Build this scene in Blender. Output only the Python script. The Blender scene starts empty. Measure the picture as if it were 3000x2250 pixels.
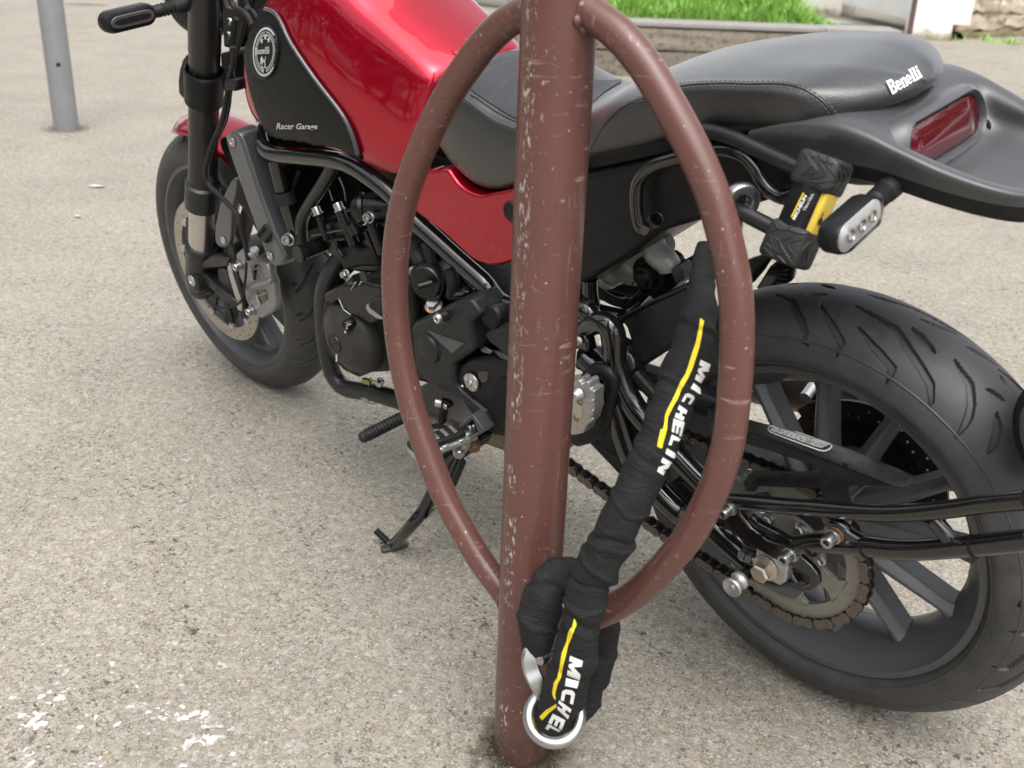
import bpy, bmesh, math, random
import numpy as np
from mathutils import Vector, Matrix, Euler
from mathutils.bvhtree import BVHTree
from mathutils.geometry import delaunay_2d_cdt
random.seed(7)
rng = np.random.default_rng(7)
C = bpy.context.scene.collection
SC = bpy.context.scene

# ------------------------------------------------------------------ camera, sky, sun, exposure
FOCAL = 3154.25                     # pixels of the 3000 px wide photograph
W0, H0 = 3000.0, 2250.0
LEAN = 0.167752706                  # the motorcycle rests on its side stand
CAM_RIGHT = Vector((-0.713370, -0.699831, 0.035822))
def _cam():
    # position and axes in the frame of the upright motorcycle
    yaw, pitch, roll = -0.749350757, 0.534012167, -0.0949199445
    d = np.array([math.cos(yaw)*math.cos(pitch), math.sin(yaw)*math.cos(pitch), -math.sin(pitch)])
    r = np.cross(d, [0, 0, 1]); r /= np.linalg.norm(r); u = np.cross(r, d)
    c, s = math.cos(roll), math.sin(roll)
    return np.array([-0.552598742, 1.09062406, 1.22286172]), np.array([c*r+s*u, -s*r+c*u, d])
CO, CR = _cam()
_c, _s = math.cos(LEAN), math.sin(LEAN)
LW = np.array([[1, 0, 0], [0, _c, _s], [0, -_s, _c]])      # motorcycle -> world
ZG = 0.00112
WO = LW @ CO + np.array([0, 0, ZG]); WR = CR @ LW.T
cam_d = bpy.data.cameras.new('camera'); cam = bpy.data.objects.new('camera', cam_d); C.objects.link(cam)
cam.matrix_world = Matrix(((WR[0][0], WR[1][0], -WR[2][0], WO[0]), (WR[0][1], WR[1][1], -WR[2][1], WO[1]),
                           (WR[0][2], WR[1][2], -WR[2][2], WO[2]), (0, 0, 0, 1)))
cam_d.sensor_width = 36.0; cam_d.sensor_fit = 'HORIZONTAL'; cam_d.lens = 36.0*FOCAL/W0
cam_d.clip_start = 0.02; cam_d.clip_end = 400
cam_d.dof.use_dof = True; cam_d.dof.focus_distance = 1.55; cam_d.dof.aperture_fstop = 7.0
SC.camera = cam

SUN_AZ, SUN_EL = math.atan2(-0.85, 0.52), math.radians(64)
world = bpy.data.worlds.new('World'); SC.world = world; world.use_nodes = True
wn, wl = world.node_tree.nodes, world.node_tree.links
wn.clear()
sky = wn.new('ShaderNodeTexSky'); sky.sky_type = 'NISHITA'; sky.sun_disc = False
sky.sun_elevation = SUN_EL; sky.sun_rotation = SUN_AZ; sky.air_density = 1.0; sky.dust_density = 4.0; sky.ozone_density = 1.0
hs = wn.new('ShaderNodeHueSaturation'); hs.inputs['Saturation'].default_value = 0.22
bg = wn.new('ShaderNodeBackground'); bg.inputs['Strength'].default_value = 0.15
wo = wn.new('ShaderNodeOutputWorld')
wl.new(sky.outputs[0], hs.inputs['Color']); wl.new(hs.outputs[0], bg.inputs['Color']); wl.new(bg.outputs[0], wo.inputs['Surface'])
sun_d = bpy.data.lights.new('sun', 'SUN'); sun_d.energy = 0.8; sun_d.angle = math.radians(70); sun_d.color = (1.0, 0.965, 0.91)
sun = bpy.data.objects.new('sun', sun_d); C.objects.link(sun)
_sd = Vector((math.sin(SUN_AZ)*math.cos(SUN_EL), math.cos(SUN_AZ)*math.cos(SUN_EL), math.sin(SUN_EL)))
sun.rotation_euler = _sd.to_track_quat('Z', 'Y').to_euler(); sun.location = (0, 0, 20)
SC.view_settings.view_transform = 'Standard'; SC.view_settings.look = 'None'
SC.view_settings.exposure = 1.12; SC.view_settings.gamma = 1.0; SC.view_settings.use_curve_mapping = False
SC.render.engine = 'CYCLES'
SC.cycles.max_bounces = 6; SC.cycles.use_denoising = True

# ------------------------------------------------------------------ measuring: a sight line of the photograph met with a plane of the place
CROPS = dict(A=(0, 0, 800/2212), B=(700, 0, 800/2212), C=(1400, 0, 800/2212), D=(2200, 0, 800/2212), E=(400, 400, 800/2212), F=(850, 550, 800/2212),
             G=(1600, 400, 800/2212), H=(2150, 750, 800/2212), I=(800, 1000, 800/2212), J=(1550, 850, 600/2212), K=(1900, 1250, 800/2212),
             L=(2200, 1350, 800/2212), M=(1350, 1600, 800/2042), N=(2200, 1600, 800/2042), Q=(2150, 400, 550/2028), S=(1700, 1150, 600/2212),
             X1=(1200, 700, 300/2212), X3=(1700, 700, 300/2212), X5=(900, 580, 300/2212), W4=(480, 0, 300/2212), T5=(2700, 250, 300/1106),
             X2=(1180, 1150, 300/1991), B2=(1720, 0, 600/2212), B3=(2400, 0, 600/2212), EM=(720, 60, 240/2212), S6=(2800, 1150, 200/603), P=(0, 0, 1.0),
             ZB=(430, 640, 300/1659), ZA=(430, 360, 300/1659), ZC=(600, 860, 360/1991), ZD=(720, 720, 300/1659), O=(0, 1600, 800/2212))
def px(c, x, y):
    x0, y0, k = CROPS[c]; return (x0+x*k, y0+y*k)
def sight(p, R):
    return R.T @ np.array([(p[0]-W0/2)/FOCAL, -(p[1]-H0/2)/FOCAL, 1.0])
def at(c, x, y, Y):                      # motorcycle frame, plane Y metres left of its centre plane
    d = sight(px(c, x, y), CR); return Vector(CO + d*((Y-CO[1])/d[1]))
def atx(c, x, y, X):
    d = sight(px(c, x, y), CR); return Vector(CO + d*((X-CO[0])/d[0]))
def gw(c, x, y, z=0.0):                  # world frame, height z
    d = sight(px(c, x, y), WR); return Vector(WO + d*((z-WO[2])/d[2]))
def wy(c, x, y, Y):                      # world frame, plane y
    d = sight(px(c, x, y), WR); return Vector(WO + d*((Y-WO[1])/d[1]))
def b2w(P): return Vector(LW @ np.array(P) + np.array([0, 0, ZG]))
def w2b(P): return Vector(LW.T @ (np.array(P) - np.array([0, 0, ZG])))
def mpp(P, R=CR, O=CO): return float(R[2] @ (np.array(P)-O))/FOCAL      # metres per photograph pixel at P

# ------------------------------------------------------------------ mesh helpers
def tag(o, label=None, cat=None, group=None, kind=None):
    if label: o['label'] = label
    if cat: o['category'] = cat
    if group: o['group'] = group
    if kind: o['kind'] = kind
    return o
def empty(name, loc=(0, 0, 0)):
    o = bpy.data.objects.new(name, None); C.objects.link(o); o.location = loc; o.empty_display_size = 0.05; return o
def link(name, me, mat, parent=None):
    o = bpy.data.objects.new(name, me); C.objects.link(o)
    if mat is not None and not me.materials: me.materials.append(mat)
    if parent is not None: o.parent = parent
    return o
def mk(name, V, F, mat, parent=None, smooth=True, bevel=0, seg=2, subd=0, solid=0, ang=40, recalc=True, hard=False):
    me = bpy.data.meshes.new(name)
    me.from_pydata([tuple(v) for v in V], [], [tuple(f) for f in F])
    if recalc:
        bm = bmesh.new(); bm.from_mesh(me)
        bmesh.ops.remove_doubles(bm, verts=bm.verts, dist=1e-6)
        bmesh.ops.recalc_face_normals(bm, faces=bm.faces); bm.to_mesh(me); bm.free()
    if smooth:
        me.shade_smooth(); me.set_sharp_from_angle(angle=math.radians(ang))
    o = link(name, me, mat, parent)
    if solid:
        m = o.modifiers.new('solid', 'SOLIDIFY'); m.thickness = solid; m.offset = -1
    if bevel:
        m = o.modifiers.new('bevel', 'BEVEL'); m.width = bevel; m.segments = seg; m.limit_method = 'ANGLE'; m.angle_limit = math.radians(35)
    if subd:
        m = o.modifiers.new('subd', 'SUBSURF'); m.levels = subd; m.render_levels = subd
    return o
def cat_rom(P, k, closed=False):
    P = [np.array(p, float) for p in P]; n = len(P); out = []
    if n < 3 and not closed:
        return [P[0]+(P[1]-P[0])*i/k for i in range(k+1)]
    rngn = n if closed else n-1
    for i in range(rngn):
        if closed: a, b, c, d = P[i-1], P[i], P[(i+1) % n], P[(i+2) % n]
        else:
            b, c = P[i], P[i+1]; a = P[i-1] if i else 2*b-c; d = P[i+2] if i+2 < n else 2*c-b
        for j in range(k):
            t = j/k
            out.append(0.5*((2*b)+(-a+c)*t+(2*a-5*b+4*c-d)*t*t+(-a+3*b-3*c+d)*t**3))
    if not closed: out.append(P[-1])
    return out
def tube_vf(P, r, n=14, k=6, closed=False, caps=True, sec=None, up=None):
    """swept tube; r number or list at the given points; sec = list of 2-d points of a unit section"""
    rs = [r]*len(P) if np.isscalar(r) else list(r)
    if k > 1:
        Q = cat_rom([list(p)+[q] for p, q in zip(P, rs)], k, closed)
        pts = np.array([q[:3] for q in Q]); rr = np.array([q[3] for q in Q])
    else: pts = np.array([list(p) for p in P], float); rr = np.array(rs, float)
    m = len(pts)
    T = np.zeros_like(pts)
    for i in range(m):
        a = pts[i-1] if (i or closed) else pts[i]; b = pts[(i+1) % m] if (i < m-1 or closed) else pts[i]
        T[i] = (b-a)/max(np.linalg.norm(b-a), 1e-12)
    u = np.array(up, float) if up is not None else (np.array([0, 0, 1.]) if abs(T[0][2]) < 0.9 else np.array([1., 0, 0]))
    sec = sec or [(math.cos(2*math.pi*i/n), math.sin(2*math.pi*i/n)) for i in range(n)]
    n = len(sec); V = []
    for i in range(m):
        if up is not None: u = np.array(up, float)
        u = u - T[i]*(u @ T[i]); u /= max(np.linalg.norm(u), 1e-9); w = np.cross(T[i], u)
        for a, b in sec: V.append(pts[i]+rr[i]*(a*u+b*w))
    F = []
    for i in range(m if closed else m-1):
        for j in range(n):
            a = i*n+j; b = i*n+(j+1) % n; c = ((i+1) % m)*n+(j+1) % n; d = ((i+1) % m)*n+j
            F.append((a, d, c, b))
    if caps and not closed:
        F.append(tuple(range(n))); F.append(tuple(range((m-1)*n, m*n))[::-1])
    return V, F
def tube(name, P, r, mat, parent=None, n=14, k=6, closed=False, bevel=0, **kw):
    V, F = tube_vf(P, r, n, k, closed, **kw)
    return mk(name, V, F, mat, parent, bevel=bevel)
def prism_vf(pts, off):
    n = len(pts); off = Vector(off)
    V = [Vector(p) for p in pts]+[Vector(p)+off for p in pts]
    F = [tuple(range(n)), tuple(range(n, 2*n))[::-1]]+[(i, (i+1) % n, n+(i+1) % n, n+i) for i in range(n)]
    return V, F
def prism(name, c, pts, Y, th, mat, parent=None, bevel=0.002, smooth_k=0, seg=2, off=None, frame='b'):
    P = [at(c, p[0], p[1], p[2] if len(p) > 2 else Y) for p in pts]
    if smooth_k: P = cat_rom(P, smooth_k, True)
    V, F = prism_vf(P, off or (0, -th, 0))
    return mk(name, V, F, mat, parent, bevel=bevel, seg=seg)
def frame_of(axis, hint=(0, 0, 1)):
    z = Vector(axis).normalized(); h = Vector(hint)
    if abs(z.dot(h)) > 0.95: h = Vector((1, 0, 0))
    x = h.cross(z).normalized(); y = z.cross(x); return x, y, z
def lathe_vf(prof, org, axis, n=32, closed=False, a0=0, a1=2*math.pi):
    x, y, z = frame_of(axis); org = Vector(org); V = []; F = []; m = len(prof); full = abs(a1-a0-2*math.pi) < 1e-6
    k = n if full else n+1
    for i in range(k):
        a = a0+(a1-a0)*i/n; d = x*math.cos(a)+y*math.sin(a)
        for r, h in prof: V.append(org+d*r+z*h)
    for i in range(n):
        for j in range(m if closed else m-1):
            a = i*m+j; b = i*m+(j+1) % m; c = ((i+1) % k)*m+(j+1) % m; d = ((i+1) % k)*m+j
            F.append((a, b, c, d))
    return V, F
def lathe(name, prof, org, axis, mat, parent=None, n=32, closed=False, bevel=0, **kw):
    V, F = lathe_vf(prof, org, axis, n, closed, **kw); return mk(name, V, F, mat, parent, bevel=bevel, ang=35)
def join(*vfs):
    V = []; F = []
    for v, f in vfs:
        o = len(V); V += list(v); F += [tuple(i+o for i in q) for q in f]
    return V, F
def box_vf(c, sx, sy, sz, ax=(1, 0, 0), ay=(0, 1, 0), az=(0, 0, 1)):
    c, ax, ay, az = Vector(c), Vector(ax), Vector(ay), Vector(az); V = []
    for i in (-1, 1):
        for j in (-1, 1):
            for k in (-1, 1): V.append(c+ax*(i*sx/2)+ay*(j*sy/2)+az*(k*sz/2))
    return V, [(0, 1, 3, 2), (4, 6, 7, 5), (0, 4, 5, 1), (2, 3, 7, 6), (0, 2, 6, 4), (1, 5, 7, 3)]
def grid_vf(rows, ku=4, kv=4):
    R = [cat_rom(r, kv) for r in rows]
    cols = list(zip(*R)); cols = [cat_rom(c, ku) for c in cols]
    m = len(cols); n = len(cols[0]); V = []
    for i in range(n):
        for j in range(m): V.append(cols[j][i])
    F = [(i*m+j, i*m+j+1, (i+1)*m+j+1, (i+1)*m+j) for i in range(n-1) for j in range(m-1)]
    return V, F
def mirror_rows(rows):                   # half profile (side -> centre) to the whole one
    return [list(r)+[(p[0], -p[1], p[2]) for p in list(r)[-2::-1]] for r in rows]
def bvh(V, F): return BVHTree.FromPolygons([Vector(v) for v in V], F)
def bvh_of(*objs):
    vs, fs = [], []
    for o in objs:
        k = len(vs); vs += [v.co.copy() for v in o.data.vertices]; fs += [tuple(i+k for i in p.vertices) for p in o.data.polygons]
    return BVHTree.FromPolygons(vs, fs)
def subdivide(V, F, L):
    bm = bmesh.new(); vs = [bm.verts.new((v[0], v[1], 0)) for v in V]
    for f in F:
        try: bm.faces.new([vs[i] for i in f])
        except ValueError: pass
    bmesh.ops.triangulate(bm, faces=bm.faces)
    for _ in range(5):
        es = [e for e in bm.edges if e.calc_length() > L]
        if not es: break
        bmesh.ops.subdivide_edges(bm, edges=es, cuts=1); bmesh.ops.triangulate(bm, faces=[f for f in bm.faces if len(f.verts) > 3])
    bm.verts.index_update()
    out = [(v.co.x, v.co.y) for v in bm.verts], [tuple(v.index for v in f.verts) for f in bm.faces]
    bm.free(); return out
def fill(poly, sp):
    """triangles of a 2-d outline with inner points every sp"""
    P = []
    n = len(poly)
    for i in range(n):
        a, b = np.array(poly[i]), np.array(poly[(i+1) % n]); k = max(1, int(np.linalg.norm(b-a)/sp))
        for j in range(k): P.append(a+(b-a)*j/k)
    m = len(P); A = np.array(P); E = [(i, (i+1) % m) for i in range(m)]
    lo, hi = A.min(0), A.max(0); pts = [Vector((p[0], p[1])) for p in P]
    for iy, y in enumerate(np.arange(lo[1]+sp*0.5, hi[1], sp)):
        for x in np.arange(lo[0]+sp*(0.5 if iy % 2 else 0.9), hi[0], sp):
            d = np.min(np.hypot(A[:, 0]-x, A[:, 1]-y))
            if d > sp*0.45: pts.append(Vector((x, y)))
    r = delaunay_2d_cdt(pts, E, [], 1, 1e-5)
    return [(v.x, v.y) for v in r[0]], [tuple(f) for f in r[2]]
def wrap_vf(V2, F, tree, off, R=CR, O=CO, maxd=1e9):
    """lay flat figures (photograph pixels) on a surface along the sight lines"""
    V = []; ok = []
    o = Vector(O)
    for p in V2:
        d = Vector(sight(p, R)).normalized(); h = tree.ray_cast(o, d)
        if h[0] is None: V.append(Vector((0, 0, 0))); ok.append(False); continue
        n = h[1]
        if n.dot(d) > 0: n = -n
        V.append(h[0]+n*off); ok.append(True)
    G = []
    for f in F:
        if all(ok[i] for i in f):
            a, b, c = V[f[0]], V[f[1]], V[f[2]]
            if max((a-b).length, (b-c).length, (a-c).length) < 0.05: G.append(f)
    used = sorted({i for f in G for i in f}); mp = {j: i for i, j in enumerate(used)}
    return [V[i] for i in used], [tuple(mp[i] for i in f) for f in G]
def wrap(name, polys, c, tree, off, mat, parent, sp=12, thick=0.0, world_frame=False, bevel=0):
    R, O = (WR, WO) if world_frame else (CR, CO); parts = []
    for poly in polys:
        q = [px(c, *p) for p in poly]; V2, F = fill(q, sp); parts.append(wrap_vf(V2, F, tree, off, R, O))
    V, F = join(*parts)
    o = mk(name, V, F, mat, parent, recalc=True)
    if thick:
        m = o.modifiers.new('solid', 'SOLIDIFY'); m.thickness = thick; m.offset = -1
        flip_to(o, O)
    return o
def flip_to(o, O):
    """faces of an open sheet look towards O"""
    me = o.data; bm = bmesh.new(); bm.from_mesh(me); O = Vector(O)
    fl = [f for f in bm.faces if f.normal.dot(O-f.calc_center_median()) < 0]
    bmesh.ops.reverse_faces(bm, faces=fl); bm.to_mesh(me); bm.free()
def wrap_line(c, pts, tree, k=6, off=0.0, R=CR, O=CO):
    out = []
    for p in cat_rom([px(c, *q) for q in pts], k):
        d = Vector(sight(p, R)).normalized(); h = tree.ray_cast(Vector(O), d)
        if h[0] is None: continue
        n = h[1] if h[1].dot(d) < 0 else -h[1]; out.append(h[0]+n*off)
    return out
_txt = {}
def text_vf(s, bold=0.0, shear=0.0):
    """flat letters of the built-in face: vertices, triangles, width"""
    key = (s, bold, shear)
    if key not in _txt:
        cu = bpy.data.curves.new('lettering', 'FONT'); cu.body = s; cu.offset = bold; cu.shear = shear; cu.resolution_u = 3
        o = bpy.data.objects.new('lettering', cu); C.objects.link(o)
        dg = bpy.context.evaluated_depsgraph_get(); me = o.evaluated_get(dg).to_mesh()
        V = [(v.co.x, v.co.y) for v in me.vertices]; F = [tuple(p.vertices) for p in me.polygons]
        o.evaluated_get(dg).to_mesh_clear(); C.objects.unlink(o); bpy.data.objects.remove(o); bpy.data.curves.remove(cu)
        _txt[key] = (V, F)
    return _txt[key]
def unit(V):
    A = np.array(V); lo, hi = A.min(0), A.max(0); return [tuple((np.array(v)-lo)/np.maximum(hi-lo, 1e-9)) for v in V]
def quad_map(q):                          # q: base start, base end, top start, top end
    a, b, c, d = [np.array(p, float) for p in q]
    return lambda u, v: tuple((a+(b-a)*u)*(1-v)+(c+(d-c)*u)*v)
_boltme = {}
def bolt_mesh(kind, mat):
    key = (kind, mat.name)
    if key in _boltme: return _boltme[key]
    if kind == 'hex':
        s = [(0.92*math.cos(math.pi/3*i), 0.92*math.sin(math.pi/3*i)) for i in range(6)]
        V = [(x*1.0, y*1.0, 0.18) for x, y in s]+[(x, y, 0.85) for x, y in s]+[(x*0.82, y*0.82, 1.0) for x, y in s]
        F = [tuple(6+(i) for i in ())]
        F = [(i, (i+1) % 6, 6+(i+1) % 6, 6+i) for i in range(6)]+[(6+i, 6+(i+1) % 6, 12+(i+1) % 6, 12+i) for i in range(6)]+[tuple(range(12, 18))]
        a = lathe_vf([(0, 0), (1.18, 0), (1.18, 0.12), (1.0, 0.2), (0, 0.2)], (0, 0, 0), (0, 0, 1), 20)
        V, F = join((V, F), a)
    elif kind == 'socket':
        V, F = lathe_vf([(1.0, 0), (1.0, 0.85), (0.9, 1.0), (0.52, 1.0), (0.46, 0.9), (0.46, 0.45), (0, 0.45)], (0, 0, 0), (0, 0, 1), 18)
        a = lathe_vf([(0, -0.05), (1.25, -0.05), (1.25, 0.12), (1, 0.14)], (0, 0, 0), (0, 0, 1), 18); V, F = join((V, F), a)
    else:
        V, F = lathe_vf([(1.0, 0), (0.98, 0.2), (0.8, 0.55), (0.5, 0.72), (0.42, 0.7), (0.38, 0.35), (0, 0.35)], (0, 0, 0), (0, 0, 1), 18)
    me = bpy.data.meshes.new('bolt'); me.from_pydata([tuple(v) for v in V], [], F)
    bm = bmesh.new(); bm.from_mesh(me); bmesh.ops.remove_doubles(bm, verts=bm.verts, dist=1e-5); bmesh.ops.recalc_face_normals(bm, faces=bm.faces); bm.to_mesh(me); bm.free()
    me.shade_smooth(); me.set_sharp_from_angle(angle=math.radians(35)); me.materials.append(mat); _boltme[key] = me
    return me
def bolt(P, axis, r, h, mat, parent, kind='socket', name='bolt'):
    o = bpy.data.objects.new(name, bolt_mesh(kind, mat)); C.objects.link(o); o.parent = parent
    x, y, z = frame_of(axis); P = Vector(P)
    o.matrix_local = Matrix(((x[0]*r, y[0]*r, z[0]*h, P[0]), (x[1]*r, y[1]*r, z[1]*h, P[1]), (x[2]*r, y[2]*r, z[2]*h, P[2]), (0, 0, 0, 1)))
    return o
# ------------------------------------------------------------------ materials
def mat_new(name):
    m = bpy.data.materials.new(name); m.use_nodes = True; nt = m.node_tree
    return m, nt, nt.nodes['Principled BSDF']
def nd(nt, t, **kw):
    n = nt.nodes.new(t)
    for k, v in kw.items():
        if k in n.inputs: n.inputs[k].default_value = v
        else: setattr(n, k, v)
    return n
def coords(nt, kind='Object', scale=(1, 1, 1)):
    t = nt.nodes.new('ShaderNodeTexCoord'); m = nt.nodes.new('ShaderNodeMapping'); m.inputs['Scale'].default_value = scale
    nt.links.new(t.outputs[kind], m.inputs[0]); return m.outputs[0]
def ramp(nt, fac, stops, interp='LINEAR'):
    r = nt.nodes.new('ShaderNodeValToRGB'); cr = r.color_ramp; cr.interpolation = interp
    while len(cr.elements) < len(stops): cr.elements.new(0.5)
    for e, (p, c) in zip(cr.elements, stops):
        e.position = p; e.color = (c, c, c, 1) if np.isscalar(c) else (*c, 1)
    nt.links.new(fac, r.inputs[0]); return r.outputs[0]
def mix(nt, fac, a, b, mode='MIX'):
    m = nt.nodes.new('ShaderNodeMix'); m.data_type = 'RGBA'; m.blend_type = mode
    for s, v in ((m.inputs[0], fac), (m.inputs[6], a), (m.inputs[7], b)):
        if hasattr(v, 'is_output'): nt.links.new(v, s)
        elif np.isscalar(v): s.default_value = v
        else: s.default_value = (*v, 1)
    return m.outputs[2]
def noise(nt, co, scale, detail=4, rough=0.55, dist=0.0):
    n = nd(nt, 'ShaderNodeTexNoise', Scale=scale, Detail=detail, Roughness=rough, Distortion=dist); nt.links.new(co, n.inputs['Vector']); return n
def bump(nt, h, strength, dist, prev=None):
    b = nd(nt, 'ShaderNodeBump', Strength=strength, Distance=dist); nt.links.new(h, b.inputs['Height'])
    if prev is not None: nt.links.new(prev, b.inputs['Normal'])
    return b.outputs[0]
def simple(name, col, rough=0.5, metal=0.0, dust=0.0, scale=30, coat=0.0, var=0.0, bmp=0.0, bscale=300, spec=0.5, dustcol=(0.32, 0.29, 0.25)):
    """plain material with uneven roughness, a little grime and fine relief"""
    m, nt, b = mat_new(name); co = coords(nt)
    n1 = noise(nt, co, scale, 5, 0.6)
    c = col
    if var: c = mix(nt, n1.outputs[0], tuple(x*(1-var) for x in col), tuple(min(1, x*(1+var)) for x in col))
    if dust:
        n2 = noise(nt, co, scale*2.3, 6, 0.7); f = ramp(nt, n2.outputs[0], [(0.42, 0.0), (0.75, dust)]); c = mix(nt, f, c, dustcol)
    if hasattr(c, 'is_output'): nt.links.new(c, b.inputs['Base Color'])
    else: b.inputs['Base Color'].default_value = (*c, 1)
    r = ramp(nt, n1.outputs[0], [(0.3, max(0.02, rough*0.8)), (0.7, min(1, rough*1.25))]); nt.links.new(r, b.inputs['Roughness'])
    b.inputs['Metallic'].default_value = metal; b.inputs['Coat Weight'].default_value = coat; b.inputs['Coat Roughness'].default_value = 0.05
    b.inputs['Specular IOR Level'].default_value = spec
    if bmp:
        n3 = noise(nt, co, bscale, 3, 0.6); nt.links.new(bump(nt, n3.outputs[0], bmp, 0.002), b.inputs['Normal'])
    return m
M = {}
M['plastic'] = simple('matt black plastic', (0.009, 0.009, 0.010), 0.38, dust=0.02, bmp=0.05, bscale=900, spec=0.22)
M['plastic_grey'] = simple('dark grey plastic', (0.042, 0.043, 0.047), 0.33, dust=0.02, spec=0.7, bmp=0.02, bscale=1200)
M['plastic_soft'] = simple('black guard plastic', (0.013, 0.014, 0.016), 0.36, spec=0.3, dust=0.05, scale=60, bmp=0.06, bscale=1200)
M['gloss'] = simple('gloss black paint', (0.005, 0.005, 0.0055), 0.13, coat=0.7, dust=0.015)
M['fork'] = simple('satin black fork tube', (0.010, 0.010, 0.011), 0.34, dust=0.03)
M['engine'] = simple('black engine casting', (0.005, 0.005, 0.0055), 0.27, dust=0.025, scale=50, spec=0.4, bmp=0.10, bscale=500)
M['casting'] = simple('dark grey engine cover', (0.011, 0.011, 0.011), 0.40, spec=0.16, dust=0.010, scale=40, bmp=0.05, bscale=900)
M['rubber'] = simple('black rubber', (0.012, 0.012, 0.0125), 0.55, spec=0.3, dust=0.04, scale=40, bmp=0.1, bscale=600)
M['lock_rubber'] = simple('ribbed lock rubber', (0.018, 0.0185, 0.0195), 0.50, dust=0.03, bmp=0.05)
M['steel'] = simple('zinc plated steel', (0.46, 0.47, 0.475), 0.30, metal=1.0, var=0.15, scale=60, dust=0.10)
M['alu'] = simple('cast aluminium', (0.55, 0.55, 0.54), 0.38, metal=0.9, var=0.12, scale=40, dust=0.12, bmp=0.15, bscale=400)
M['alu_dirty'] = simple('worn cast aluminium', (0.50, 0.50, 0.49), 0.42, metal=0.85, var=0.3, scale=90, dust=0.45, bmp=0.3, bscale=300, dustcol=(0.16, 0.14, 0.12))
M['caliper'] = simple('silver caliper', (0.30, 0.30, 0.30), 0.40, metal=0.75, var=0.1, scale=50, dust=0.15)
M['chromed'] = simple('polished fork leg', (0.60, 0.58, 0.55), 0.18, metal=1.0, var=0.05)
M['shock'] = simple('light grey shock body', (0.42, 0.42, 0.41), 0.42, metal=0.25, dust=0.08)
M['wheel'] = simple('anthracite wheel', (0.080, 0.081, 0.086), 0.42, metal=0.2, dust=0.35, scale=22, dustcol=(0.10, 0.095, 0.088))
M['chainlink'] = simple('greasy chain steel', (0.16, 0.14, 0.125), 0.42, metal=0.7, var=0.3, scale=120)
M['grease'] = simple('black chain grease', (0.012, 0.011, 0.010), 0.35, bmp=0.4, bscale=250)
M['sprocket'] = simple('dull sprocket steel', (0.30, 0.29, 0.26), 0.48, metal=0.55, dust=0.3, scale=25, dustcol=(0.14, 0.12, 0.09))
M['silencer'] = simple('brown tinted exhaust box', (0.20, 0.155, 0.115), 0.42, metal=0.5, dust=0.3, scale=20)
M['exhaust'] = simple('matt black exhaust pipe', (0.014, 0.0145, 0.016), 0.38, dust=0.03)
M['yellow'] = simple('yellow lock plate', (0.72, 0.52, 0.06), 0.42, dust=0.08)
M['white'] = simple('white print', (0.80, 0.80, 0.78), 0.55, dust=0.04)
M['print'] = simple('white lettering', (0.62, 0.62, 0.60), 0.5)
M['silverprint'] = simple('silver print', (0.50, 0.56, 0.53), 0.4, metal=0.2)
M['yprint'] = simple('yellow woven stripe', (0.80, 0.62, 0.02), 0.7, bmp=0.3, bscale=900)
M['clear'] = None
def clear_mat():
    m, nt, b = mat_new('clear lens'); nt.nodes.remove(b); out = nt.nodes['Material Output']
    t = nt.nodes.new('ShaderNodeBsdfTransparent'); g = nt.nodes.new('ShaderNodeBsdfGlossy'); g.inputs['Roughness'].default_value = 0.04
    f = nd(nt, 'ShaderNodeFresnel', IOR=1.45); mx = nt.nodes.new('ShaderNodeMixShader')
    nt.links.new(f.outputs[0], mx.inputs[0]); nt.links.new(t.outputs[0], mx.inputs[1]); nt.links.new(g.outputs[0], mx.inputs[2]); nt.links.new(mx.outputs[0], out.inputs['Surface']); return m
M['clear'] = clear_mat()
def redlens_mat():
    m, nt, b = mat_new('red lamp lens'); co = coords(nt, 'Object', (1, 1, 1))
    w = nd(nt, 'ShaderNodeTexWave', Scale=160.0, Distortion=0.0); w.bands_direction = 'Z'; nt.links.new(co, w.inputs['Vector'])
    c = mix(nt, w.outputs['Fac'], (0.07, 0.003, 0.007), (0.11, 0.005, 0.010)); nt.links.new(c, b.inputs['Base Color'])
    b.inputs['Roughness'].default_value = 0.07; b.inputs['Coat Weight'].default_value = 1.0; b.inputs['Coat Roughness'].default_value = 0.03
    return m
M['redlens'] = redlens_mat()
def red_mat():
    m, nt, b = mat_new('candy red paint'); co = coords(nt)
    fl = nd(nt, 'ShaderNodeTexVoronoi', Scale=2600.0); nt.links.new(co, fl.inputs['Vector'])
    n = noise(nt, co, 9, 5, 0.6)
    c = mix(nt, fl.outputs['Color'], (0.38, 0.0022, 0.017), (0.48, 0.004, 0.026))
    d = noise(nt, co, 420, 2, 0.5); f = ramp(nt, d.outputs[0], [(0.76, 0.0), (0.80, 0.06)])
    c = mix(nt, f, c, (0.45, 0.20, 0.20))
    nt.links.new(c, b.inputs['Base Color']); b.inputs['Metallic'].default_value = 0.75; b.inputs['Specular IOR Level'].default_value = 0.0
    r = ramp(nt, n.outputs[0], [(0.3, 0.24), (0.75, 0.34)]); nt.links.new(r, b.inputs['Roughness'])
    b.inputs['Coat Weight'].default_value = 1.0
    s = noise(nt, co, 24, 8, 0.72, 1.2); cr = ramp(nt, s.outputs[0], [(0.5, 0.035), (0.72, 0.14)]); nt.links.new(cr, b.inputs['Coat Roughness'])
    return m
M['red'] = red_mat()
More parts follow.
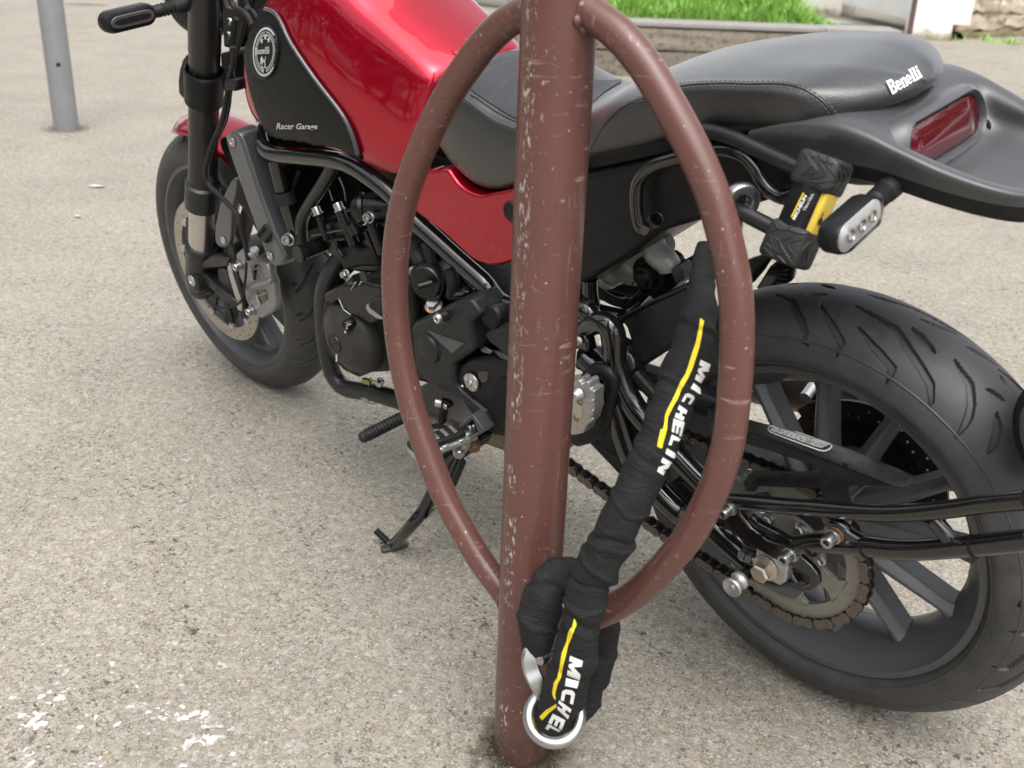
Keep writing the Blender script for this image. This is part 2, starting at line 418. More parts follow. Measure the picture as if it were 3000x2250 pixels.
def leather_mat(name, col, scale, st, rough=0.42):
    m, nt, b = mat_new(name); co = coords(nt)
    v = nd(nt, 'ShaderNodeTexVoronoi', Scale=scale); v.feature = 'DISTANCE_TO_EDGE'
    n = noise(nt, co, scale*0.4, 3); mm = nt.nodes.new('ShaderNodeVectorMath'); mm.operation = 'MULTIPLY_ADD'
    nt.links.new(n.outputs['Color'], mm.inputs[0]); mm.inputs[1].default_value = (0.004, 0.004, 0.004); nt.links.new(co, mm.inputs[2])
    nt.links.new(mm.outputs[0], v.inputs['Vector'])
    h = ramp(nt, v.outputs['Distance'], [(0.0, 0.0), (0.25, 1.0)])
    nt.links.new(bump(nt, h, st, 0.0012), b.inputs['Normal'])
    n2 = noise(nt, co, 14, 5, 0.6)
    c = mix(nt, n2.outputs[0], tuple(x*0.8 for x in col), tuple(x*1.25 for x in col)); nt.links.new(c, b.inputs['Base Color'])
    r = ramp(nt, n2.outputs[0], [(0.3, rough*0.9), (0.7, rough*1.15)]); nt.links.new(r, b.inputs['Roughness']); b.inputs['Specular IOR Level'].default_value = 0.9; b.inputs['Sheen Weight'].default_value = 0.2; b.inputs['Sheen Roughness'].default_value = 0.3; b.inputs['Coat Weight'].default_value = 0.5; b.inputs['Coat Roughness'].default_value = 0.28
    return m
M['leather'] = leather_mat('grained black leather', (0.010, 0.0103, 0.0115), 420, 0.22, 0.32)
def insert_mat():
    m, nt, b = mat_new('perforated seat fabric'); co = coords(nt)
    v = nd(nt, 'ShaderNodeTexVoronoi', Scale=420.0, Randomness=0.15); nt.links.new(co, v.inputs['Vector'])
    h = ramp(nt, v.outputs['Distance'], [(0.15, 0.0), (0.45, 1.0)])
    nt.links.new(bump(nt, h, 0.7, 0.0010), b.inputs['Normal'])
    c = mix(nt, h, (0.012, 0.012, 0.013), (0.030, 0.031, 0.034)); nt.links.new(c, b.inputs['Base Color']); b.inputs['Roughness'].default_value = 0.45
    return m
M['insert'] = insert_mat()
def tyre_mat():
    m, nt, b = mat_new('tyre rubber'); co = coords(nt)
    n = noise(nt, co, 26, 7, 0.7); n2 = noise(nt, co, 320, 3, 0.6); n3 = noise(nt, co, 900, 2, 0.5)
    f = ramp(nt, n.outputs[0], [(0.42, 0.0), (0.70, 0.28)])
    c = mix(nt, f, (0.034, 0.034, 0.036), (0.115, 0.104, 0.092))
    f2 = ramp(nt, n2.outputs[0], [(0.68, 0.0), (0.74, 0.45)]); c = mix(nt, f2, c, (0.26, 0.25, 0.23))
    nt.links.new(c, b.inputs['Base Color'])
    r = ramp(nt, n.outputs[0], [(0.3, 0.42), (0.7, 0.62)]); nt.links.new(r, b.inputs['Roughness'])
    nt.links.new(bump(nt, n3.outputs[0], 0.12, 0.001), b.inputs['Normal']); return m
M['tyre'] = tyre_mat()
def disc_mat():
    m, nt, b = mat_new('brushed brake disc'); co = coords(nt)
    n = noise(nt, co, 45, 5, 0.6); c = mix(nt, n.outputs[0], (0.36, 0.32, 0.27), (0.50, 0.46, 0.40)); nt.links.new(c, b.inputs['Base Color'])
    b.inputs['Metallic'].default_value = 0.75; b.inputs['Roughness'].default_value = 0.38; return m
M['disc'] = disc_mat()
def rack_mat():
    m, nt, b = mat_new('scratched brown paint'); co = coords(nt)
    n = noise(nt, co, 7, 5, 0.6)
    c = mix(nt, n.outputs[0], (0.106, 0.045, 0.036), (0.132, 0.058, 0.048))
    # long thin scratches, bare spots and rust specks
    for sc, rot, thr in (((18, 18, 150), (0.5, 0.2, 0.3), 0.655), ((170, 170, 16), (0.15, 0.3, 0), 0.66), ((120, 20, 120), (0.9, 0.4, 0.2), 0.66)):
        mp = nt.nodes.new('ShaderNodeMapping'); mp.inputs['Scale'].default_value = sc; mp.inputs['Rotation'].default_value = rot; nt.links.new(co, mp.inputs[0])
        s = noise(nt, mp.outputs[0], 1.0, 4, 0.65, 0.4)
        mk2 = noise(nt, co, 6+sc[0]*0.03, 4, 0.65); f = ramp(nt, s.outputs[0], [(thr-0.05, 0.0), (thr+0.02, 0.8)])
        f2 = ramp(nt, mk2.outputs[0], [(0.50, 0.0), (0.60, 1.0)]); ff = mix(nt, 1.0, f, f2, 'MULTIPLY')
        c = mix(nt, ff, c, (0.36, 0.27, 0.23))
    ru = noise(nt, co, 75, 4, 0.6); f = ramp(nt, ru.outputs[0], [(0.70, 0.0), (0.72, 0.9)]); c = mix(nt, f, c, (0.30, 0.10, 0.035))
    wh = noise(nt, co, 160, 3, 0.6); f = ramp(nt, wh.outputs[0], [(0.70, 0.0), (0.72, 0.8)]); c = mix(nt, f, c, (0.46, 0.40, 0.37))
    # rub marks of locks down one side of the post
    sxy = nt.nodes.new('ShaderNodeVectorMath'); sxy.operation = 'MULTIPLY'; nt.links.new(co, sxy.inputs[0]); sxy.inputs[1].default_value = (1, 1, 0)
    nx = nt.nodes.new('ShaderNodeVectorMath'); nx.operation = 'NORMALIZE'; nt.links.new(sxy.outputs[0], nx.inputs[0]); dt = nt.nodes.new('ShaderNodeVectorMath'); dt.operation = 'DOT_PRODUCT'; nt.links.new(nx.outputs[0], dt.inputs[0]); dt.inputs[1].default_value = (0.05, 0.9987, 0)
    mp3 = nt.nodes.new('ShaderNodeMapping'); mp3.inputs['Scale'].default_value = (260, 260, 95); nt.links.new(co, mp3.inputs[0]); s3 = noise(nt, mp3.outputs[0], 1.0, 3, 0.6); mz = noise(nt, co, 11, 3, 0.6)
    f3 = mix(nt, 1.0, ramp(nt, dt.outputs['Value'], [(0.965, 0.0), (0.992, 1.0)]), mix(nt, 1.0, ramp(nt, s3.outputs[0], [(0.55, 0.0), (0.62, 0.95)]), ramp(nt, mz.outputs[0], [(0.40, 0.0), (0.52, 1.0)]), 'MULTIPLY'), 'MULTIPLY')
    c = mix(nt, f3, c, (0.44, 0.39, 0.36))
    # dirt splashed up from the ground
    ge = nt.nodes.new('ShaderNodeNewGeometry'); sx = nt.nodes.new('ShaderNodeSeparateXYZ'); nt.links.new(ge.outputs['Position'], sx.inputs[0])
    zr = ramp(nt, sx.outputs['Z'], [(0.0, 1.0), (0.03, 0.75), (0.09, 0.0)]); dn = noise(nt, co, 60, 6, 0.7)
    dr = ramp(nt, dn.outputs[0], [(0.40, 0.0), (0.58, 1.0)]); c = mix(nt, mix(nt, 1.0, zr, dr, 'MULTIPLY'), c, (0.05, 0.04, 0.03))
    nt.links.new(c, b.inputs['Base Color'])
    r = ramp(nt, n.outputs[0], [(0.3, 0.24), (0.7, 0.38)]); nt.links.new(r, b.inputs['Roughness'])
    nt.links.new(bump(nt, n.outputs[0], 0.06, 0.004), b.inputs['Normal']); return m
M['rack'] = rack_mat()
def fabric_mat():
    m, nt, b = mat_new('woven nylon sleeve')
    uv = nt.nodes.new('ShaderNodeUVMap'); mp = nt.nodes.new('ShaderNodeMapping'); nt.links.new(uv.outputs[0], mp.inputs[0])
    w1 = nd(nt, 'ShaderNodeTexWave', Scale=1.0); w1.bands_direction = 'X'; w2 = nd(nt, 'ShaderNodeTexWave', Scale=1.0); w2.bands_direction = 'Y'
    mp.inputs['Scale'].default_value = (7.5, 7.5, 1)
    nt.links.new(mp.outputs[0], w1.inputs[0]); nt.links.new(mp.outputs[0], w2.inputs[0])
    h = mix(nt, 1.0, w1.outputs['Fac'], w2.outputs['Fac'], 'MULTIPLY')
    co = coords(nt); n = noise(nt, co, 55, 5, 0.65); n2 = noise(nt, co, 420, 3, 0.7)
    c = mix(nt, h, (0.0025, 0.0025, 0.003), (0.036, 0.036, 0.039)); c = mix(nt, ramp(nt, n.outputs[0], [(0.35, 0.0), (0.75, 0.35)]), c, (0.030, 0.030, 0.031))
    c = mix(nt, ramp(nt, n2.outputs[0], [(0.66, 0.0), (0.72, 0.5)]), c, (0.09, 0.088, 0.085)); nt.links.new(c, b.inputs['Base Color'])
    b.inputs['Roughness'].default_value = 0.72; b.inputs['Specular IOR Level'].default_value = 0.3
    mp2 = nt.nodes.new('ShaderNodeMapping'); mp2.inputs['Scale'].default_value = (5.5, 1.1, 1); nt.links.new(uv.outputs[0], mp2.inputs[0]); wr = noise(nt, mp2.outputs[0], 1.0, 4, 0.6, 0.8)
    b1 = bump(nt, wr.outputs[0], 0.55, 0.010); nt.links.new(bump(nt, h, 0.6, 0.0016, b1), b.inputs['Normal']); return m
M['fabric'] = fabric_mat()
def ground_mat():
    m, nt, b = mat_new('exposed aggregate paving'); co = coords(nt, 'Object')
    # pebbles of several sizes, the matrix between them, dark pits, ochre and white stones, wear
    wn_ = noise(nt, co, 60, 3, 0.6); wm = nt.nodes.new('ShaderNodeVectorMath'); wm.operation = 'MULTIPLY_ADD'
    nt.links.new(wn_.outputs['Color'], wm.inputs[0]); wm.inputs[1].default_value = (0.010, 0.010, 0.0); nt.links.new(co, wm.inputs[2]); cw = wm.outputs[0]
    v = nd(nt, 'ShaderNodeTexVoronoi', Scale=125.0); nt.links.new(cw, v.inputs['Vector'])
    ve = nd(nt, 'ShaderNodeTexVoronoi', Scale=125.0); ve.feature = 'DISTANCE_TO_EDGE'; nt.links.new(cw, ve.inputs['Vector'])
    v2 = nd(nt, 'ShaderNodeTexVoronoi', Scale=340.0); nt.links.new(cw, v2.inputs['Vector'])
    sp = nt.nodes.new('ShaderNodeSeparateColor'); nt.links.new(v.outputs['Color'], sp.inputs[0])
    sp2 = nt.nodes.new('ShaderNodeSeparateColor'); nt.links.new(v2.outputs['Color'], sp2.inputs[0])
    base = ramp(nt, sp.outputs[0], [(0.0, (0.29, 0.265, 0.225)), (0.35, (0.36, 0.335, 0.29)), (0.7, (0.41, 0.385, 0.335)), (0.955, (0.50, 0.475, 0.43)), (0.985, (0.33, 0.22, 0.12)), (1.0, (0.42, 0.33, 0.20))])
    fine = ramp(nt, sp2.outputs[0], [(0.0, (0.22, 0.20, 0.17)), (0.5, (0.39, 0.365, 0.315)), (1.0, (0.52, 0.49, 0.44))])
    c = mix(nt, 0.45, base, fine)
    n = noise(nt, cw, 130, 3, 0.6); n_l = noise(nt, co, 2.2, 5, 0.6); n_m = noise(nt, co, 5, 5, 0.6)
    # dark pits gather in drifts
    pit = nd(nt, 'ShaderNodeMath'); pit.operation = 'MULTIPLY_ADD'; nt.links.new(n_m.outputs[0], pit.inputs[0]); pit.inputs[1].default_value = 0.30; nt.links.new(n.outputs[0], pit.inputs[2])
    f = ramp(nt, pit.outputs[0], [(0.765, 0.0), (0.80, 0.82)]); c = mix(nt, f, c, (0.10, 0.088, 0.072))
    nb = noise(nt, cw, 48, 4, 0.6); pit2 = nd(nt, 'ShaderNodeMath'); pit2.operation = 'MULTIPLY_ADD'; nt.links.new(n_m.outputs[0], pit2.inputs[0]); pit2.inputs[1].default_value = 0.35; nt.links.new(nb.outputs[0], pit2.inputs[2])
    f = ramp(nt, pit2.outputs[0], [(0.845, 0.0), (0.86, 0.85)]); c = mix(nt, f, c, (0.075, 0.068, 0.06))
    g = ramp(nt, ve.outputs['Distance'], [(0.0, 0.8), (0.09, 0.0)]); gm = mix(nt, 1.0, g, ramp(nt, nb.outputs[0], [(0.40, 0.0), (0.58, 1.0)]), 'MULTIPLY'); c = mix(nt, gm, c, (0.12, 0.105, 0.09))
    f = ramp(nt, n_l.outputs[0], [(0.35, (0.745, 0.735, 0.705)), (0.65, (0.845, 0.83, 0.79))]); c = mix(nt, 1.0, c, f, 'MULTIPLY')
    # contact shadows round the feet of the posts, painted into the ground colour
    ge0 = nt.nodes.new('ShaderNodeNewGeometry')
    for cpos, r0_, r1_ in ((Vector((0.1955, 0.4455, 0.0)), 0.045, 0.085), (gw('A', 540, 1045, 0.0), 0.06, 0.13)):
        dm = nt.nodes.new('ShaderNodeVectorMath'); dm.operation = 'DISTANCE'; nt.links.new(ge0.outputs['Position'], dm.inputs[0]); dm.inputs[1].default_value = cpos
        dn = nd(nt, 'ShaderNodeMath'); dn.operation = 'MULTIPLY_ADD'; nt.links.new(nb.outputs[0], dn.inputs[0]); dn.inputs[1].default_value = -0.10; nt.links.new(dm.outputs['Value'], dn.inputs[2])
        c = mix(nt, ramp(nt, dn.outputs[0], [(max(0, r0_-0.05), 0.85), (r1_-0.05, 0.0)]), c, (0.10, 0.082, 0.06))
    # remains of white paint
    ge = nt.nodes.new('ShaderNodeNewGeometry'); pm = nt.nodes.new('ShaderNodeVectorMath'); pm.operation = 'DISTANCE'; nt.links.new(ge.outputs['Position'], pm.inputs[0])
    pw_ = gw('P', 230, 2230); pm.inputs[1].default_value = pw_
    rad = ramp(nt, pm.outputs['Value'], [(0.08, 1.0), (0.36, 0.0)])
    wp = noise(nt, co, 13, 3, 0.6); sel = nd(nt, 'ShaderNodeMath'); sel.operation = 'MULTIPLY_ADD'; nt.links.new(wp.outputs[0], sel.inputs[0]); sel.inputs[1].default_value = 0.9; hf = nd(nt, 'ShaderNodeMath'); hf.operation = 'MULTIPLY'; hf.inputs[1].default_value = 0.4; nt.links.new(sp.outputs[1], hf.inputs[0]); nt.links.new(hf.outputs[0], sel.inputs[2])
    wf = mix(nt, 1.0, ramp(nt, sel.outputs[0], [(0.80, 0.0), (0.92, 1.0)]), rad, 'MULTIPLY'); c = mix(nt, ramp(nt, wf, [(0.15, 0.0), (0.6, 0.9)]), c, (0.56, 0.55, 0.53))
    # rare white pebbles everywhere
    c = mix(nt, ramp(nt, sp2.outputs[1], [(0.988, 0.0), (0.99, 0.6)]), c, (0.58, 0.56, 0.53))
    nt.links.new(c, b.inputs['Base Color']); b.inputs['Roughness'].default_value = 0.88; b.inputs['Specular IOR Level'].default_value = 0.25
    b1 = bump(nt, ve.outputs['Distance'], 0.35, 0.004); b2 = bump(nt, n.outputs[0], 0.55, 0.005, b1); nt.links.new(b2, b.inputs['Normal'])
    return m
M['ground'] = ground_mat()
def stone_mat(name, a, c2, dark, moss=0.0):
    m, nt, b = mat_new(name); co = coords(nt)
    oi = nt.nodes.new('ShaderNodeObjectInfo')
    n = noise(nt, co, 5, 8, 0.65); n2 = noise(nt, co, 22, 6, 0.7); c = mix(nt, n.outputs[0], a, c2)
    c = mix(nt, ramp(nt, n2.outputs[0], [(0.5, 0.0), (0.62, 0.75)]), c, dark)
    if moss:
        n3 = noise(nt, co, 3, 6, 0.7); c = mix(nt, ramp(nt, n3.outputs[0], [(0.54, 0.0), (0.66, moss)]), c, (0.16, 0.14, 0.035))
    hv = nd(nt, 'ShaderNodeHueSaturation'); v = nd(nt, 'ShaderNodeMapRange'); nt.links.new(oi.outputs['Random'], v.inputs['Value']); v.inputs['To Min'].default_value = 0.8; v.inputs['To Max'].default_value = 1.15
    nt.links.new(v.outputs[0], hv.inputs['Value']); nt.links.new(c, hv.inputs['Color'])
    nt.links.new(hv.outputs[0], b.inputs['Base Color']); b.inputs['Roughness'].default_value = 0.9
    nt.links.new(bump(nt, n2.outputs[0], 0.7, 0.02), b.inputs['Normal']); return m
M['stone'] = stone_mat('weathered planter stone', (0.20, 0.17, 0.135), (0.32, 0.275, 0.22), (0.085, 0.08, 0.07), 0.5)
M['rubble'] = stone_mat('pale rubble stone', (0.50, 0.42, 0.33), (0.62, 0.54, 0.43), (0.34, 0.27, 0.20), 0.15)
M['coping'] = simple('grey cement coping', (0.27, 0.255, 0.24), 0.9, var=0.3, scale=8, bmp=0.4, bscale=60)
M['plaster'] = simple('white plaster', (0.88, 0.87, 0.85), 0.9, var=0.05, scale=2, bmp=0.2, bscale=40, dust=0.18, dustcol=(0.60, 0.50, 0.40))
def plaster_mat():
    m, nt, b = mat_new('white plaster with damp foot'); co = coords(nt); ge = nt.nodes.new('ShaderNodeNewGeometry'); sx = nt.nodes.new('ShaderNodeSeparateXYZ'); nt.links.new(ge.outputs['Position'], sx.inputs[0])
    n = noise(nt, co, 2.2, 6, 0.65); n2 = noise(nt, co, 9, 6, 0.7); c = mix(nt, n2.outputs[0], (0.88, 0.87, 0.85), (0.93, 0.925, 0.91))
    h = nd(nt, 'ShaderNodeMath'); h.operation = 'MULTIPLY_ADD'; nt.links.new(n.outputs[0], h.inputs[0]); h.inputs[1].default_value = -0.55; nt.links.new(sx.outputs['Z'], h.inputs[2])
    c = mix(nt, ramp(nt, h.outputs[0], [(0.02, 0.6), (0.16, 0.0)]), c, (0.70, 0.61, 0.50))
    h2 = nd(nt, 'ShaderNodeMath'); h2.operation = 'MULTIPLY_ADD'; nt.links.new(n2.outputs[0], h2.inputs[0]); h2.inputs[1].default_value = -0.30; nt.links.new(sx.outputs['Z'], h2.inputs[2])
    c = mix(nt, ramp(nt, h2.outputs[0], [(0.09, 0.85), (0.17, 0.0)]), c, (0.20, 0.16, 0.11))
    nt.links.new(c, b.inputs['Base Color']); b.inputs['Roughness'].default_value = 0.9; nt.links.new(bump(nt, n2.outputs[0], 0.25, 0.01), b.inputs['Normal']); return m
M['plaster'] = plaster_mat()
M['moss'] = simple('mossy wall foot', (0.13, 0.105, 0.05), 0.95, var=0.5, scale=7, bmp=0.6, bscale=40, dust=0.5, dustcol=(0.36, 0.31, 0.22))
M['bollard'] = simple('grey bollard paint', (0.20, 0.205, 0.215), 0.45, var=0.12, scale=6, dust=0.22, bmp=0.05, bscale=80)
M['thinpost'] = simple('brown post paint', (0.13, 0.075, 0.075), 0.45)
M['soil'] = simple('planter soil', (0.07, 0.055, 0.035), 0.95, var=0.4, scale=20, bmp=0.8, bscale=60)
def grass_mat():
    m, nt, b = mat_new('bright grass'); at_ = nt.nodes.new('ShaderNodeVertexColor'); at_.layer_name = 'tint'
    nt.links.new(at_.outputs[0], b.inputs['Base Color']); b.inputs['Roughness'].default_value = 0.5
    b.inputs['Transmission Weight'].default_value = 0.0; b.inputs['Subsurface Weight'].default_value = 0.0
    return m
M['grass'] = grass_mat()
M['disc_dark'] = simple('browned rear disc', (0.055, 0.045, 0.038), 0.45, metal=0.6, var=0.2)
M['reflector'] = simple('bright lamp reflector', (0.85, 0.85, 0.85), 0.38, metal=0.55)
b_ = M['plastic_grey'].node_tree.nodes['Principled BSDF']; b_.inputs['Sheen Weight'].default_value = 0.3; b_.inputs['Sheen Roughness'].default_value = 0.4
M['cover_face'] = simple('satin grey cover face', (0.030, 0.028, 0.026), 0.42, spec=0.3, dust=0.03, scale=30, bmp=0.05, bscale=900)
# ------------------------------------------------------------------ the place: ground, planter, walls
RT = np.array([-0.714, -0.700]); FW = np.array([0.690, -0.724])
def sstep(t): t = np.clip(t, 0, 1); return t*t*(3-2*t)
def gz(x, y):                             # the street rises gently beyond the planter
    dx, dy = x-WO[0], y-WO[1]; lat = dx*RT[0]+dy*RT[1]; fw = dx*FW[0]+dy*FW[1]
    return 0.25*sstep((lat-0.45)/2.2)*sstep((fw-4.0)/3.4)
def build_ground():
    n = 150; V = []; F = []
    s = np.linspace(-1, 1, n); s = np.sign(s)*(np.abs(s)**2.2)*90
    for i in range(n):
        for j in range(n):
            x, y = s[i]+2.2, s[j]-4.5; V.append((x, y, float(gz(x, y))))
    F = [(i*n+j, (i+1)*n+j, (i+1)*n+j+1, i*n+j+1) for i in range(n-1) for j in range(n-1)]
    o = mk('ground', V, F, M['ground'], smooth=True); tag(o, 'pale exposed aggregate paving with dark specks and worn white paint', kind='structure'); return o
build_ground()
def on_ground(c, x, y):                   # where a sight line meets the sloping ground
    p = px(c, x, y); d = sight(p, WR); z = 0.0
    for _ in range(30):
        P = WO+d*((z-WO[2])/d[2]); z = 0.5*z+0.5*float(gz(P[0], P[1]))
    return Vector((P[0], P[1], z))
def rock_vf(cx, sx, sy, sz, ax, ay, az, rough=0.012, n=3, round_=0.18, seed=0):
    """a squared block with worn, uneven faces and recessed edges"""
    r = np.random.default_rng(seed); bm = bmesh.new(); bmesh.ops.create_cube(bm, size=1.0)
    bmesh.ops.subdivide_edges(bm, edges=bm.edges, cuts=n, use_grid_fill=True); V = []
    ax, ay, az, cx = [np.array(a, float) for a in (ax, ay, az, cx)]
    for v in bm.verts:
        p = np.array(v.co)*2; m = np.sort(np.abs(p))[::-1]
        k = 1-round_*max(0.0, m[1]-0.6)*0.25
        p = p*np.array([k, k, k])*0.5
        V.append(Vector(cx+ax*(p[0]*sx)+ay*(p[1]*sy)+az*(p[2]*sz)+r.normal(0, rough*0.5, 3)))
    F = [tuple(v.index for v in f.verts) for f in bm.faces]; bm.free(); return V, F
# stone planter: cement coping, two courses of stone towards the street, grass inside
ZT = 0.372
PA, PB = gw('P', 1735, 58, ZT), gw('P', 2650, 92, ZT)
along = (PB-PA); plen = along.length; along.normalize(); inward = Vector((along.y, -along.x, 0)); inward = inward if inward.dot(Vector((FW[0], FW[1], 0))) > 0 else -inward
PA2 = PA-along*0.55
plen += 0.55
planter = empty('stone_planter', (PA2.x, PA2.y, 0)); tag(planter, 'low weathered stone planter with grass growing behind the motorcycle seat', 'planter')
def pchild(name, V, F, m, **k):
    o = mk(name, [Vector(v)-planter.location for v in V], F, m, planter, **k); return o
t = 0.0; k = 0
while t < plen-0.02:
    w = min(plen-t, [2.1, 1.6, 2.4, 1.9][k % 4]); w = plen-t if plen-t-w < 0.3 else w
    c0 = PA2+along*(t+w/2)+inward*0.16
    V, F = rock_vf((c0.x, c0.y, ZT-0.032-0.075), w-0.008, 0.30, 0.146, along, inward, (0, 0, 1), 0.008, 5, 0.12, k); pchild('stone_block', V, F, M['stone'])
    V, F = rock_vf((c0.x+along.x*0.2, c0.y+along.y*0.2, ZT-0.032-0.155-0.11), w-0.010, 0.29, 0.22, along, inward, (0, 0, 1), 0.010, 5, 0.12, k+20); pchild('stone_block', V, F, M['stone'])
    V, F = box_vf((c0.x, c0.y, ZT-0.015), w-0.006, 0.325, 0.030, along, inward, (0, 0, 1)); pchild('coping_slab', V, F, M['coping'], bevel=0.006)
    t += w; k += 1
# return side of the planter at its street corner and the bed inside
side_dir = (gw('B3', 350, 240, ZT)-PB); side_dir.z = 0; side_dir.normalize()
for q, w in ((0.55, 0.75), (1.3, 0.75), (2.05, 0.75)):
    c0 = PB+side_dir*(q+0.35)-along*0.16
    nrm = Vector((-side_dir.y, side_dir.x, 0))
    V, F = rock_vf((c0.x, c0.y, ZT-0.17), w-0.01, 0.28, 0.28, side_dir, nrm, (0, 0, 1), 0.008, 4, 0.12, 50+int(q*10)); pchild('stone_block', V, F, M['stone'])
    V, F = box_vf((c0.x, c0.y, ZT-0.015), w-0.006, 0.31, 0.030, side_dir, nrm, (0, 0, 1)); pchild('coping_slab', V, F, M['coping'], bevel=0.006)
bed = [PA2+inward*0.33, PB+side_dir*0.5-along*0.34, PB+side_dir*2.6-along*0.34, PA2+inward*2.6]
V = [(p.x, p.y, ZT-0.05) for p in bed]+[(p.x, p.y, 0.02) for p in bed]
pchild('soil_bed', V, [(0, 1, 2, 3), (4, 7, 6, 5), (0, 4, 5, 1), (1, 5, 6, 2), (2, 6, 7, 3), (3, 7, 4, 0)], M['soil'])
def grass_blades(name, spots, hmin, hmax, seed, parent=None):
    r = np.random.default_rng(seed); V = []; F = []; col = []
    for x, y, z, hs_ in spots:
        h = r.uniform(hmin, hmax)*hs_; a = r.uniform(0, 2*math.pi); w = r.uniform(0.004, 0.009); lean = r.uniform(0.1, 0.8)*h
        dx, dy = math.cos(a), math.sin(a); px_, py_ = -dy*w, dx*w; o = len(V)
        for f, ww in ((0, 1), (0.4, 0.9), (0.75, 0.6)):
            cx, cy, cz = x+dx*lean*f*f, y+dy*lean*f*f, z+h*f*(1-0.15*f); V += [(cx-px_*ww, cy-py_*ww, cz), (cx+px_*ww, cy+py_*ww, cz)]
        V.append((x+dx*lean, y+dy*lean, z+h*0.9)); F += [(o, o+1, o+3, o+2), (o+2, o+3, o+5, o+4), (o+4, o+5, o+6)]
        g_ = r.uniform(0, 1); yl = r.uniform(0, 1)**3
        base = np.array([0.19, 0.42, 0.065])*(1-g_)+np.array([0.34, 0.60, 0.12])*g_; base = base*(1-yl*0.5)+np.array([0.42, 0.50, 0.14])*yl*0.5
        col += [(*base, 1)]*7
    me = bpy.data.meshes.new(name); me.from_pydata(V, [], F); ca = me.color_attributes.new('tint', 'FLOAT_COLOR', 'POINT')
    ca.data.foreach_set('color', np.array(col, dtype=np.float32).ravel()); me.shade_smooth()
    o = link(name, me, M['grass'], parent); return o
sp = []
g0 = PA2+inward*0.30
for i in range(15000):
    u, v = random.random(), random.random()**1.5
    L_ = plen-0.15
    p = g0+along*(0.0+u*L_)+inward*(v*2.1)
    # the bed is cut off along the return side
    d = p-PB; 
    if (p-PA).dot(along) < 0.16+0.25*v: continue
    sd = d.x*(-along.x)+d.y*(-along.y)
    edge = 0.16+0.55*max(0, d.dot(inward))
    if sd < edge*0.9: continue
    clump = 0.55+0.65*(0.5+0.5*math.sin(p.x*7.1)*math.cos(p.y*6.3+1.3*math.sin(p.x*3.1)))
    sp.append((p.x, p.y, ZT-0.045, clump*(0.55+0.55*min(1, v*5))*(min(1.0, (sd-edge*0.9)*2+0.35))))
o = grass_blades('grass', sp, 0.22, 0.48, 3); tag(o, 'bright green grass growing in the stone planter', 'grass', kind='stuff')
# walls across the street
wz = 0.25
W_a = gw('P', 1200, -3, 0.0); W_b = gw('P', 2462, 50, wz); W_c = gw('P', 2718, 116, wz); W_d = gw('P', 3000, 104, wz); W_e = W_d+(W_d-W_c).normalized()*6
def wall_vf(a, b, z0, z1, th):
    d = (b-a); d.z = 0; d.normalize(); n = Vector((d.y, -d.x, 0)); n = n if n.dot(Vector((FW[0], FW[1], 0))) > 0 else -n
    P = [a, b, b+n*th, a+n*th]; V = [(p.x, p.y, z0) for p in P]+[(p.x, p.y, z1) for p in P]
    return V, [(0, 1, 2, 3), (4, 7, 6, 5), (0, 4, 5, 1), (1, 5, 6, 2), (2, 6, 7, 3), (3, 7, 4, 0)]
ww = empty('plaster_wall', (W_b.x, W_b.y, 0)); tag(ww, 'white plastered wall with a mossy foot beyond the planter', 'wall')
def wchild(name, vf, m, par, **k): return mk(name, [Vector(v)-par.location for v in vf[0]], vf[1], m, par, **k)
wchild('plaster_face', wall_vf(W_a, W_b, 0.16, 2.8, 0.3), M['plaster'], ww)
wchild('plaster_face', wall_vf(W_b+(W_c-W_b)*0.01, W_c, 0.36, 2.8, 0.3), M['plaster'], ww)
n_in = Vector((FW[0], FW[1], 0))*0.01
def foot(a, b, z0, z1, th, seed, nm, m, par):
    r = np.random.default_rng(seed); k = max(8, int((b-a).length/0.06)); d = (b-a); d.z = 0; d.normalize(); n = Vector((-d.y, d.x, 0)); n = n if n.dot(Vector((FW[0], FW[1], 0))) < 0 else -n
    rows = []
    for i in range(k+1):
        p = a+(b-a)*(i/k); h = z0+(z1-z0)*(0.6+0.6*r.random()); t = th*(0.6+0.8*r.random())
        rows.append([(p.x+n.x*t, p.y+n.y*t, z0-0.05), (p.x+n.x*t*0.9, p.y+n.y*t*0.9, z0+(h-z0)*0.5), (p.x+n.x*t*0.3, p.y+n.y*t*0.3, h), (p.x-n.x*0.05, p.y-n.y*0.05, h+0.01)])
    V, F = grid_vf(rows, 2, 2); return mk(nm, [Vector(v)-par.location for v in V], F, m, par)
P0 = W_c+(W_b-W_c).normalized()*0.02; V, F = box_vf((P0.x, P0.y, 1.5), 0.30, 0.16, 2.7, tuple(RT)+(0,), tuple(FW)+(0,), (0, 0, 1)); wchild('wall_pillar', (V, F), M['plaster'], ww, bevel=0.012)
rw = empty('rubble_wall', (W_c.x, W_c.y, 0)); tag(rw, 'pale rubble stone retaining wall with a narrow stone band on top', 'wall')
dirr = (W_e-W_c); dirr.z = 0; rlen = dirr.length; dirr.normalize(); nout = Vector((dirr.y, -dirr.x, 0)); nout = nout if nout.dot(Vector((FW[0], FW[1], 0))) > 0 else -nout
s0 = 0.32
wchild('wall_core', wall_vf(W_c+nout*0.09+dirr*s0, W_e+nout*0.09, 0.0, 1.5, 0.3), M['rubble'], rw)
rk = np.random.default_rng(12); z = wz+0.05; row = 0
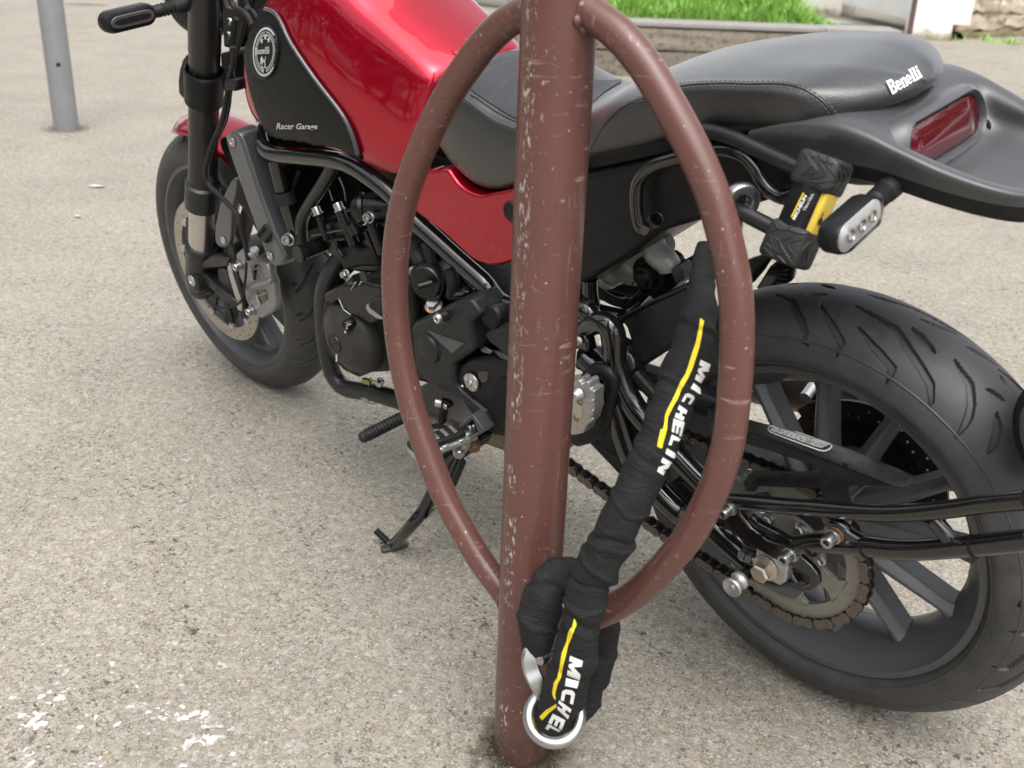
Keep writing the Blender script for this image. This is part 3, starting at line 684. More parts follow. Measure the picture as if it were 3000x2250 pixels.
while z < 1.02:
    h = rk.uniform(0.11, 0.17) if z < 0.82 else 0.13
    t = s0
    while t < 5.2:
        w = rk.uniform(0.14, 0.36); c0 = W_c+dirr*(t+w/2)+nout*(0.08)
        V, F = rock_vf((c0.x, c0.y, z+h/2), w+0.004, 0.16+rk.uniform(0, 0.05), h+0.004, dirr, nout, (0, 0, 1), 0.020, 3, 0.8, int(rk.integers(1e6)))
        o = mk('wall_stone', [Vector(v)-rw.location for v in V], F, M['rubble'], rw); t += w
    z += h; row += 1
foot(W_c+dirr*s0, W_e, wz, wz+0.055, 0.05, 8, 'mossy_foot', M['moss'], rw)
# thin brown post at the planter corner
tp = on_ground('P', 2655, 150); tpo = empty('thin_post', tp); tag(tpo, 'thin brown metal post standing at the planter corner before the white wall', 'post')
tube('pole', [(0, 0, -0.05), (0, 0, 2.2)], 0.017, M['thinpost'], tpo, n=12, k=1); lathe('foot_plate', [(0, 0.012), (0.045, 0.012), (0.045, -0.02), (0, -0.02)], (0, 0, 0), (0, 0, 1), M['thinpost'], tpo, 16)
# weeds by the wall foot
for c, x, y, n_, nm in (('B3', 2030, 470, 90, 'pavement'), ('B3', 1260, 415, 60, 'wall')):
    P = on_ground(c, x, y); s_ = [(P.x+random.gauss(0, 0.10), P.y+random.gauss(0, 0.05), P.z, 1.0) for _ in range(n_)]
    o = grass_blades('weed_tuft', s_[:50], 0.02, 0.055, 9); tag(o, 'small green weed tuft growing '+('on the pavement before the rubble wall' if nm == 'pavement' else 'at the foot of the wall pillar'), 'weed', kind='stuff')
# the trees of the square, to the left of and behind the photographer (they darken the reflections in the paint)
M['foliage'] = simple('tree foliage', (0.045, 0.085, 0.022), 0.6, var=0.4, scale=3)
def treeline():
    r = np.random.default_rng(77); V = []; F = []
    for i in range(25):
        a = math.radians(-7+i*8.2 if i < 17 else 188+(i-17)*8.2); d_ = 13.0+r.uniform(0, 2.6)+(1.5 if i % 2 else 0); bx, by = 0.4+d_*math.cos(a), 1.0+d_*math.sin(a)
        v, f = tube_vf([(bx, by, -0.1), (bx+0.05, by, 1.2), (bx-0.04, by+0.05, 2.6), (bx+0.1, by, 4.2), (bx, by+0.1, 6.2)], [0.26, 0.2, 0.17, 0.12, 0.04], 10); o = len(V); V += v; F += [tuple(k+o for k in q) for q in f]
        for _ in range(46):
            c0 = np.array([bx+r.normal(0, 1.25), by+r.normal(0, 1.25), 4.6+r.normal(0, 1.5)]); cr = r.uniform(0.5, 1.15)
            for _ in range(70):
                d = r.normal(0, 1, 3); d /= np.linalg.norm(d); q = c0+d*cr*r.random()**0.4; u = r.normal(0, 1, 3); u /= np.linalg.norm(u); w = np.cross(u, d); s_ = r.uniform(0.08, 0.19); o = len(V)
                V += [tuple(q+u*s_), tuple(q+w*s_*0.7), tuple(q-u*s_), tuple(q-w*s_*0.7)]; F.append((o, o+1, o+2, o+3))
    me = bpy.data.meshes.new('treeline'); me.from_pydata([tuple(v) for v in V], [], F); o = link('treeline', me, M['foliage']); tag(o, 'line of leafy green trees round the far side of the square', 'trees', kind='stuff')
treeline()
# grey bollard
B0 = gw('A', 540, 1045, 0.0); bo = empty('bollard', B0); tag(bo, 'light grey round steel bollard standing on the paving at the far left', 'bollard')
lathe('bollard_tube', [(0.056, -0.1), (0.056, 1.13), (0.05, 1.165), (0.03, 1.18), (0, 1.184)], (0, 0, 0), (0, 0, 1), M['bollard'], bo, 40)
lathe('drain_hole', [(0, 0.001), (0.008, 0.001), (0.0085, 0), (0.010, 0)], Vector((WO[0]-B0.x, WO[1]-B0.y, 0)).normalized()*0.0562+Vector((0.0, 0.0, 0.0))+Vector((0, 0, gw('A', 527, 447, 0).z+0.30)), (WO[0]-B0.x, WO[1]-B0.y, 0), M['rubber'], bo, 14)
M['paper'] = simple('weathered paper', (0.55, 0.54, 0.52), 0.8, var=0.2, scale=60)
# litter lying on the paving
def litter(name, c, x, y, w, h, mat, label, seed, cat):
    r = np.random.default_rng(seed); P = on_ground(c, x, y); k = mpp(P, WR, WO)*CROPS[c][2]; V = []; F = []
    n = 9
    for i in range(n):
        a = 2*math.pi*i/n; rr = 0.5*(0.75+0.5*r.random()); u, v = math.cos(a)*w*k*rr, math.sin(a)*h*k*2.4*rr
        V.append((RT[0]*-u+FW[0]*v, RT[1]*-u+FW[1]*v, 0.003+0.006*r.random()))
    V.append((0, 0, 0.010)); F = [(i, (i+1) % n, n) for i in range(n)]
    o = mk(name, V, F, mat, None, solid=0.0008); o.location = P; tag(o, label, cat); return o
litter('paper_scrap', 'A', 785, 1518, 135, 24, M['paper'], 'flat white paper scrap on the paving left of the front wheel', 1, 'litter')
litter('paper_scrap', 'P', 228, 637, 22, 6, M['paper'], 'small crumpled white paper scrap lower on the paving left of the front wheel', 2, 'litter')
litter('paper_scrap', 'A', 330, 272, 26, 12, M['paper'], 'tiny white paper scrap on the paving beside the grey bollard', 3, 'litter')
o = litter('leaf_strip', 'A', 690, 38, 300, 22, M['moss'], 'long dark strip of dead leaves on the paving behind the bollard', 4, 'litter')
# loose grit: small stones that stand proud of the paving
def grit():
    r = np.random.default_rng(5); V = []; F = []
    for i in range(9000):
        fwd = 0.55+4.2*r.random()**1.7; lat = r.uniform(-0.62, 0.62)*(fwd+0.35)*0.95
        x, y = WO[0]+RT[0]*lat+FW[0]*fwd, WO[1]+RT[1]*lat+FW[1]*fwd; s = r.uniform(0.0012, 0.0042)*(1.0 if r.random() < 0.96 else 1.8); o_ = len(V)
        a = r.uniform(0, 6.28); ca, sa = math.cos(a), math.sin(a); e = r.uniform(0.6, 1)
        for k in range(5):
            b_ = 2*math.pi*k/5+r.uniform(-.3, .3); u, v = math.cos(b_)*s, math.sin(b_)*s*e; V.append((x+u*ca-v*sa, y+u*sa+v*ca, -0.0005))
        for k in range(5):
            b_ = 2*math.pi*k/5+r.uniform(-.3, .3); u, v = math.cos(b_)*s*0.6, math.sin(b_)*s*e*0.6; V.append((x+u*ca-v*sa, y+u*sa+v*ca, s*r.uniform(0.35, 0.7)))
        F += [(o_+k, o_+(k+1) % 5, o_+5+(k+1) % 5, o_+5+k) for k in range(5)]+[tuple(range(o_+5, o_+10))]
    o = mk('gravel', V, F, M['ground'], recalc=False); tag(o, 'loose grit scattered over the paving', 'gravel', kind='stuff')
grit()

# ------------------------------------------------------------------ rack: brown steel post with a welded bow on either side
AX = Vector((0.1955, 0.4455, 0)); UX = Vector((-0.997, -0.07, 0)).normalized()
rack = empty('bicycle_rack', AX); tag(rack, 'scratched brown steel post with welded oval hoop in front of the motorcycle', 'rack')
tube('post', [(0, 0, -0.12), (0, 0, 0.3), (0, 0, 1.35)], 0.0382, M['rack'], rack, n=56, k=1)
left_b = [(-0.030, 0.934), (-0.063, 0.920), (-0.094, 0.897), (-0.124, 0.865), (-0.154, 0.827), (-0.190, 0.768), (-0.219, 0.703), (-0.233, 0.645), (-0.2365, 0.585), (-0.230, 0.515), (-0.21, 0.444), (-0.182, 0.385), (-0.149, 0.329), (-0.113, 0.288), (-0.077, 0.254), (-0.030, 0.222)]
right_b = [(0.030, 0.938), (0.067, 0.922), (0.092, 0.905), (0.116, 0.883), (0.155, 0.839), (0.182, 0.803), (0.201, 0.77), (0.226, 0.708), (0.238, 0.644), (0.242, 0.566), (0.239, 0.52), (0.229, 0.474), (0.213, 0.426), (0.189, 0.379), (0.162, 0.333), (0.131, 0.294), (0.09, 0.255), (0.03, 0.218)]
bows = []
for b_ in (left_b, right_b):
    bows.append(tube('hoop', [tuple(UX*u+Vector((0, 0, z))) for u, z in b_], 0.0168, M['rack'], rack, n=28, k=6))
for b_ in (left_b, right_b):
    for i in (0, -1):
        u, z = b_[i]; s_ = 1 if u > 0 else -1; P = UX*(s_*0.0385)+Vector((0, 0, z+(-0.004 if i == 0 else 0.006)))
        r = np.random.default_rng(int(abs(u*1e4)+z*100)); d = Vector((s_*UX.x*0.85, s_*UX.y*0.85, (-0.5 if i == 0 else -0.5))).normalized(); x_, y_, z_ = frame_of(d)
        ring = []
        for k in range(22):
            a = 2*math.pi*k/22; q = P+(x_*math.cos(a)+y_*math.sin(a))*0.0175
            h_ = Vector((q.x, q.y, 0)); h_ = h_.normalized()*0.0385 if h_.length > 1e-6 else h_; ring.append((h_.x, h_.y, q.z))
        tube('weld', ring, [0.0042+0.0014*math.sin(k*2.1+r.random()) for k in range(22)], M['rack'], rack, n=8, k=2, closed=True)
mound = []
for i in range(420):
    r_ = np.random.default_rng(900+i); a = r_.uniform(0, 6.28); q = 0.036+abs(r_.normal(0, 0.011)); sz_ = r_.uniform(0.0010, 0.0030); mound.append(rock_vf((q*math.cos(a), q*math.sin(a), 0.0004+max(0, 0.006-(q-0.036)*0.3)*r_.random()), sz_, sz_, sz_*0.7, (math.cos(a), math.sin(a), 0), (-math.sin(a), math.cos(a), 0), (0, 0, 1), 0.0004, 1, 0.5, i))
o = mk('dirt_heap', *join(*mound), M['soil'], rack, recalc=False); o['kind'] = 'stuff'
# ------------------------------------------------------------------ motorcycle (built upright, then leaned on its stand)
bike = empty('motorcycle', (0, 0, ZG)); bike.rotation_euler = (-LEAN, 0, 0)
tag(bike, 'red and black roadster motorcycle parked on its side stand behind the brown rack', 'motorcycle')
YA = (0, 1, 0)
WB = 1.443; RAKE = math.radians(24.5)
# ---- wheels
def tyre_part(parent, cx, cz, R, half, nu, grooves, name='tyre'):
    """half = profile (y, r) from crown to bead; grooves = [(theta, arc) polylines, width, depth]"""
    hp = np.array(half); pr = np.vstack([hp[::-1]*np.array([1, 1]), hp[1:]*np.array([-1, 1])])     # +y bead .. crown .. -y bead
    pr = np.array(cat_rom([list(p) for p in pr], 6 if nu < 1500 else 9))
    s = np.r_[0, np.cumsum(np.linalg.norm(np.diff(pr, axis=0), axis=1))]; ic = np.argmax(pr[:, 1]); arc = s[ic]-s          # + on the left side
    nv = len(pr); th = np.linspace(0, 2*np.pi, nu, endpoint=False)
    TH, AR = np.meshgrid(th, arc, indexing='ij'); dep = np.zeros_like(TH)
    for pts, wd, dp in grooves:
        t0 = pts[0][0]; pts = np.array([( (p[0]-t0+math.pi) % (2*math.pi)-math.pi, p[1]) for p in pts])
        dt = (TH-t0+math.pi) % (2*math.pi)-math.pi
        m = (dt > pts[:, 0].min()-0.05) & (dt < pts[:, 0].max()+0.05)
        if not m.any(): continue
        X = dt[m]*R; Y = AR[m]; best = np.full(X.shape, 9.0)
        n = len(pts)-1
        for i in range(n):
            ax_, ay_ = pts[i][0]*R, pts[i][1]; bx, by = pts[i+1][0]*R, pts[i+1][1]; L2 = (bx-ax_)**2+(by-ay_)**2+1e-12
            u = np.clip(((X-ax_)*(bx-ax_)+(Y-ay_)*(by-ay_))/L2, 0, 1); g = (i+u)/n
            w_ = wd*np.minimum(1, 0.25+2.2*np.minimum(g, 1-g)*1.3)
            best = np.minimum(best, np.hypot(X-ax_-u*(bx-ax_), Y-ay_-u*(by-ay_))/w_)
        dep[m] = np.maximum(dep[m], dp*np.clip((1.15-best)*4, 0, 1))
    # profile normals
    tg = np.gradient(pr, axis=0); nr = np.stack([tg[:, 1], -tg[:, 0]], 1); nr /= np.linalg.norm(nr, axis=1)[:, None]
    if nr[ic][1] < 0: nr = -nr
    y = pr[None, :, 0]-dep*nr[None, :, 0]; r = pr[None, :, 1]-dep*nr[None, :, 1]
    V = np.stack([cx+r*np.cos(th)[:, None], np.broadcast_to(y, r.shape), cz+r*np.sin(th)[:, None]], -1).reshape(-1, 3)
    i = np.arange(nu)[:, None]; j = np.arange(nv-1)[None, :]; i2 = (i+1) % nu
    F = np.stack([i*nv+j, i2*nv+j, i2*nv+j+1, i*nv+j+1], -1).reshape(-1, 4)
    me = bpy.data.meshes.new(name); me.from_pydata(V.tolist(), [], F.tolist()); me.shade_smooth()
    me.set_sharp_from_angle(angle=math.radians(32))
    bm = bmesh.new(); bm.from_mesh(me); bmesh.ops.recalc_face_normals(bm, faces=bm.faces); bm.to_mesh(me); bm.free()
    return link(name, me, M['tyre'], parent)
def torus_hit(p, cx, cz, R, half):
    """where a sight line meets the tyre: (theta, arc)"""
    d = sight(p, CR); d = d/np.linalg.norm(d); ys = np.array([h[0] for h in half]); rs = np.array([h[1] for h in half])
    sarc = np.r_[0, np.cumsum(np.hypot(np.diff(ys), np.diff(rs)))]
    t = np.linspace(0.5, 2.6, 6000); P = CO[None]+t[:, None]*d[None]; r = np.hypot(P[:, 0]-cx, P[:, 2]-cz)
    k = int(np.argmax(ys)) ; lim = np.interp(np.abs(P[:, 1]), ys[:k+1], rs[:k+1]); ins = (r < lim) & (np.abs(P[:, 1]) < ys[k])
    if not ins.any(): return None
    q = P[np.argmax(ins)]; return (math.atan2(q[2]-cz, q[0]-cx), math.copysign(np.interp(abs(q[1]), ys[:k+1], sarc[:k+1]), q[1]))
def rim_part(parent, cx, cz, Rf, yf, r_in, mat):
    prof = [(Rf, yf), (Rf+0.002, yf-0.002), (Rf-0.001, yf-0.007), (Rf-0.012, yf-0.012), (Rf-0.012, -yf+0.012), (Rf-0.001, -yf+0.007), (Rf+0.002, -yf+0.002), (Rf, -yf), (Rf-0.009, -yf),
            (Rf-0.012, -yf+0.006), (Rf-0.019, -yf+0.014), (r_in+0.010, -yf+0.030), (r_in, -0.020), (r_in-0.004, 0), (r_in, 0.020), (r_in+0.010, yf-0.030), (Rf-0.019, yf-0.014), (Rf-0.012, yf-0.006), (Rf-0.009, yf)]
    return lathe('rim', prof, (cx, 0, cz), YA, mat, parent, n=128, closed=True)
def spoke(parent, cx, cz, a, r0, r1, w0, w1, y0, y1, d, mat):
    c, s = math.cos(a), math.sin(a); t = Vector((-s, 0, c)); rd = Vector((c, 0, s)); V = []
    for r, w, y in ((r0, w0, y0), (0.55*r0+0.45*r1, (w0+w1)/2*0.92, (y0+y1)/2), (r1-0.012, w1, y1), (r1+0.006, w1*1.7, y1)):
        o = Vector((cx, 0, cz))+rd*r
        for u, v in ((-1, -d), (-1, 0.0), (-0.18, d*0.42), (0.18, d*0.42), (1, 0.0), (1, -d)): V.append(o+t*(u*w/2)+Vector((0, y+v, 0)))
    n = 6; F = [(i*n+j, i*n+(j+1) % n, (i+1)*n+(j+1) % n, (i+1)*n+j) for i in range(3) for j in range(n)]+[tuple(range(n)), tuple(range(18, 24))]
    return mk('spoke', V, F, mat, parent, bevel=0.0025)
REAR_T = [(0, .311), (.0138, .3098), (.0274, .3063), (.0400, .3007), (.0514, .2931), (.0613, .2838), (.0693, .2726), (.0750, .2610), (.0780, .2500), (.0765, .2410), (.0715, .2345), (.0665, .2318)]
FRONT_T = [(0, .299), (.0104, .2981), (.0205, .2955), (.030, .2913), (.0386, .2856), (.046, .2786), (.052, .2702), (.0570, .2600), (.0592, .2500), (.0575, .2410), (.0550, .2345), (.0535, .2318)]
GR = [[(330, 310), (460, 355), (500, 440), (545, 530), (578, 640), (560, 690), (600, 730)], [(700, 392), (780, 545), (825, 625), (872, 712), (830, 825)], [(980, 403), (1150, 495), (1310, 588), (1420, 765), (1510, 900), (1590, 1040), (1598, 1180), (1575, 1230)],
      [(1008, 577), (1120, 722), (1215, 830), (1283, 912), (1262, 975), (1232, 1035)], [(1445, 582), (1540, 690), (1630, 785)], [(1790, 845), (1850, 940), (1912, 1040), (1925, 1200), (1900, 1310), (1850, 1400), (1795, 1475)], [(2130, 1275), (2140, 1400), (2110, 1520), (2060, 1600)]]
GS = [[(708, 232), (815, 266)], [(585, 318), (755, 315)], [(1090, 316), (1260, 365), (1500, 445)], [(1515, 515), (1660, 575), (1805, 636)], [(1890, 740), (2000, 800), (2130, 890)], [(2048, 1078), (2120, 1125), (2190, 1172)], [(440, 228), (520, 224)], [(2160, 970), (2205, 1045)]]
gro = []
for gl, wd, dp in ((GR, 0.0042, 0.0050), (GS, 0.0032, 0.0045)):
    for g in gl:
        q = [torus_hit(px('H', *p), 0, .311, .311, REAR_T[:9]) for p in g]; q = [x for x in q if x]
        if len(q) > 1: gro.append((q, wd, dp))
span = math.radians(97)
allg = list(gro)
for k in (1, 2, -1):
    for q, wd, dp in gro: allg.append(([(t+span*k*0.93, a) for t, a in q], wd, dp))
mir = [([(t+0.13, -a) for t, a in q], wd, dp) for q, wd, dp in allg if max(abs(a) for t, a in q) > 0.03]
rear = empty('rear_wheel'); rear.parent = bike
tyre_part(rear, 0, .311, .311, REAR_T, 2000, allg+mir)
rim_part(rear, 0, .311, .2308, .0665, .190, M['wheel'])
for i in range(12):
    spoke(rear, 0, .311, math.radians(53+30*i), 0.045, 0.192, 0.034, 0.019, 0.040, 0.022, 0.028, M['wheel'])
lathe('wheel_hub', [(0, 0.075), (0.034, 0.075), (0.040, 0.070), (0.060, 0.058), (0.066, 0.03), (0.060, -0.03), (0.055, -0.07), (0.03, -0.075), (0, -0.075)], (0, 0, .311), YA, M['wheel'], rear, 40)
def disc_vf(cx, cz, y, r0, r1, th, n, rows, hole):
    """brake disc with drilled holes left open"""
    nu = n*4; V = []; F = []
    prof = np.linspace(r0, r1, 9)
    for side in (0, 1):
        for i in range(nu):
            a = 2*math.pi*i/nu
            for r in prof: V.append((cx+r*math.cos(a), y-th*side, cz+r*math.sin(a)))
    m = 9
    def open_(i, j): return (i % 12 in rows.get(j, ()))
    for i in range(nu):
        for j in range(m-1):
            a, b, c, d = i*m+j, ((i+1) % nu)*m+j, ((i+1) % nu)*m+j+1, i*m+j+1; o = nu*m
            if open_(i, j):
                for p, q in ((a, b), (b, c), (c, d), (d, a)): F.append((p, q, q+o, p+o))
                continue
            F += [(a, b, c, d), (a+o, d+o, c+o, b+o)]
    for i in range(nu):
        for j in (0, m-1): a, b = i*m+j, ((i+1) % nu)*m+j; F.append((a, b, b+nu*m, a+nu*m))
    return V, F
V, F = disc_vf(0, .311, -0.068, 0.085, 0.120, 0.005, 42, {2: (1,), 5: (5, ), 3: (9,)}, 0.004); mk('brake_disc', V, F, M['disc_dark'], rear); lathe('disc_carrier', [(0, 0), (0.070, 0), (0.088, -0.004), (0.088, -0.009), (0, -0.009)], (0, -0.060, .311), YA, M['plastic'], rear, 40)
# raised lettering and bands on the left sidewall
def sidewall_text(s, th0, size, r_mid, parent, prof, cz):
    V, F = text_vf(s, 0.02); ys = np.array([p[0] for p in prof[::-1]]); rs = np.array([p[1] for p in prof[::-1]]); P = []
    V, F = subdivide([(v[0]*1000, v[1]*1000) for v in V], F, 220.0); out = []
    for x, y in V:
        r = r_mid+(y/1000-0.35)*size; th = th0+x/1000*size/r_mid; yy = float(np.interp(r, rs, ys)); out.append((r*math.cos(th), yy+0.0007, cz+r*math.sin(th)))
    return mk('sidewall_lettering', out, F, M['tyre'], parent, smooth=False)
sidewall_text('160/60 ZR17 M/C (69W)', math.radians(-120), 0.019, 0.2535, rear, REAR_T, .311); sidewall_text('TUBELESS RADIAL', math.radians(178), 0.015, 0.2535, rear, REAR_T, .311)
for r_, w_ in ((0.2715, 0.0012), (0.2400, 0.0010)):
    ys = np.array([p[0] for p in REAR_T[::-1]]); rs = np.array([p[1] for p in REAR_T[::-1]]); yy = float(np.interp(r_, rs, ys)); lathe('sidewall_band', [(r_-0.002, -0.001), (r_-w_, w_*0.6), (r_+w_, w_*0.5), (r_+0.002, -0.001)], (0, yy, .311), YA, M['tyre'], rear, 160)
# rear sprocket and chain
sy = 0.1206; RS = 0.1075; PITCH = 0.015875
def sprocket_vf(cx, cz, y, R, nt, th, windows=True):
    V = []; F = []; N = nt*4
    rr = []
    for i in range(N):
        k = i % 4; rr.append(R+(0.0052 if k in (0,) else 0.0035 if k == 1 else -0.0028 if k == 2 else -0.0028+0.004*0))
    prof_in = 0.082 if windows else 0.012
    for s in (0, 1):
        for i in range(N):
            a = 2*math.pi*i/N
            for r in (prof_in, R-0.006, rr[i]): V.append((cx+r*math.cos(a), y-th*s, cz+r*math.sin(a)))
    o = N*3
    for i in range(N):
        i2 = (i+1) % N
        for j in (0, 1): F += [(i*3+j, i2*3+j, i2*3+j+1, i*3+j+1), (o+i*3+j, o+i*3+j+1, o+i2*3+j+1, o+i2*3+j)]
        for j in (0, 2): F.append((i*3+j, i2*3+j, o+i2*3+j, o+i*3+j))
    return V, F
V, F = sprocket_vf(0, .311, sy+0.003, RS, 43, 0.007)
arms = []
for i in range(6):
    a = math.radians(60*i+22); c, s = math.cos(a), math.sin(a); t = Vector((-s, 0, c)); rd = Vector((c, 0, s)); o = Vector((0, sy+0.003, .311)); pts = []
    for r, w in ((0.030, 0.040), (0.055, 0.024), (0.070, 0.026), (0.0835, 0.052)): pts.append(o+rd*r+t*(w/2))
    for r, w in ((0.0835, 0.052), (0.070, 0.026), (0.055, 0.024), (0.030, 0.040)): pts.append(o+rd*r-t*(w/2))
    arms.append(prism_vf(pts, (0, -0.007, 0)))
arms.append(lathe_vf([(0, 0), (0.052, 0), (0.052, -0.007), (0, -0.007)], (0, sy+0.0034, .311), YA, 40))
spk = mk('rear_sprocket', *join((V, F), *arms), M['sprocket'], rear, bevel=0.0006)
for i in range(6):
    a = math.radians(60*i+52); bolt((0.046*math.cos(a), sy+0.003, .311+0.046*math.sin(a)), YA, 0.0075, 0.010, M['steel'], rear, 'hex')
# chain path: rear sprocket, lower run, front sprocket, upper run
FX, FZ, RFS = 0.575, 0.375, 0.036
def chain_path():
    Rr = 0.1085; C1, C2 = np.array([0, .311]), np.array([FX, FZ]); d = C2-C1; D = np.linalg.norm(d); b = math.atan2(d[1], d[0])
    g = math.acos((Rr-RFS)/D); pts = []
    a_up, a_lo = b+g, b-g+2*math.pi
    for a in np.linspace(a_up, a_lo, 120): pts.append(C1+Rr*np.array([math.cos(a), math.sin(a)]))
    lo1 = C1+Rr*np.array([math.cos(b-g), math.sin(b-g)]); lo2 = C2+RFS*np.array([math.cos(b-g), math.sin(b-g)])
    for t in np.linspace(0, 1, 60)[1:]: q = lo1+(lo2-lo1)*t; pts.append(q+np.array([0, -0.016*4*t*(1-t)]))
    for a in np.linspace(b-g, b+g, 40)[1:]: pts.append(C2+RFS*np.array([math.cos(a), math.sin(a)]))
    up2 = C2+RFS*np.array([math.cos(b+g), math.sin(b+g)]); up1 = C1+Rr*np.array([math.cos(b+g), math.sin(b+g)])
    for t in np.linspace(0, 1, 60)[1:]: pts.append(up2+(up1-up2)*t)
    return np.array(pts)
cp = chain_path(); cs = np.r_[0, np.cumsum(np.linalg.norm(np.diff(cp, axis=0), axis=1))]; nl = int(cs[-1]/PITCH); nl -= nl % 2; stp = cs[-1]/nl
pins = np.stack([np.interp(np.arange(nl)*stp, cs, cp[:, 0]), np.interp(np.arange(nl)*stp, cs, cp[:, 1])], 1)
rol = []
for p in pins: rol.append(lathe_vf([(0, 0.0085), (0.0026, 0.0085), (0.0026, 0.0042), (0.0051, 0.0042), (0.0051, -0.0042), (0.0026, -0.0042), (0.0026, -0.0085), (0, -0.0085)], (p[0], sy, p[1]), YA, 8))
chain = mk('drive_chain', *join(*rol), M['grease'], bike)
def link_me(y, h, nm):
    o = []; L = stp/2; n = 9
    for i in range(n): a = -math.pi/2+math.pi*i/(n-1); o.append((L+h*math.cos(a), h*math.sin(a)))
    o.append((0, h*0.72))
    for i in range(n): a = math.pi/2+math.pi*i/(n-1); o.append((-L+h*math.cos(a), h*math.sin(a)))
    o.append((0, -h*0.72)); vfs = []
    for ys in (y, -y-0.0017): vfs.append(prism_vf([(q[0], ys+0.0017, q[1]) for q in o], (0, -0.0017, 0)))
    for sx in (-L, L):
        vfs.append(lathe_vf([(0.0024, 0), (0.0021, 0.0012), (0, 0.0014)], (sx, y+0.0017, 0), YA, 8))
    V, F = join(*vfs); me = bpy.data.meshes.new(nm); me.from_pydata([tuple(v) for v in V], [], F)
    bm = bmesh.new(); bm.from_mesh(me); bmesh.ops.recalc_face_normals(bm, faces=bm.faces); bm.to_mesh(me); bm.free(); return me
m_out, m_in = link_me(0.0072, 0.0073, 'chain_link'), link_me(0.0046, 0.0076, 'chain_link')
for i in range(nl):
    a, b = pins[i], pins[(i+1) % nl]; me = m_out if i % 2 else m_in; o = bpy.data.objects.new('chain_link', me); C.objects.link(o); o.parent = chain
    if not me.materials: me.materials.append(M['chainlink'] if i % 2 else M['grease'])
    c = (a+b)/2; o.matrix_local = Matrix.Translation((c[0], sy, c[1])) @ Matrix.Rotation(-math.atan2(b[1]-a[1], b[0]-a[0]), 4, 'Y')
# ---- front wheel, turned slightly in its fork
DELTA = -0.0171
SA = Vector((-math.sin(RAKE), 0, math.cos(RAKE))); SO = Vector((WB+0.100, 0, 0))
front = empty('front_wheel'); front.parent = bike
front.matrix_local = Matrix.Translation(SO) @ Matrix.Rotation(DELTA, 4, SA) @ Matrix.Translation(-SO)
fg = []
for i in range(26):
    t = 2*math.pi*i/26
    for s in (1, -1):
        o = 0.12 if s < 0 else 0
        fg.append(([(t+o, s*0.006), (t+o+0.06, s*0.022), (t+o+0.13, s*0.040), (t+o+0.17, s*0.058)], 0.0030, 0.0045))
        fg.append(([(t+o+0.10, s*0.050), (t+o+0.13, s*0.066)], 0.0026, 0.004))
tyre_part(front, WB, .299, .299, FRONT_T, 760, fg)
rim_part(front, WB, .299, .2308, .0535, .196, M['wheel'])
for i in range(12): spoke(front, WB, .299, math.radians(2+30*i), 0.04, 0.198, 0.030, 0.016, 0.034, 0.018, 0.024, M['wheel'])
lathe('wheel_hub', [(0, 0.062), (0.03, 0.062), (0.045, 0.052), (0.048, 0.0), (0.045, -0.052), (0, -0.06)], (WB, 0, .299), YA, M['wheel'], front, 36)
V, F = disc_vf(WB, .299, 0.0735, 0.130, 0.160, 0.005, 45, {2: (1,), 4: (5,), 6: (9,)}, 0.004); dsc = mk('brake_disc', V, F, M['disc'], front)
V, F = disc_vf(WB, .299, -0.0685, 0.130, 0.160, 0.005, 45, {2: (1,), 4: (5,), 6: (9,)}, 0.004); mk('brake_disc', V, F, M['disc'], front)
car = [lathe_vf([(0.055, 0), (0.072, 0), (0.072, -0.006), (0.055, -0.006)], (WB, 0.072, .299), YA, 40, True)]
for i in range(10):
    a = math.radians(36*i+10); c, s = math.cos(a), math.sin(a); t = Vector((-s, 0, c)); rd = Vector((c, 0, s)); o = Vector((WB, 0.072, .299))
    car.append(prism_vf([o+rd*0.070+t*0.012, o+rd*0.126+t*0.006, o+rd*0.126-t*0.006, o+rd*0.070-t*0.012], (0, -0.006, 0)))
mk('disc_carrier', *join(*car), M['plastic'], front, bevel=0.001)
for i in range(10):
    a = math.radians(36*i+10); c, s = math.cos(a), math.sin(a); lathe('disc_button', [(0, 0.003), (0.007, 0.003), (0.009, 0.0015), (0.0095, -0.005), (0, -0.005)], (WB+0.129*c, 0.0735, .299+0.129*s), YA, M['alu'], front, 16)

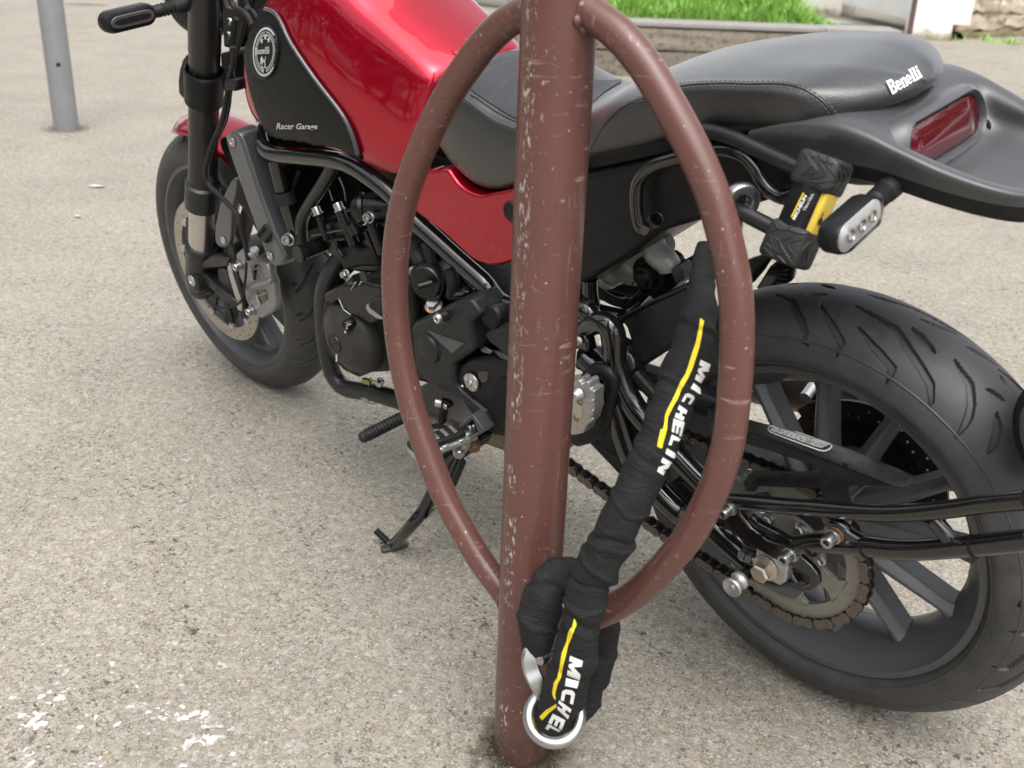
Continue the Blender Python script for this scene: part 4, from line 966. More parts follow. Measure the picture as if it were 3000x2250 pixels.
# ---- fork
def fr(pts, Y): return [at(*p, Y) for p in pts]
fork = empty('front_fork'); fork.parent = bike
for s in (1, -1):
    top = Vector((1.135, 0.1*s, 1.012)); f0, f1 = at('W4', 895, 0, 0.10), at('E', 530, 900, 0.10); ax_ = (f1-f0).normalized(); pt = lambda z: Vector((f0.x+ax_.x/ax_.z*(z-f0.z), 0.1*s, f0.z+(z-f0.z)))
    z_col0, z_col1 = at('ZA', 905, 950, 0.1).z, at('ZA', 905, 1330, 0.1).z; z_in = at('ZB', 880, 430, 0.1).z; zb = at('ZB', 800, 1160, 0.1).z
    r1 = 51*mpp(pt(0.8)); r2 = 0.0305; rc = 52*mpp(pt(z_col0)); ri = 0.0275
    P = [pt(1.05), pt(z_col0+0.055)]
    V, F = lathe_vf([(0, 0), (r1*0.93, 0), (r1*0.93, (pt(1.05)-pt(0.80)).length), (r1*0.90, (pt(1.05)-pt(0.80)).length+0.002), (r1*0.9, (pt(1.05)-pt(z_col0+0.05)).length), (r1*0.93, (pt(1.05)-pt(z_col0)).length), (rc*0.98, (pt(1.05)-pt(z_col0)).length+0.004), (rc*0.98, (pt(1.05)-pt(z_col1)).length*0.5+(pt(1.05)-pt(z_col0)).length*0.5), (rc, (pt(1.05)-pt(z_col1)).length*0.4+(pt(1.05)-pt(z_col0)).length*0.6), (rc, (pt(1.05)-pt(z_col1)).length), (ri, (pt(1.05)-pt(z_col1)).length)], pt(1.05), ax_, 44)
    ft = mk('fork_tube', V, F, M['fork'], fork)
    lathe('fork_leg', [(ri, (pt(1.05)-pt(z_col1)).length-0.002), (ri, (pt(1.05)-pt(z_in)).length+0.01)], pt(1.05), ax_, M['chromed'], fork, 44)
    l0, l1 = (pt(1.05)-pt(z_in)).length, (pt(1.05)-pt(zb)).length
    lathe('fork_foot', [(ri, l0), (0.034, l0-0.001), (0.0352, l0+0.004), (0.0335, l0+0.01), (0.034, l1-0.045), (0.030, l1-0.012), (0.022, l1), (0, l1)], pt(1.05), ax_, M['fork'], fork, 40)
    lathe('axle_clamp', [(0, 0.034), (0.020, 0.034), (0.026, 0.030), (0.027, -0.02), (0, -0.02)], (WB, 0.1*s if s > 0 else -0.114, .299), YA, M['fork'], fork, 28)
bolt(at('ZB', 727, 1010, 0.134), YA, 0.0125, 0.004, M['alu'], fork, 'dome')
# lower fork yoke round the left tube, and its arm to the steering head
cz = pt(0.72)
ftop, fbot = at('A', 1650, 560, 0.1).z, at('A', 1650, 830, 0.1).z
p0 = pt(ftop); p0.y = 0.1; p1 = pt(fbot); p1.y = 0.1; rY = r1*1.10
yk = lathe('fork_yoke', [(rY*0.92, 0), (rY, 0.004), (rY, (p1-p0).length*0.55), (rY*0.98, (p1-p0).length*0.62), (rY*0.98, (p1-p0).length-0.004), (rY*0.90, (p1-p0).length)], p0, (p1-p0), M['plastic'], fork, 44)
prism('yoke_clamp', 'A', [(1500, 440), (1470, 485), (1448, 560), (1436, 650), (1440, 760), (1475, 800), (1525, 832), (1560, 800), (1560, 480)], 0.085, 0.05, M['plastic'], fork, bevel=0.006)
prism('yoke_clamp', 'A', [(1520, 560), (1550, 520), (1580, 590), (1580, 800), (1545, 830), (1520, 790)], 0.128, 0.05, M['plastic'], fork, bevel=0.006)
prism('yoke_arm', 'A', [(1780, 430), (1985, 420), (1985, 700), (1910, 740), (1800, 745)], 0.05, 0.12, M['plastic'], fork, bevel=0.004)
bolt(at('A', 1915, 660, 0.075), YA, 0.0075, 0.008, M['steel'], fork, 'dome')
bolt(at('A', 1865, 175, 0.06), YA, 0.0075, 0.008, M['steel'], fork, 'dome'); bolt(at('W4', 1480, 10, 0.07), YA, 0.014, 0.012, M['alu_dirty'], fork, 'hex'); bolt(at('W4', 1410, 770, 0.06), (-1, 0.5, 0), 0.006, 0.02, M['steel'], fork, 'hex')
# dark steering head, cable bundle and the underside of the instruments
prism('steering_head', 'A', [(1800, -60), (2050, -60), (2035, 60), (1990, 200), (1960, 330), (1930, 395), (1805, 390), (1790, 100)], 0.045, 0.09, M['plastic'], bike, bevel=0.006)
for i, q in enumerate(([(1980, -30), (2010, 60), (2060, 110), (2100, 200)], [(1910, 150), (1895, 260), (1880, 380), (1890, 500), (1870, 600)], [(2000, 60), (1960, 250), (1930, 380), (1890, 470)], [(1860, -20), (1900, 60), (1990, 110), (2040, 200)])):
    tube('control_cable', fr([('A', *p) for p in q], 0.065+0.01*i), 0.0042+0.001*(i % 2), M['rubber'], bike, n=10)
# head lamp shell seen beside the fork
hl = empty('headlight'); hl.parent = bike
hc = at('P', 614, -28, 0.0); hr = 128*mpp(hc)
prof = [(hr*math.sin(a), -hr*0.85*math.cos(a)) for a in np.linspace(0.0, math.pi*0.5, 16)]+[(hr*1.02, 0.006), (hr*1.02, 0.022), (hr*0.96, 0.026)]
lathe('lamp_shell', prof, hc, (1, 0, -0.08), M['plastic'], hl, 44)
lathe('lamp_lens', [(hr*0.97, 0.022), (hr*0.6, 0.036), (0, 0.042)], hc, (1, 0, -0.08), M['clear'], hl, 44)
# indicators: a ribbed stalk and a flat capsule with a lens towards the front or the rear
def capsule2(w, h, n=10):
    o = []; r = h/2
    for i in range(n+1): a = -math.pi/2+math.pi*i/n; o.append((w/2-r+r*math.cos(a), r*math.sin(a)))
    for i in range(n+1): a = math.pi/2+math.pi*i/n; o.append((-w/2+r+r*math.cos(a), r*math.sin(a)))
    return o
def indicator(P, Q, up, face, L, H, D, led=True, rub=(3, 0.0012)):
    """P stalk root, Q where the body starts; face = towards the lens"""
    o = empty('indicator'); o.parent = bike
    ax_ = (Q-P).normalized(); l = (Q-P).length
    pf = [(0, -0.004), (0.013, -0.004), (0.0125, l*0.25)]
    for i in range(4): b = l*(0.30+0.12*i); pf += [(0.0115, b), (0.0095, b+l*0.03), (0.0095, b+l*0.07), (0.0112, b+l*0.10)]
    pf += [(0.0105, l*0.82), (0.0105, l+0.01), (0, l+0.01)]
    lathe('stalk', pf, P, ax_, M['rubber'], o, 20)
    f = Vector(face); f = (f-ax_*f.dot(ax_)).normalized(); u = ax_.cross(f); ctr = Q+ax_*(L/2-0.004)
    def ring(k, dd): return [ctr+ax_*(a*k)+u*(b*k)+f*dd for a, b in capsule2(L, H)]
    rings = [ring(0.70, -D*0.5), ring(0.90, -D*0.42), ring(1.0, -D*0.2), ring(1.0, D*0.30), ring(0.97, D*0.36)]; n = len(rings[0])
    V = [v for r_ in rings for v in r_]; F = [(i*n+j, i*n+(j+1) % n, (i+1)*n+(j+1) % n, (i+1)*n+j) for i in range(4) for j in range(n)]+[tuple(range(n)), tuple(range(4*n, 5*n))]
    mk('indicator_body', V, F, M['plastic'], o)
    if led:
        mk('reflector', *prism_vf(ring(0.90, D*0.37), f*0.0015), M['reflector'], o)
        rings = [ring(0.97, D*0.365), ring(0.955, D*0.46), ring(0.88, D*0.56), ring(0.5, D*0.60)]
        V = [v for r_ in rings for v in r_]; F = [(i*n+j, i*n+(j+1) % n, (i+1)*n+(j+1) % n, (i+1)*n+j) for i in range(3) for j in range(n)]+[tuple(range(3*n, 4*n))]
        mk('indicator_lens', V, F, M['clear'], o)
        for k in (-1, 0, 1):
            c0 = ctr+ax_*(k*L*0.235)+f*(D*0.375)
            lathe('led_cup', [(0.0022, -0.002), (0.0040, 0.002), (0.0062, D*0.15), (0.0068, D*0.15)], c0, f, M['chromed'], o, 18); lathe('led', [(0.0026, 0.0), (0.0022, 0.0025), (0, 0.0035)], c0, f, M['white'], o, 12)
    else:
        mk('back_rib', *prism_vf([ctr+ax_*(a*0.80-0.0)+u*(b*0.55)-f*(D*0.49) for a, b in capsule2(L, H)], -f*0.0035), M['plastic_grey'], o, bevel=0.0012)
        mk('back_groove', *prism_vf([ctr+ax_*(a*0.68)+u*(b*0.26)-f*(D*0.49+0.0033) for a, b in capsule2(L, H*1.0)], -f*0.0008), M['plastic'], o)
    return o
ip = at('A', 1490, 38, 0.125); iq = ip+Vector((0, 0.062, 0.000)); indicator(ip, iq, (0, 0, 1), (1, 0, 0), 0.098, 0.036, 0.032, led=False)
# front mudguard
V = []; rows = []
for a in np.linspace(math.radians(74), math.radians(142), 30):
    k = min(1.0, min(a-math.radians(71), math.radians(145)-a)*5); row = []
    for u in np.linspace(-1, 1, 17):
        w = 0.066*(0.75+0.25*k); y = w*u; r = 0.327-0.026*abs(u)**2.4
        row.append((WB+r*math.cos(a), y, .299+r*math.sin(a)))
    rows.append(row)
V, F = grid_vf(rows, 1, 1); mk('front_mudguard', V, F, M['red'], bike, solid=0.003)
prism('mudguard_stay', 'E', [(690, 520), (735, 420), (790, 330), (815, 400), (790, 520), (772, 640), (765, 800), (755, 860), (735, 895), (700, 902), (660, 885), (636, 840), (640, 720), (665, 600)], 0.108, 0.010, M['plastic_grey'], bike, bevel=0.003, smooth_k=2)
bolt(at('E', 700, 842, 0.110), YA, 0.009, 0.003, M['alu'], bike, 'dome')
prism('mudguard_stay', 'ZA', [(1180, 250), (1300, 240), (1400, 300), (1480, 700), (1420, 1000), (1330, 700), (1200, 420)], 0.075, 0.02, M['plastic'], bike, bevel=0.004, smooth_k=2)
# caliper bracket and caliper
prism('caliper_bracket', 'ZB', [(830, 735), (900, 690), (1040, 605), (1180, 610), (1300, 640), (1320, 700), (1300, 780), (1160, 795), (1000, 810), (840, 835)], 0.118, 0.022, M['fork'], fork, bevel=0.003)
prism('caliper_bracket', 'ZB', [(840, 860), (900, 880), (1130, 1110), (1380, 1290), (1430, 1360), (1390, 1420), (1340, 1405), (1100, 1200), (870, 1000), (840, 940)], 0.118, 0.024, M['fork'], fork, bevel=0.003)
prism('caliper_bracket', 'ZB', [(1140, 800), (1250, 790), (1300, 830), (1330, 1000), (1420, 1280), (1380, 1300), (1250, 1180), (1150, 1100)], 0.108, 0.02, M['fork'], fork, bevel=0.003)
cal = prism('brake_caliper', 'E', [(800, 952), (852, 908), (905, 935), (940, 990), (1000, 1005), (1055, 1040), (1078, 1090), (1080, 1130), (1105, 1190), (1112, 1260), (1122, 1330), (1126, 1375), (1100, 1425), (1010, 1478), (950, 1445), (905, 1440), (892, 1400), (905, 1365), (880, 1320), (868, 1210), (832, 1140), (815, 1060)], 0.118, 0.018, M['caliper'], bike, bevel=0.004)
prism('caliper_bridge', 'E', [(868, 1205), (960, 1180), (1060, 1150), (1080, 1170), (1070, 1205), (960, 1240), (880, 1250)], 0.126, 0.012, M['caliper'], cal, bevel=0.004)
for q in ([(915, 1045), (990, 1035), (1022, 1140), (945, 1172)], [(962, 1250), (1040, 1240), (1062, 1320), (1000, 1372)]):
    prism('pad_window', 'E', q, 0.1195, 0.003, M['gloss'], cal, bevel=0.001)
for q in ([(918, 1062), (935, 1080), (1000, 1058), (1020, 1140)], [(962, 1272), (985, 1292), (1055, 1262)], [(930, 1100), (945, 1170), (960, 1168)], [(968, 1290), (1000, 1365)]):
    tube('pad_clip', fr([('E', *p) for p in q], 0.122), 0.0013, M['steel'], cal, n=8, k=1)
prism('caliper_lug', 'E', [(735, 880), (775, 870), (800, 960), (800, 1040), (830, 1150), (870, 1330), (880, 1440), (840, 1440), (815, 1330), (740, 1060)], 0.112, 0.03, M['plastic'], bike, bevel=0.003)
prism('bracket_edge', 'E', [(722, 1000), (748, 1000), (775, 1120), (845, 1330), (850, 1420), (815, 1400), (805, 1330), (745, 1130)], 0.114, 0.008, M['alu'], bike, bevel=0.002)
for p in ((833, 1047), (935, 1410)): bolt(at('E', *p, 0.120), YA, 0.0085, 0.012, M['steel'], cal, 'socket')
tube('banjo', fr([('E', 905, 1000), ('E', 930, 950), ('E', 960, 915)], 0.128), 0.006, M['alu_dirty'], cal, n=12)
for i in range(3): lathe('bleed_nut', [(0.0, 0), (0.0085, 0), (0.0085, 0.006), (0, 0.006)], at('E', 915+22*i, 985-28*i, 0.130), (-0.3, 0.2, 0.8), M['alu_dirty'], cal, 6)
# hoses on the fork
hose = [('A', 1885, 380), ('A', 1890, 500), ('A', 1868, 600), ('A', 1850, 700), ('A', 1835, 800), ('A', 1795, 990), ('A', 1722, 1160), ('A', 1682, 1290), ('A', 1662, 1390), ('A', 1690, 1490), ('A', 1752, 1555), ('A', 1850, 1655), ('E', 830, 650), ('E', 850, 750), ('E', 878, 860), ('E', 905, 1000)]
tube('brake_hose', fr(hose, 0.137), 0.0048, M['rubber'], bike, n=12)
h2 = [('A', 1875, 540), ('A', 1880, 640), ('A', 1862, 760), ('A', 1850, 860), ('A', 1820, 990), ('A', 1745, 1150), ('A', 1700, 1290), ('A', 1690, 1400), ('A', 1712, 1480)]
tube('brake_hose', fr(h2, 0.131), 0.0044, M['gloss'], bike, n=12)
tube('sensor_cable', fr([('E', 838, 660), ('E', 868, 800), ('E', 888, 950), ('E', 885, 1120), ('E', 862, 1290), ('E', 840, 1340), ('E', 770, 1380), ('E', 660, 1385), ('E', 590, 1340), ('E', 562, 1285), ('E', 605, 1268)], 0.131), 0.0028, M['rubber'], bike, n=10)
prism('hose_clip', 'A', [(1812, 650), (1900, 640), (1912, 700), (1905, 742), (1830, 735), (1810, 700)], 0.148, 0.022, M['plastic'], bike, bevel=0.004)
# radiator side rail
rail = prism('radiator_rail', 'E', [(715, 20), (735, -30), (780, -50), (830, -20), (862, 60), (980, 420), (1110, 780), (1195, 960), (1208, 1000), (1180, 1045), (1120, 1055), (1072, 1020), (1030, 920), (900, 560), (790, 250)], 0.150, 0.045, M['plastic_grey'], bike, bevel=0.006)
for p in ((772, 45), (1078, 968)): bolt(at('E', *p, 0.152), YA, 0.009, 0.003, M['steel'], rail, 'dome')
lathe('rail_ring', [(0.0135, -0.006), (0.0135, 0.016), (0.012, 0.018), (0.010, 0.016), (0.010, 0.0), (0, 0.0)], at('E', 1065, 770, 0.150), (0.35, 0.5, -0.6), M['gloss'], rail, 28)
prism('radiator', 'E', [(1000, 120), (1090, 170), (1290, 800), (1260, 960), (1195, 960), (1050, 560)], 0.10, 0.2, M['plastic'], bike, bevel=0.003)
# ---- tank
T = [[(1.046, .050, .695), (1.062, .060, .72), (1.066, .062, .77), (1.042, .060, .835), (.995, .050, .905), (.965, .025, .945), (.955, 0, .955)],
     [(1.056, .108, .690), (1.064, .128, .72), (1.062, .133, .77), (1.036, .129, .835), (.985, .106, .905), (.950, .058, .950), (.935, 0, .962)],
     [(1.00, .134, .690), (1.00, .146, .72), (.995, .151, .775), (.975, .147, .845), (.930, .120, .928), (.910, .065, .966), (.900, 0, .978)],
     [(.900, .140, .700), (.900, .151, .73), (.887, .153, .79), (.867, .145, .862), (.833, .112, .938), (.818, .064, .960), (.812, 0, .968)],
     [(.800, .138, .698), (.800, .147, .726), (.787, .147, .775), (.768, .133, .833), (.745, .102, .893), (.738, .060, .909), (.735, 0, .914)],
     [(.715, .130, .682), (.714, .138, .708), (.708, .136, .75), (.695, .122, .80), (.680, .098, .856), (.675, .058, .871), (.672, 0, .876)],
     [(.655, .120, .690), (.655, .127, .712), (.650, .124, .745), (.643, .112, .785), (.634, .094, .829), (.630, .055, .843), (.628, 0, .847)],
     [(.640, .105, .695), (.640, .110, .715), (.634, .108, .745), (.628, .097, .780), (.620, .080, .815), (.617, .050, .828), (.615, 0, .832)]]
V, F = grid_vf(mirror_rows(T), 8, 6); tank = mk('fuel_tank', V, F, M['red'], bike, ang=60)
tank_t = bvh(V, F)
# black side panel with its pale lip
panel = [(240, 80), (180, 95), (120, 150), (80, 240), (60, 350), (62, 480), (78, 600), (105, 730), (150, 880), (195, 980), (240, 1085), (300, 1142), (520, 1158), (780, 1178), (880, 1222), (960, 1265), (1003, 1292),
         (985, 1240), (950, 1120), (900, 1000), (840, 900), (740, 770), (640, 640), (520, 470), (430, 330), (370, 200), (330, 130), (290, 95)]
pc = [px('B', *p) for p in panel]; pcs = cat_rom(pc, 3, True)
CROPS['PX'] = (0, 0, 1.0)
pan = wrap('side_panel', [[tuple(p) for p in pcs]], 'P', tank_t, 0.0045, M['casting'], bike, sp=5, thick=0.006)
pan_t = bvh_of(pan)
wl_ = lambda pts, c, tr, off, k=6: wrap_line(c, pts, tr, k, off)
lip = wl_([(985, 1235), (950, 1118), (900, 998), (840, 898), (740, 768), (640, 638), (520, 468), (432, 330), (372, 200), (330, 128), (285, 92), (238, 78)], 'B', tank_t, 0.0055)
tube('panel_lip', lip, 0.0032, M['plastic_grey'], pan, n=8, k=1)
# round badge
Ec = np.array([540., 845.]); ux_, uy_ = np.array([330., -18.]), np.array([20., -664.])
em = lambda x, y: tuple(Ec+ux_*x+uy_*y)
def ring_poly(r0, r1, a0, a1, n): return [em(r1*math.cos(a), r1*math.sin(a)) for a in np.linspace(a0, a1, n)]+[em(r0*math.cos(a), r0*math.sin(a)) for a in np.linspace(a1, a0, n)]
badge = wrap('badge', [[em(1.12*math.cos(a), 1.12*math.sin(a)) for a in np.linspace(0, 2*math.pi, 40, endpoint=False)]], 'EM', pan_t, 0.0035, M['plastic'], bike, sp=6, thick=0.004)
bt = bvh_of(badge)
pr_ = [ring_poly(0.90, 1.0, 2*math.pi*i/12, 2*math.pi*(i+1)/12, 6) for i in range(12)]
for cx_, cy_ in ((-0.30, 0.46), (-0.01, 0.60), (0.27, 0.48)):
    pr_.append([em(cx_+0.155*(1 if i % 2 == 0 else 0.42)*math.sin(math.pi*i/5), cy_+0.155*(1 if i % 2 == 0 else 0.42)*math.cos(math.pi*i/5)) for i in range(10)])
for s in (1, -1):                          # laurel wreath: small leaves in three rows
    for i in range(20):
        a = -math.pi/2+s*(0.22+i*(math.pi-0.36)/19)
        for rr, tw in ((0.80, 0.5), (0.70, -0.5)):
            c0 = np.array([rr*math.cos(a)*0.98, rr*math.sin(a)]); t_ = np.array([-math.sin(a), math.cos(a)])*s; t_ = t_*math.cos(tw)+np.array([math.cos(a), math.sin(a)])*math.sin(tw); n_ = np.array([-t_[1], t_[0]])
            pr_.append([em(*(c0+t_*0.085)), em(*(c0+n_*0.032+t_*0.01)), em(*(c0-t_*0.075)), em(*(c0-n_*0.032+t_*0.01))])
# small standing lion: mane, body, legs, raised tail
for poly in ([(-.30, -.20), (-.22, -.17), (-.14, -.26), (-.14, -.40), (-.20, -.48), (-.29, -.46), (-.36, -.36), (-.36, -.26)], [(-.22, -.33), (-.02, -.30), (0.04, -.36), (0.02, -.44), (-.10, -.42), (-.22, -.48)],
             [(-.24, -.44), (-.18, -.46), (-.20, -.62), (-.26, -.62)], [(-.34, -.40), (-.29, -.44), (-.38, -.50), (-.42, -.46)], [(-.02, -.40), (.04, -.40), (.08, -.52), (.04, -.62), (-.02, -.60), (.0, -.52)],
             [(.02, -.34), (.06, -.34), (.09, -.24), (.04, -.18), (.0, -.22), (.04, -.27)], [(-.34, -.62), (.16, -.60), (.16, -.64), (-.34, -.66)], [(-.22, -.70), (-.02, -.70), (-.06, -.76), (-.12, -.90), (-.18, -.76)]):
    pr_.append([em(*p) for p in poly])
wrap('badge_print', pr_, 'EM', bt, 0.0014, M['silverprint'], badge, sp=5)
def lettering(name, s, mapf, c, tree, off, mat, parent, bold=0.0, shear=0.0, L=4.0, norm=True, world_frame=False):
    V, F = text_vf(s, bold, shear); U = unit(V) if norm else V
    P = [px(c, *mapf(u, v)) for u, v in U]; P, F = subdivide(P, F, L); R, O = (WR, WO) if world_frame else (CR, CO)
    V3, F3 = wrap_vf(P, F, tree, off, R, O); o = mk(name, V3, F3, mat, parent, smooth=False); return o
# slab lettering for the maker's name: strokes drawn in a 0..1 cell
def slab(ch):
    R = lambda a, b, c, d: [(a, b), (c, b), (c, d), (a, d)]
    if ch == 'B': return [R(0, 0, .34, 1), R(.12, .84, .72, 1), R(.12, .44, .72, .57), R(.12, 0, .72, .16), [(.66, .5), (.92, .6), (.95, .8), (.80, .95), (.66, 1), (.60, .85), (.62, .65)], [(.66, .5), (.95, .42), (1, .25), (.9, .06), (.66, 0), (.60, .15), (.64, .35)]]
    if ch == 'e': return [[(0, .35), (.06, .58), (.3, .70), (.42, .66), (.36, .5), (.34, .2), (.42, .04), (.3, 0), (.06, .1)], [(.4, .70), (.75, .66), (.95, .5), (1, .3), (.66, .3), (.64, .5), (.5, .6), (.38, .6)], R(.3, .28, .98, .38), [(.3, .02), (.6, 0), (1, .14), (.95, .22), (.6, .1), (.4, .14)]]
    if ch == 'n': return [R(0, 0, .42, .1), R(.08, 0, .36, .66), R(0, .58, .3, .68), [(.3, .52), (.5, .68), (.8, .70), (.96, .58), (.96, .1), (.64, .1), (.64, .5), (.5, .56)], R(.56, 0, 1, .1)]
    if ch == 'l': return [R(0, 0, 1, .1), R(.2, 0, .82, 1), R(0, .9, .5, 1)]
    if ch == 'i': return [R(0, 0, 1, .1), R(.2, 0, .82, .66), R(0, .57, .5, .67), [(.2, .78), (.82, .78), (.82, 1), (.2, 1)]]
def slab_word(word, mapf, c):
    wd = dict(B=.74, e=.56, n=.64, l=.34, i=.34); tot = sum(wd[ch] for ch in word)+0.04*(len(word)-1); t = 0; out = []
    for ch in word:
        w = wd[ch]
        for poly in slab(ch): out.append([mapf((t+x*w)/tot, y) for x, y in poly])
        t += w+0.04
    return out
wrap('badge_name', slab_word('Benelli', quad_map([(268, 925), (662, 885), (275, 745), (662, 705)]), 'EM'), 'EM', bt, 0.0016, M['silverprint'], badge, sp=5)
lettering('lettering', 'Racer Garage', quad_map([(305, 1062), (638, 1058), (305, 995), (638, 1002)]), 'B', pan_t, 0.0006, M['print'], pan, bold=0.018, shear=0.18)
# fuel filler on the tank top
fc = at('B', 1800, 385, 0.02)
lathe('filler_ring', [(0.012, 0.0), (0.0155, 0.004), (0.019, 0.006), (0.022, 0.004), (0.0225, -0.012), (0.012, -0.012)], Vector((fc.x, fc.y, fc.z-0.002)), (-0.25, 0.15, 1), M['red'], tank, 30, True)
# ---- seat
S = []
for X, b, s_, t_, c_ in ((.628, (.085, .750), (.090, .785), (.062, .822), .824), (.605, (.110, .738), (.112, .785), (.078, .832), .835), (.565, (.123, .718), (.120, .800), (.090, .832), .834), (.52, (.128, .703), (.122, .805), (.095, .822), .823), (.47, (.129, .706), (.122, .792), (.096, .806), .808),
                        (.41, (.128, .731), (.122, .784), (.096, .800), .804), (.36, (.127, .757), (.124, .789), (.092, .812), .817), (.31, (.127, .777), (.129, .80), (.095, .838), .842), (.265, (.126, .792), (.131, .835), (.094, .862), .866), (.21, (.125, .811), (.131, .865), (.092, .880), .884), (.15, (.125, .830), (.130, .885), (.089, .892), .896), (.09, (.124, .845), (.128, .893), (.087, .899), .902),
                        (.03, (.122, .858), (.124, .898), (.084, .905), .907), (0.0, (.113, .866), (.114, .896), (.076, .905), .907), (-.025, (.090, .872), (.090, .893), (.058, .901), .903), (-.043, (.062, .876), (.061, .891), (.040, .897), .898), (-.055, (.034, .880), (.032, .889), (.021, .892), .893), (-.060, (.010, .884), (.010, .887), (.007, .888), .888)):
    m_ = (0.5*(b[0]+s_[0])+0.006, 0.5*(b[1]+s_[1]))
    S.append([(X, b[0]*0.80, b[1]-0.004), (X, b[0], b[1]), (X, m_[0], m_[1]), (X, s_[0], s_[1]), (X, (s_[0]*0.45+t_[0]*0.55), (s_[1]*0.25+t_[1]*0.75)), (X, t_[0]*0.8, t_[1]+0.002), (X, t_[0]*0.4, c_), (X, 0, c_)])
V, F = grid_vf(mirror_rows(S), 6, 5); n_s = len(cat_rom(mirror_rows(S)[0], 5)); nrow = len(V)//n_s
F += [tuple(range(n_s)), tuple(range((nrow-1)*n_s, nrow*n_s))]
seat = mk('seat', V, F, M['leather'], bike, ang=70); seat_t = bvh(V, F)
ins = [(-86, 690), (-30, 625), (0, 590), (140, 480), (330, 372), (560, 372), (800, 560), (915, 640), (1080, 655), (1215, 640), (1120, 690), (1000, 768), (915, 848), (700, 975), (500, 1005), (305, 960), (150, 870), (0, 770)]
insert = wrap('seat_insert', [[tuple(p) for p in cat_rom(ins, 3, True)]], 'C', seat_t, 0.0012, M['insert'], seat, sp=9)
def stitch(pts, c, gap=0.0022, dash=0.0036, off=0.0008, r=0.0005):
    ln = wrap_line(c, pts, seat_t, 14, off); P = np.array([list(p) for p in ln]); s_ = np.r_[0, np.cumsum(np.linalg.norm(np.diff(P, axis=0), axis=1))]; out = []
    t = 0.0
    while t+dash < s_[-1]:
        a = [np.interp(t, s_, P[:, i]) for i in range(3)]; b = [np.interp(t+dash, s_, P[:, i]) for i in range(3)]; out.append(tube_vf([a, b], r, 5, 1)); t += dash+gap
    return join(*out) if out else ([], [])
def seam(pts, c, r=0.0013):
    ln = wrap_line(c, pts, seat_t, 8, 0.0004); return tube('seat_seam', ln, r, M['leather'], seat, n=8, k=1)
seamA = [(915, 1200), (960, 1105), (1060, 970), (1150, 885), (1245, 828), (1350, 792), (1500, 735), (1700, 690), (2000, 676), (2212, 684)]
seamB = [(0, 684), (160, 680), (300, 690), (420, 722), (520, 775), (610, 850), (690, 955)]
seam(seamA, 'C'); seam(seamB, 'D')
st = []
for dy in (-26, 26):
    st.append(stitch([(x-dy*0.5 if x < 1300 else x, y+dy*(0.45 if x < 1300 else 0.75)) for x, y in seamA], 'C')); st.append(stitch([(x-dy*0.6*max(0, (x-300)/400), y+dy*0.75) for x, y in seamB], 'D'))
fs = [(-60, 770), (0, 800), (150, 905), (305, 985)]
fs2 = [(-110, 800), (0, 880), (150, 985), (305, 1050)]
seam(fs, 'C'); seam(fs2, 'C', 0.0016)
for d in (-14, 14): st.append(stitch([(x, y+d) for x, y in fs2], 'C'))
V, F = join(*[s_ for s_ in st if s_[0]]); o = mk('stitching', V, F, simple('grey seam thread', (0.16, 0.15, 0.145), 0.7), seat); o['kind'] = 'stuff'
for q in ([(95, 840), (160, 720), (250, 640), (330, 600)], [(225, 905), (260, 820), (330, 750)], [(0, 655), (90, 570), (200, 510), (330, 482)], [(915, 700), (1050, 668), (1160, 655)], [(915, 790), (1000, 735), (1090, 690)]): seam(q, 'C', 0.0009)
wrap('lettering', slab_word('Benelli', quad_map([(1135, 768), (1378, 632), (1088, 672), (1338, 545)]), 'D'), 'D', seat_t, 0.0024, M['white'], seat, sp=4)
# ---- tail
tl = [[(.075, .118, .812), (.075, .128, .838), (.075, .120, .850), (.075, .060, .850), (.075, 0, .850)],
      [(.030, .119, .822), (.030, .130, .855), (.030, .118, .866), (.030, .060, .866), (.030, 0, .866)],
      [(-.020, .120, .829), (-.020, .129, .864), (-.020, .112, .874), (-.020, .060, .874), (-.020, 0, .874)],
      [(-.060, .119, .830), (-.060, .126, .860), (-.060, .108, .866), (-.060, .060, .860), (-.060, 0, .858)],
      [(-.090, .116, .826), (-.092, .122, .852), (-.090, .100, .850), (-.090, .082, .822), (-.090, 0, .808)],
      [(-.130, .110, .818), (-.132, .115, .838), (-.130, .096, .838), (-.130, .080, .815), (-.130, 0, .803)],
      [(-.170, .098, .810), (-.172, .102, .826), (-.170, .086, .826), (-.168, .070, .809), (-.168, 0, .800)],
      [(-.200, .075, .803), (-.203, .078, .816), (-.198, .064, .817), (-.192, .050, .808), (-.190, 0, .803)],
      [(-.215, .040, .799), (-.219, .041, .811), (-.212, .034, .813), (-.204, .025, .806), (-.202, 0, .801)],
      [(-.218, .008, .799), (-.222, .008, .810), (-.215, .007, .812), (-.206, .005, .805), (-.204, 0, .800)]]
V, F = grid_vf(mirror_rows(tl), 6, 5); tail = mk('tail_cover', V, F, M['plastic_grey'], bike, ang=70)
ul = []
for k, r_ in enumerate(tl):
    z = r_[0][2]; y = r_[0][1]; X = r_[0][0]; ul.append([(X+0.004, y*0.5, z-0.022), (X+0.002, y*0.93, z-0.018), (X, y*0.985, z-0.008), (X, y*1.0, z+0.001)])
V1, F1 = grid_vf(mirror_rows([list(reversed(r_))+[(r_[0][0], 0, r_[0][2])] for r_ in ul]), 6, 3); mk('undertail', V1, F1, M['plastic'], bike)
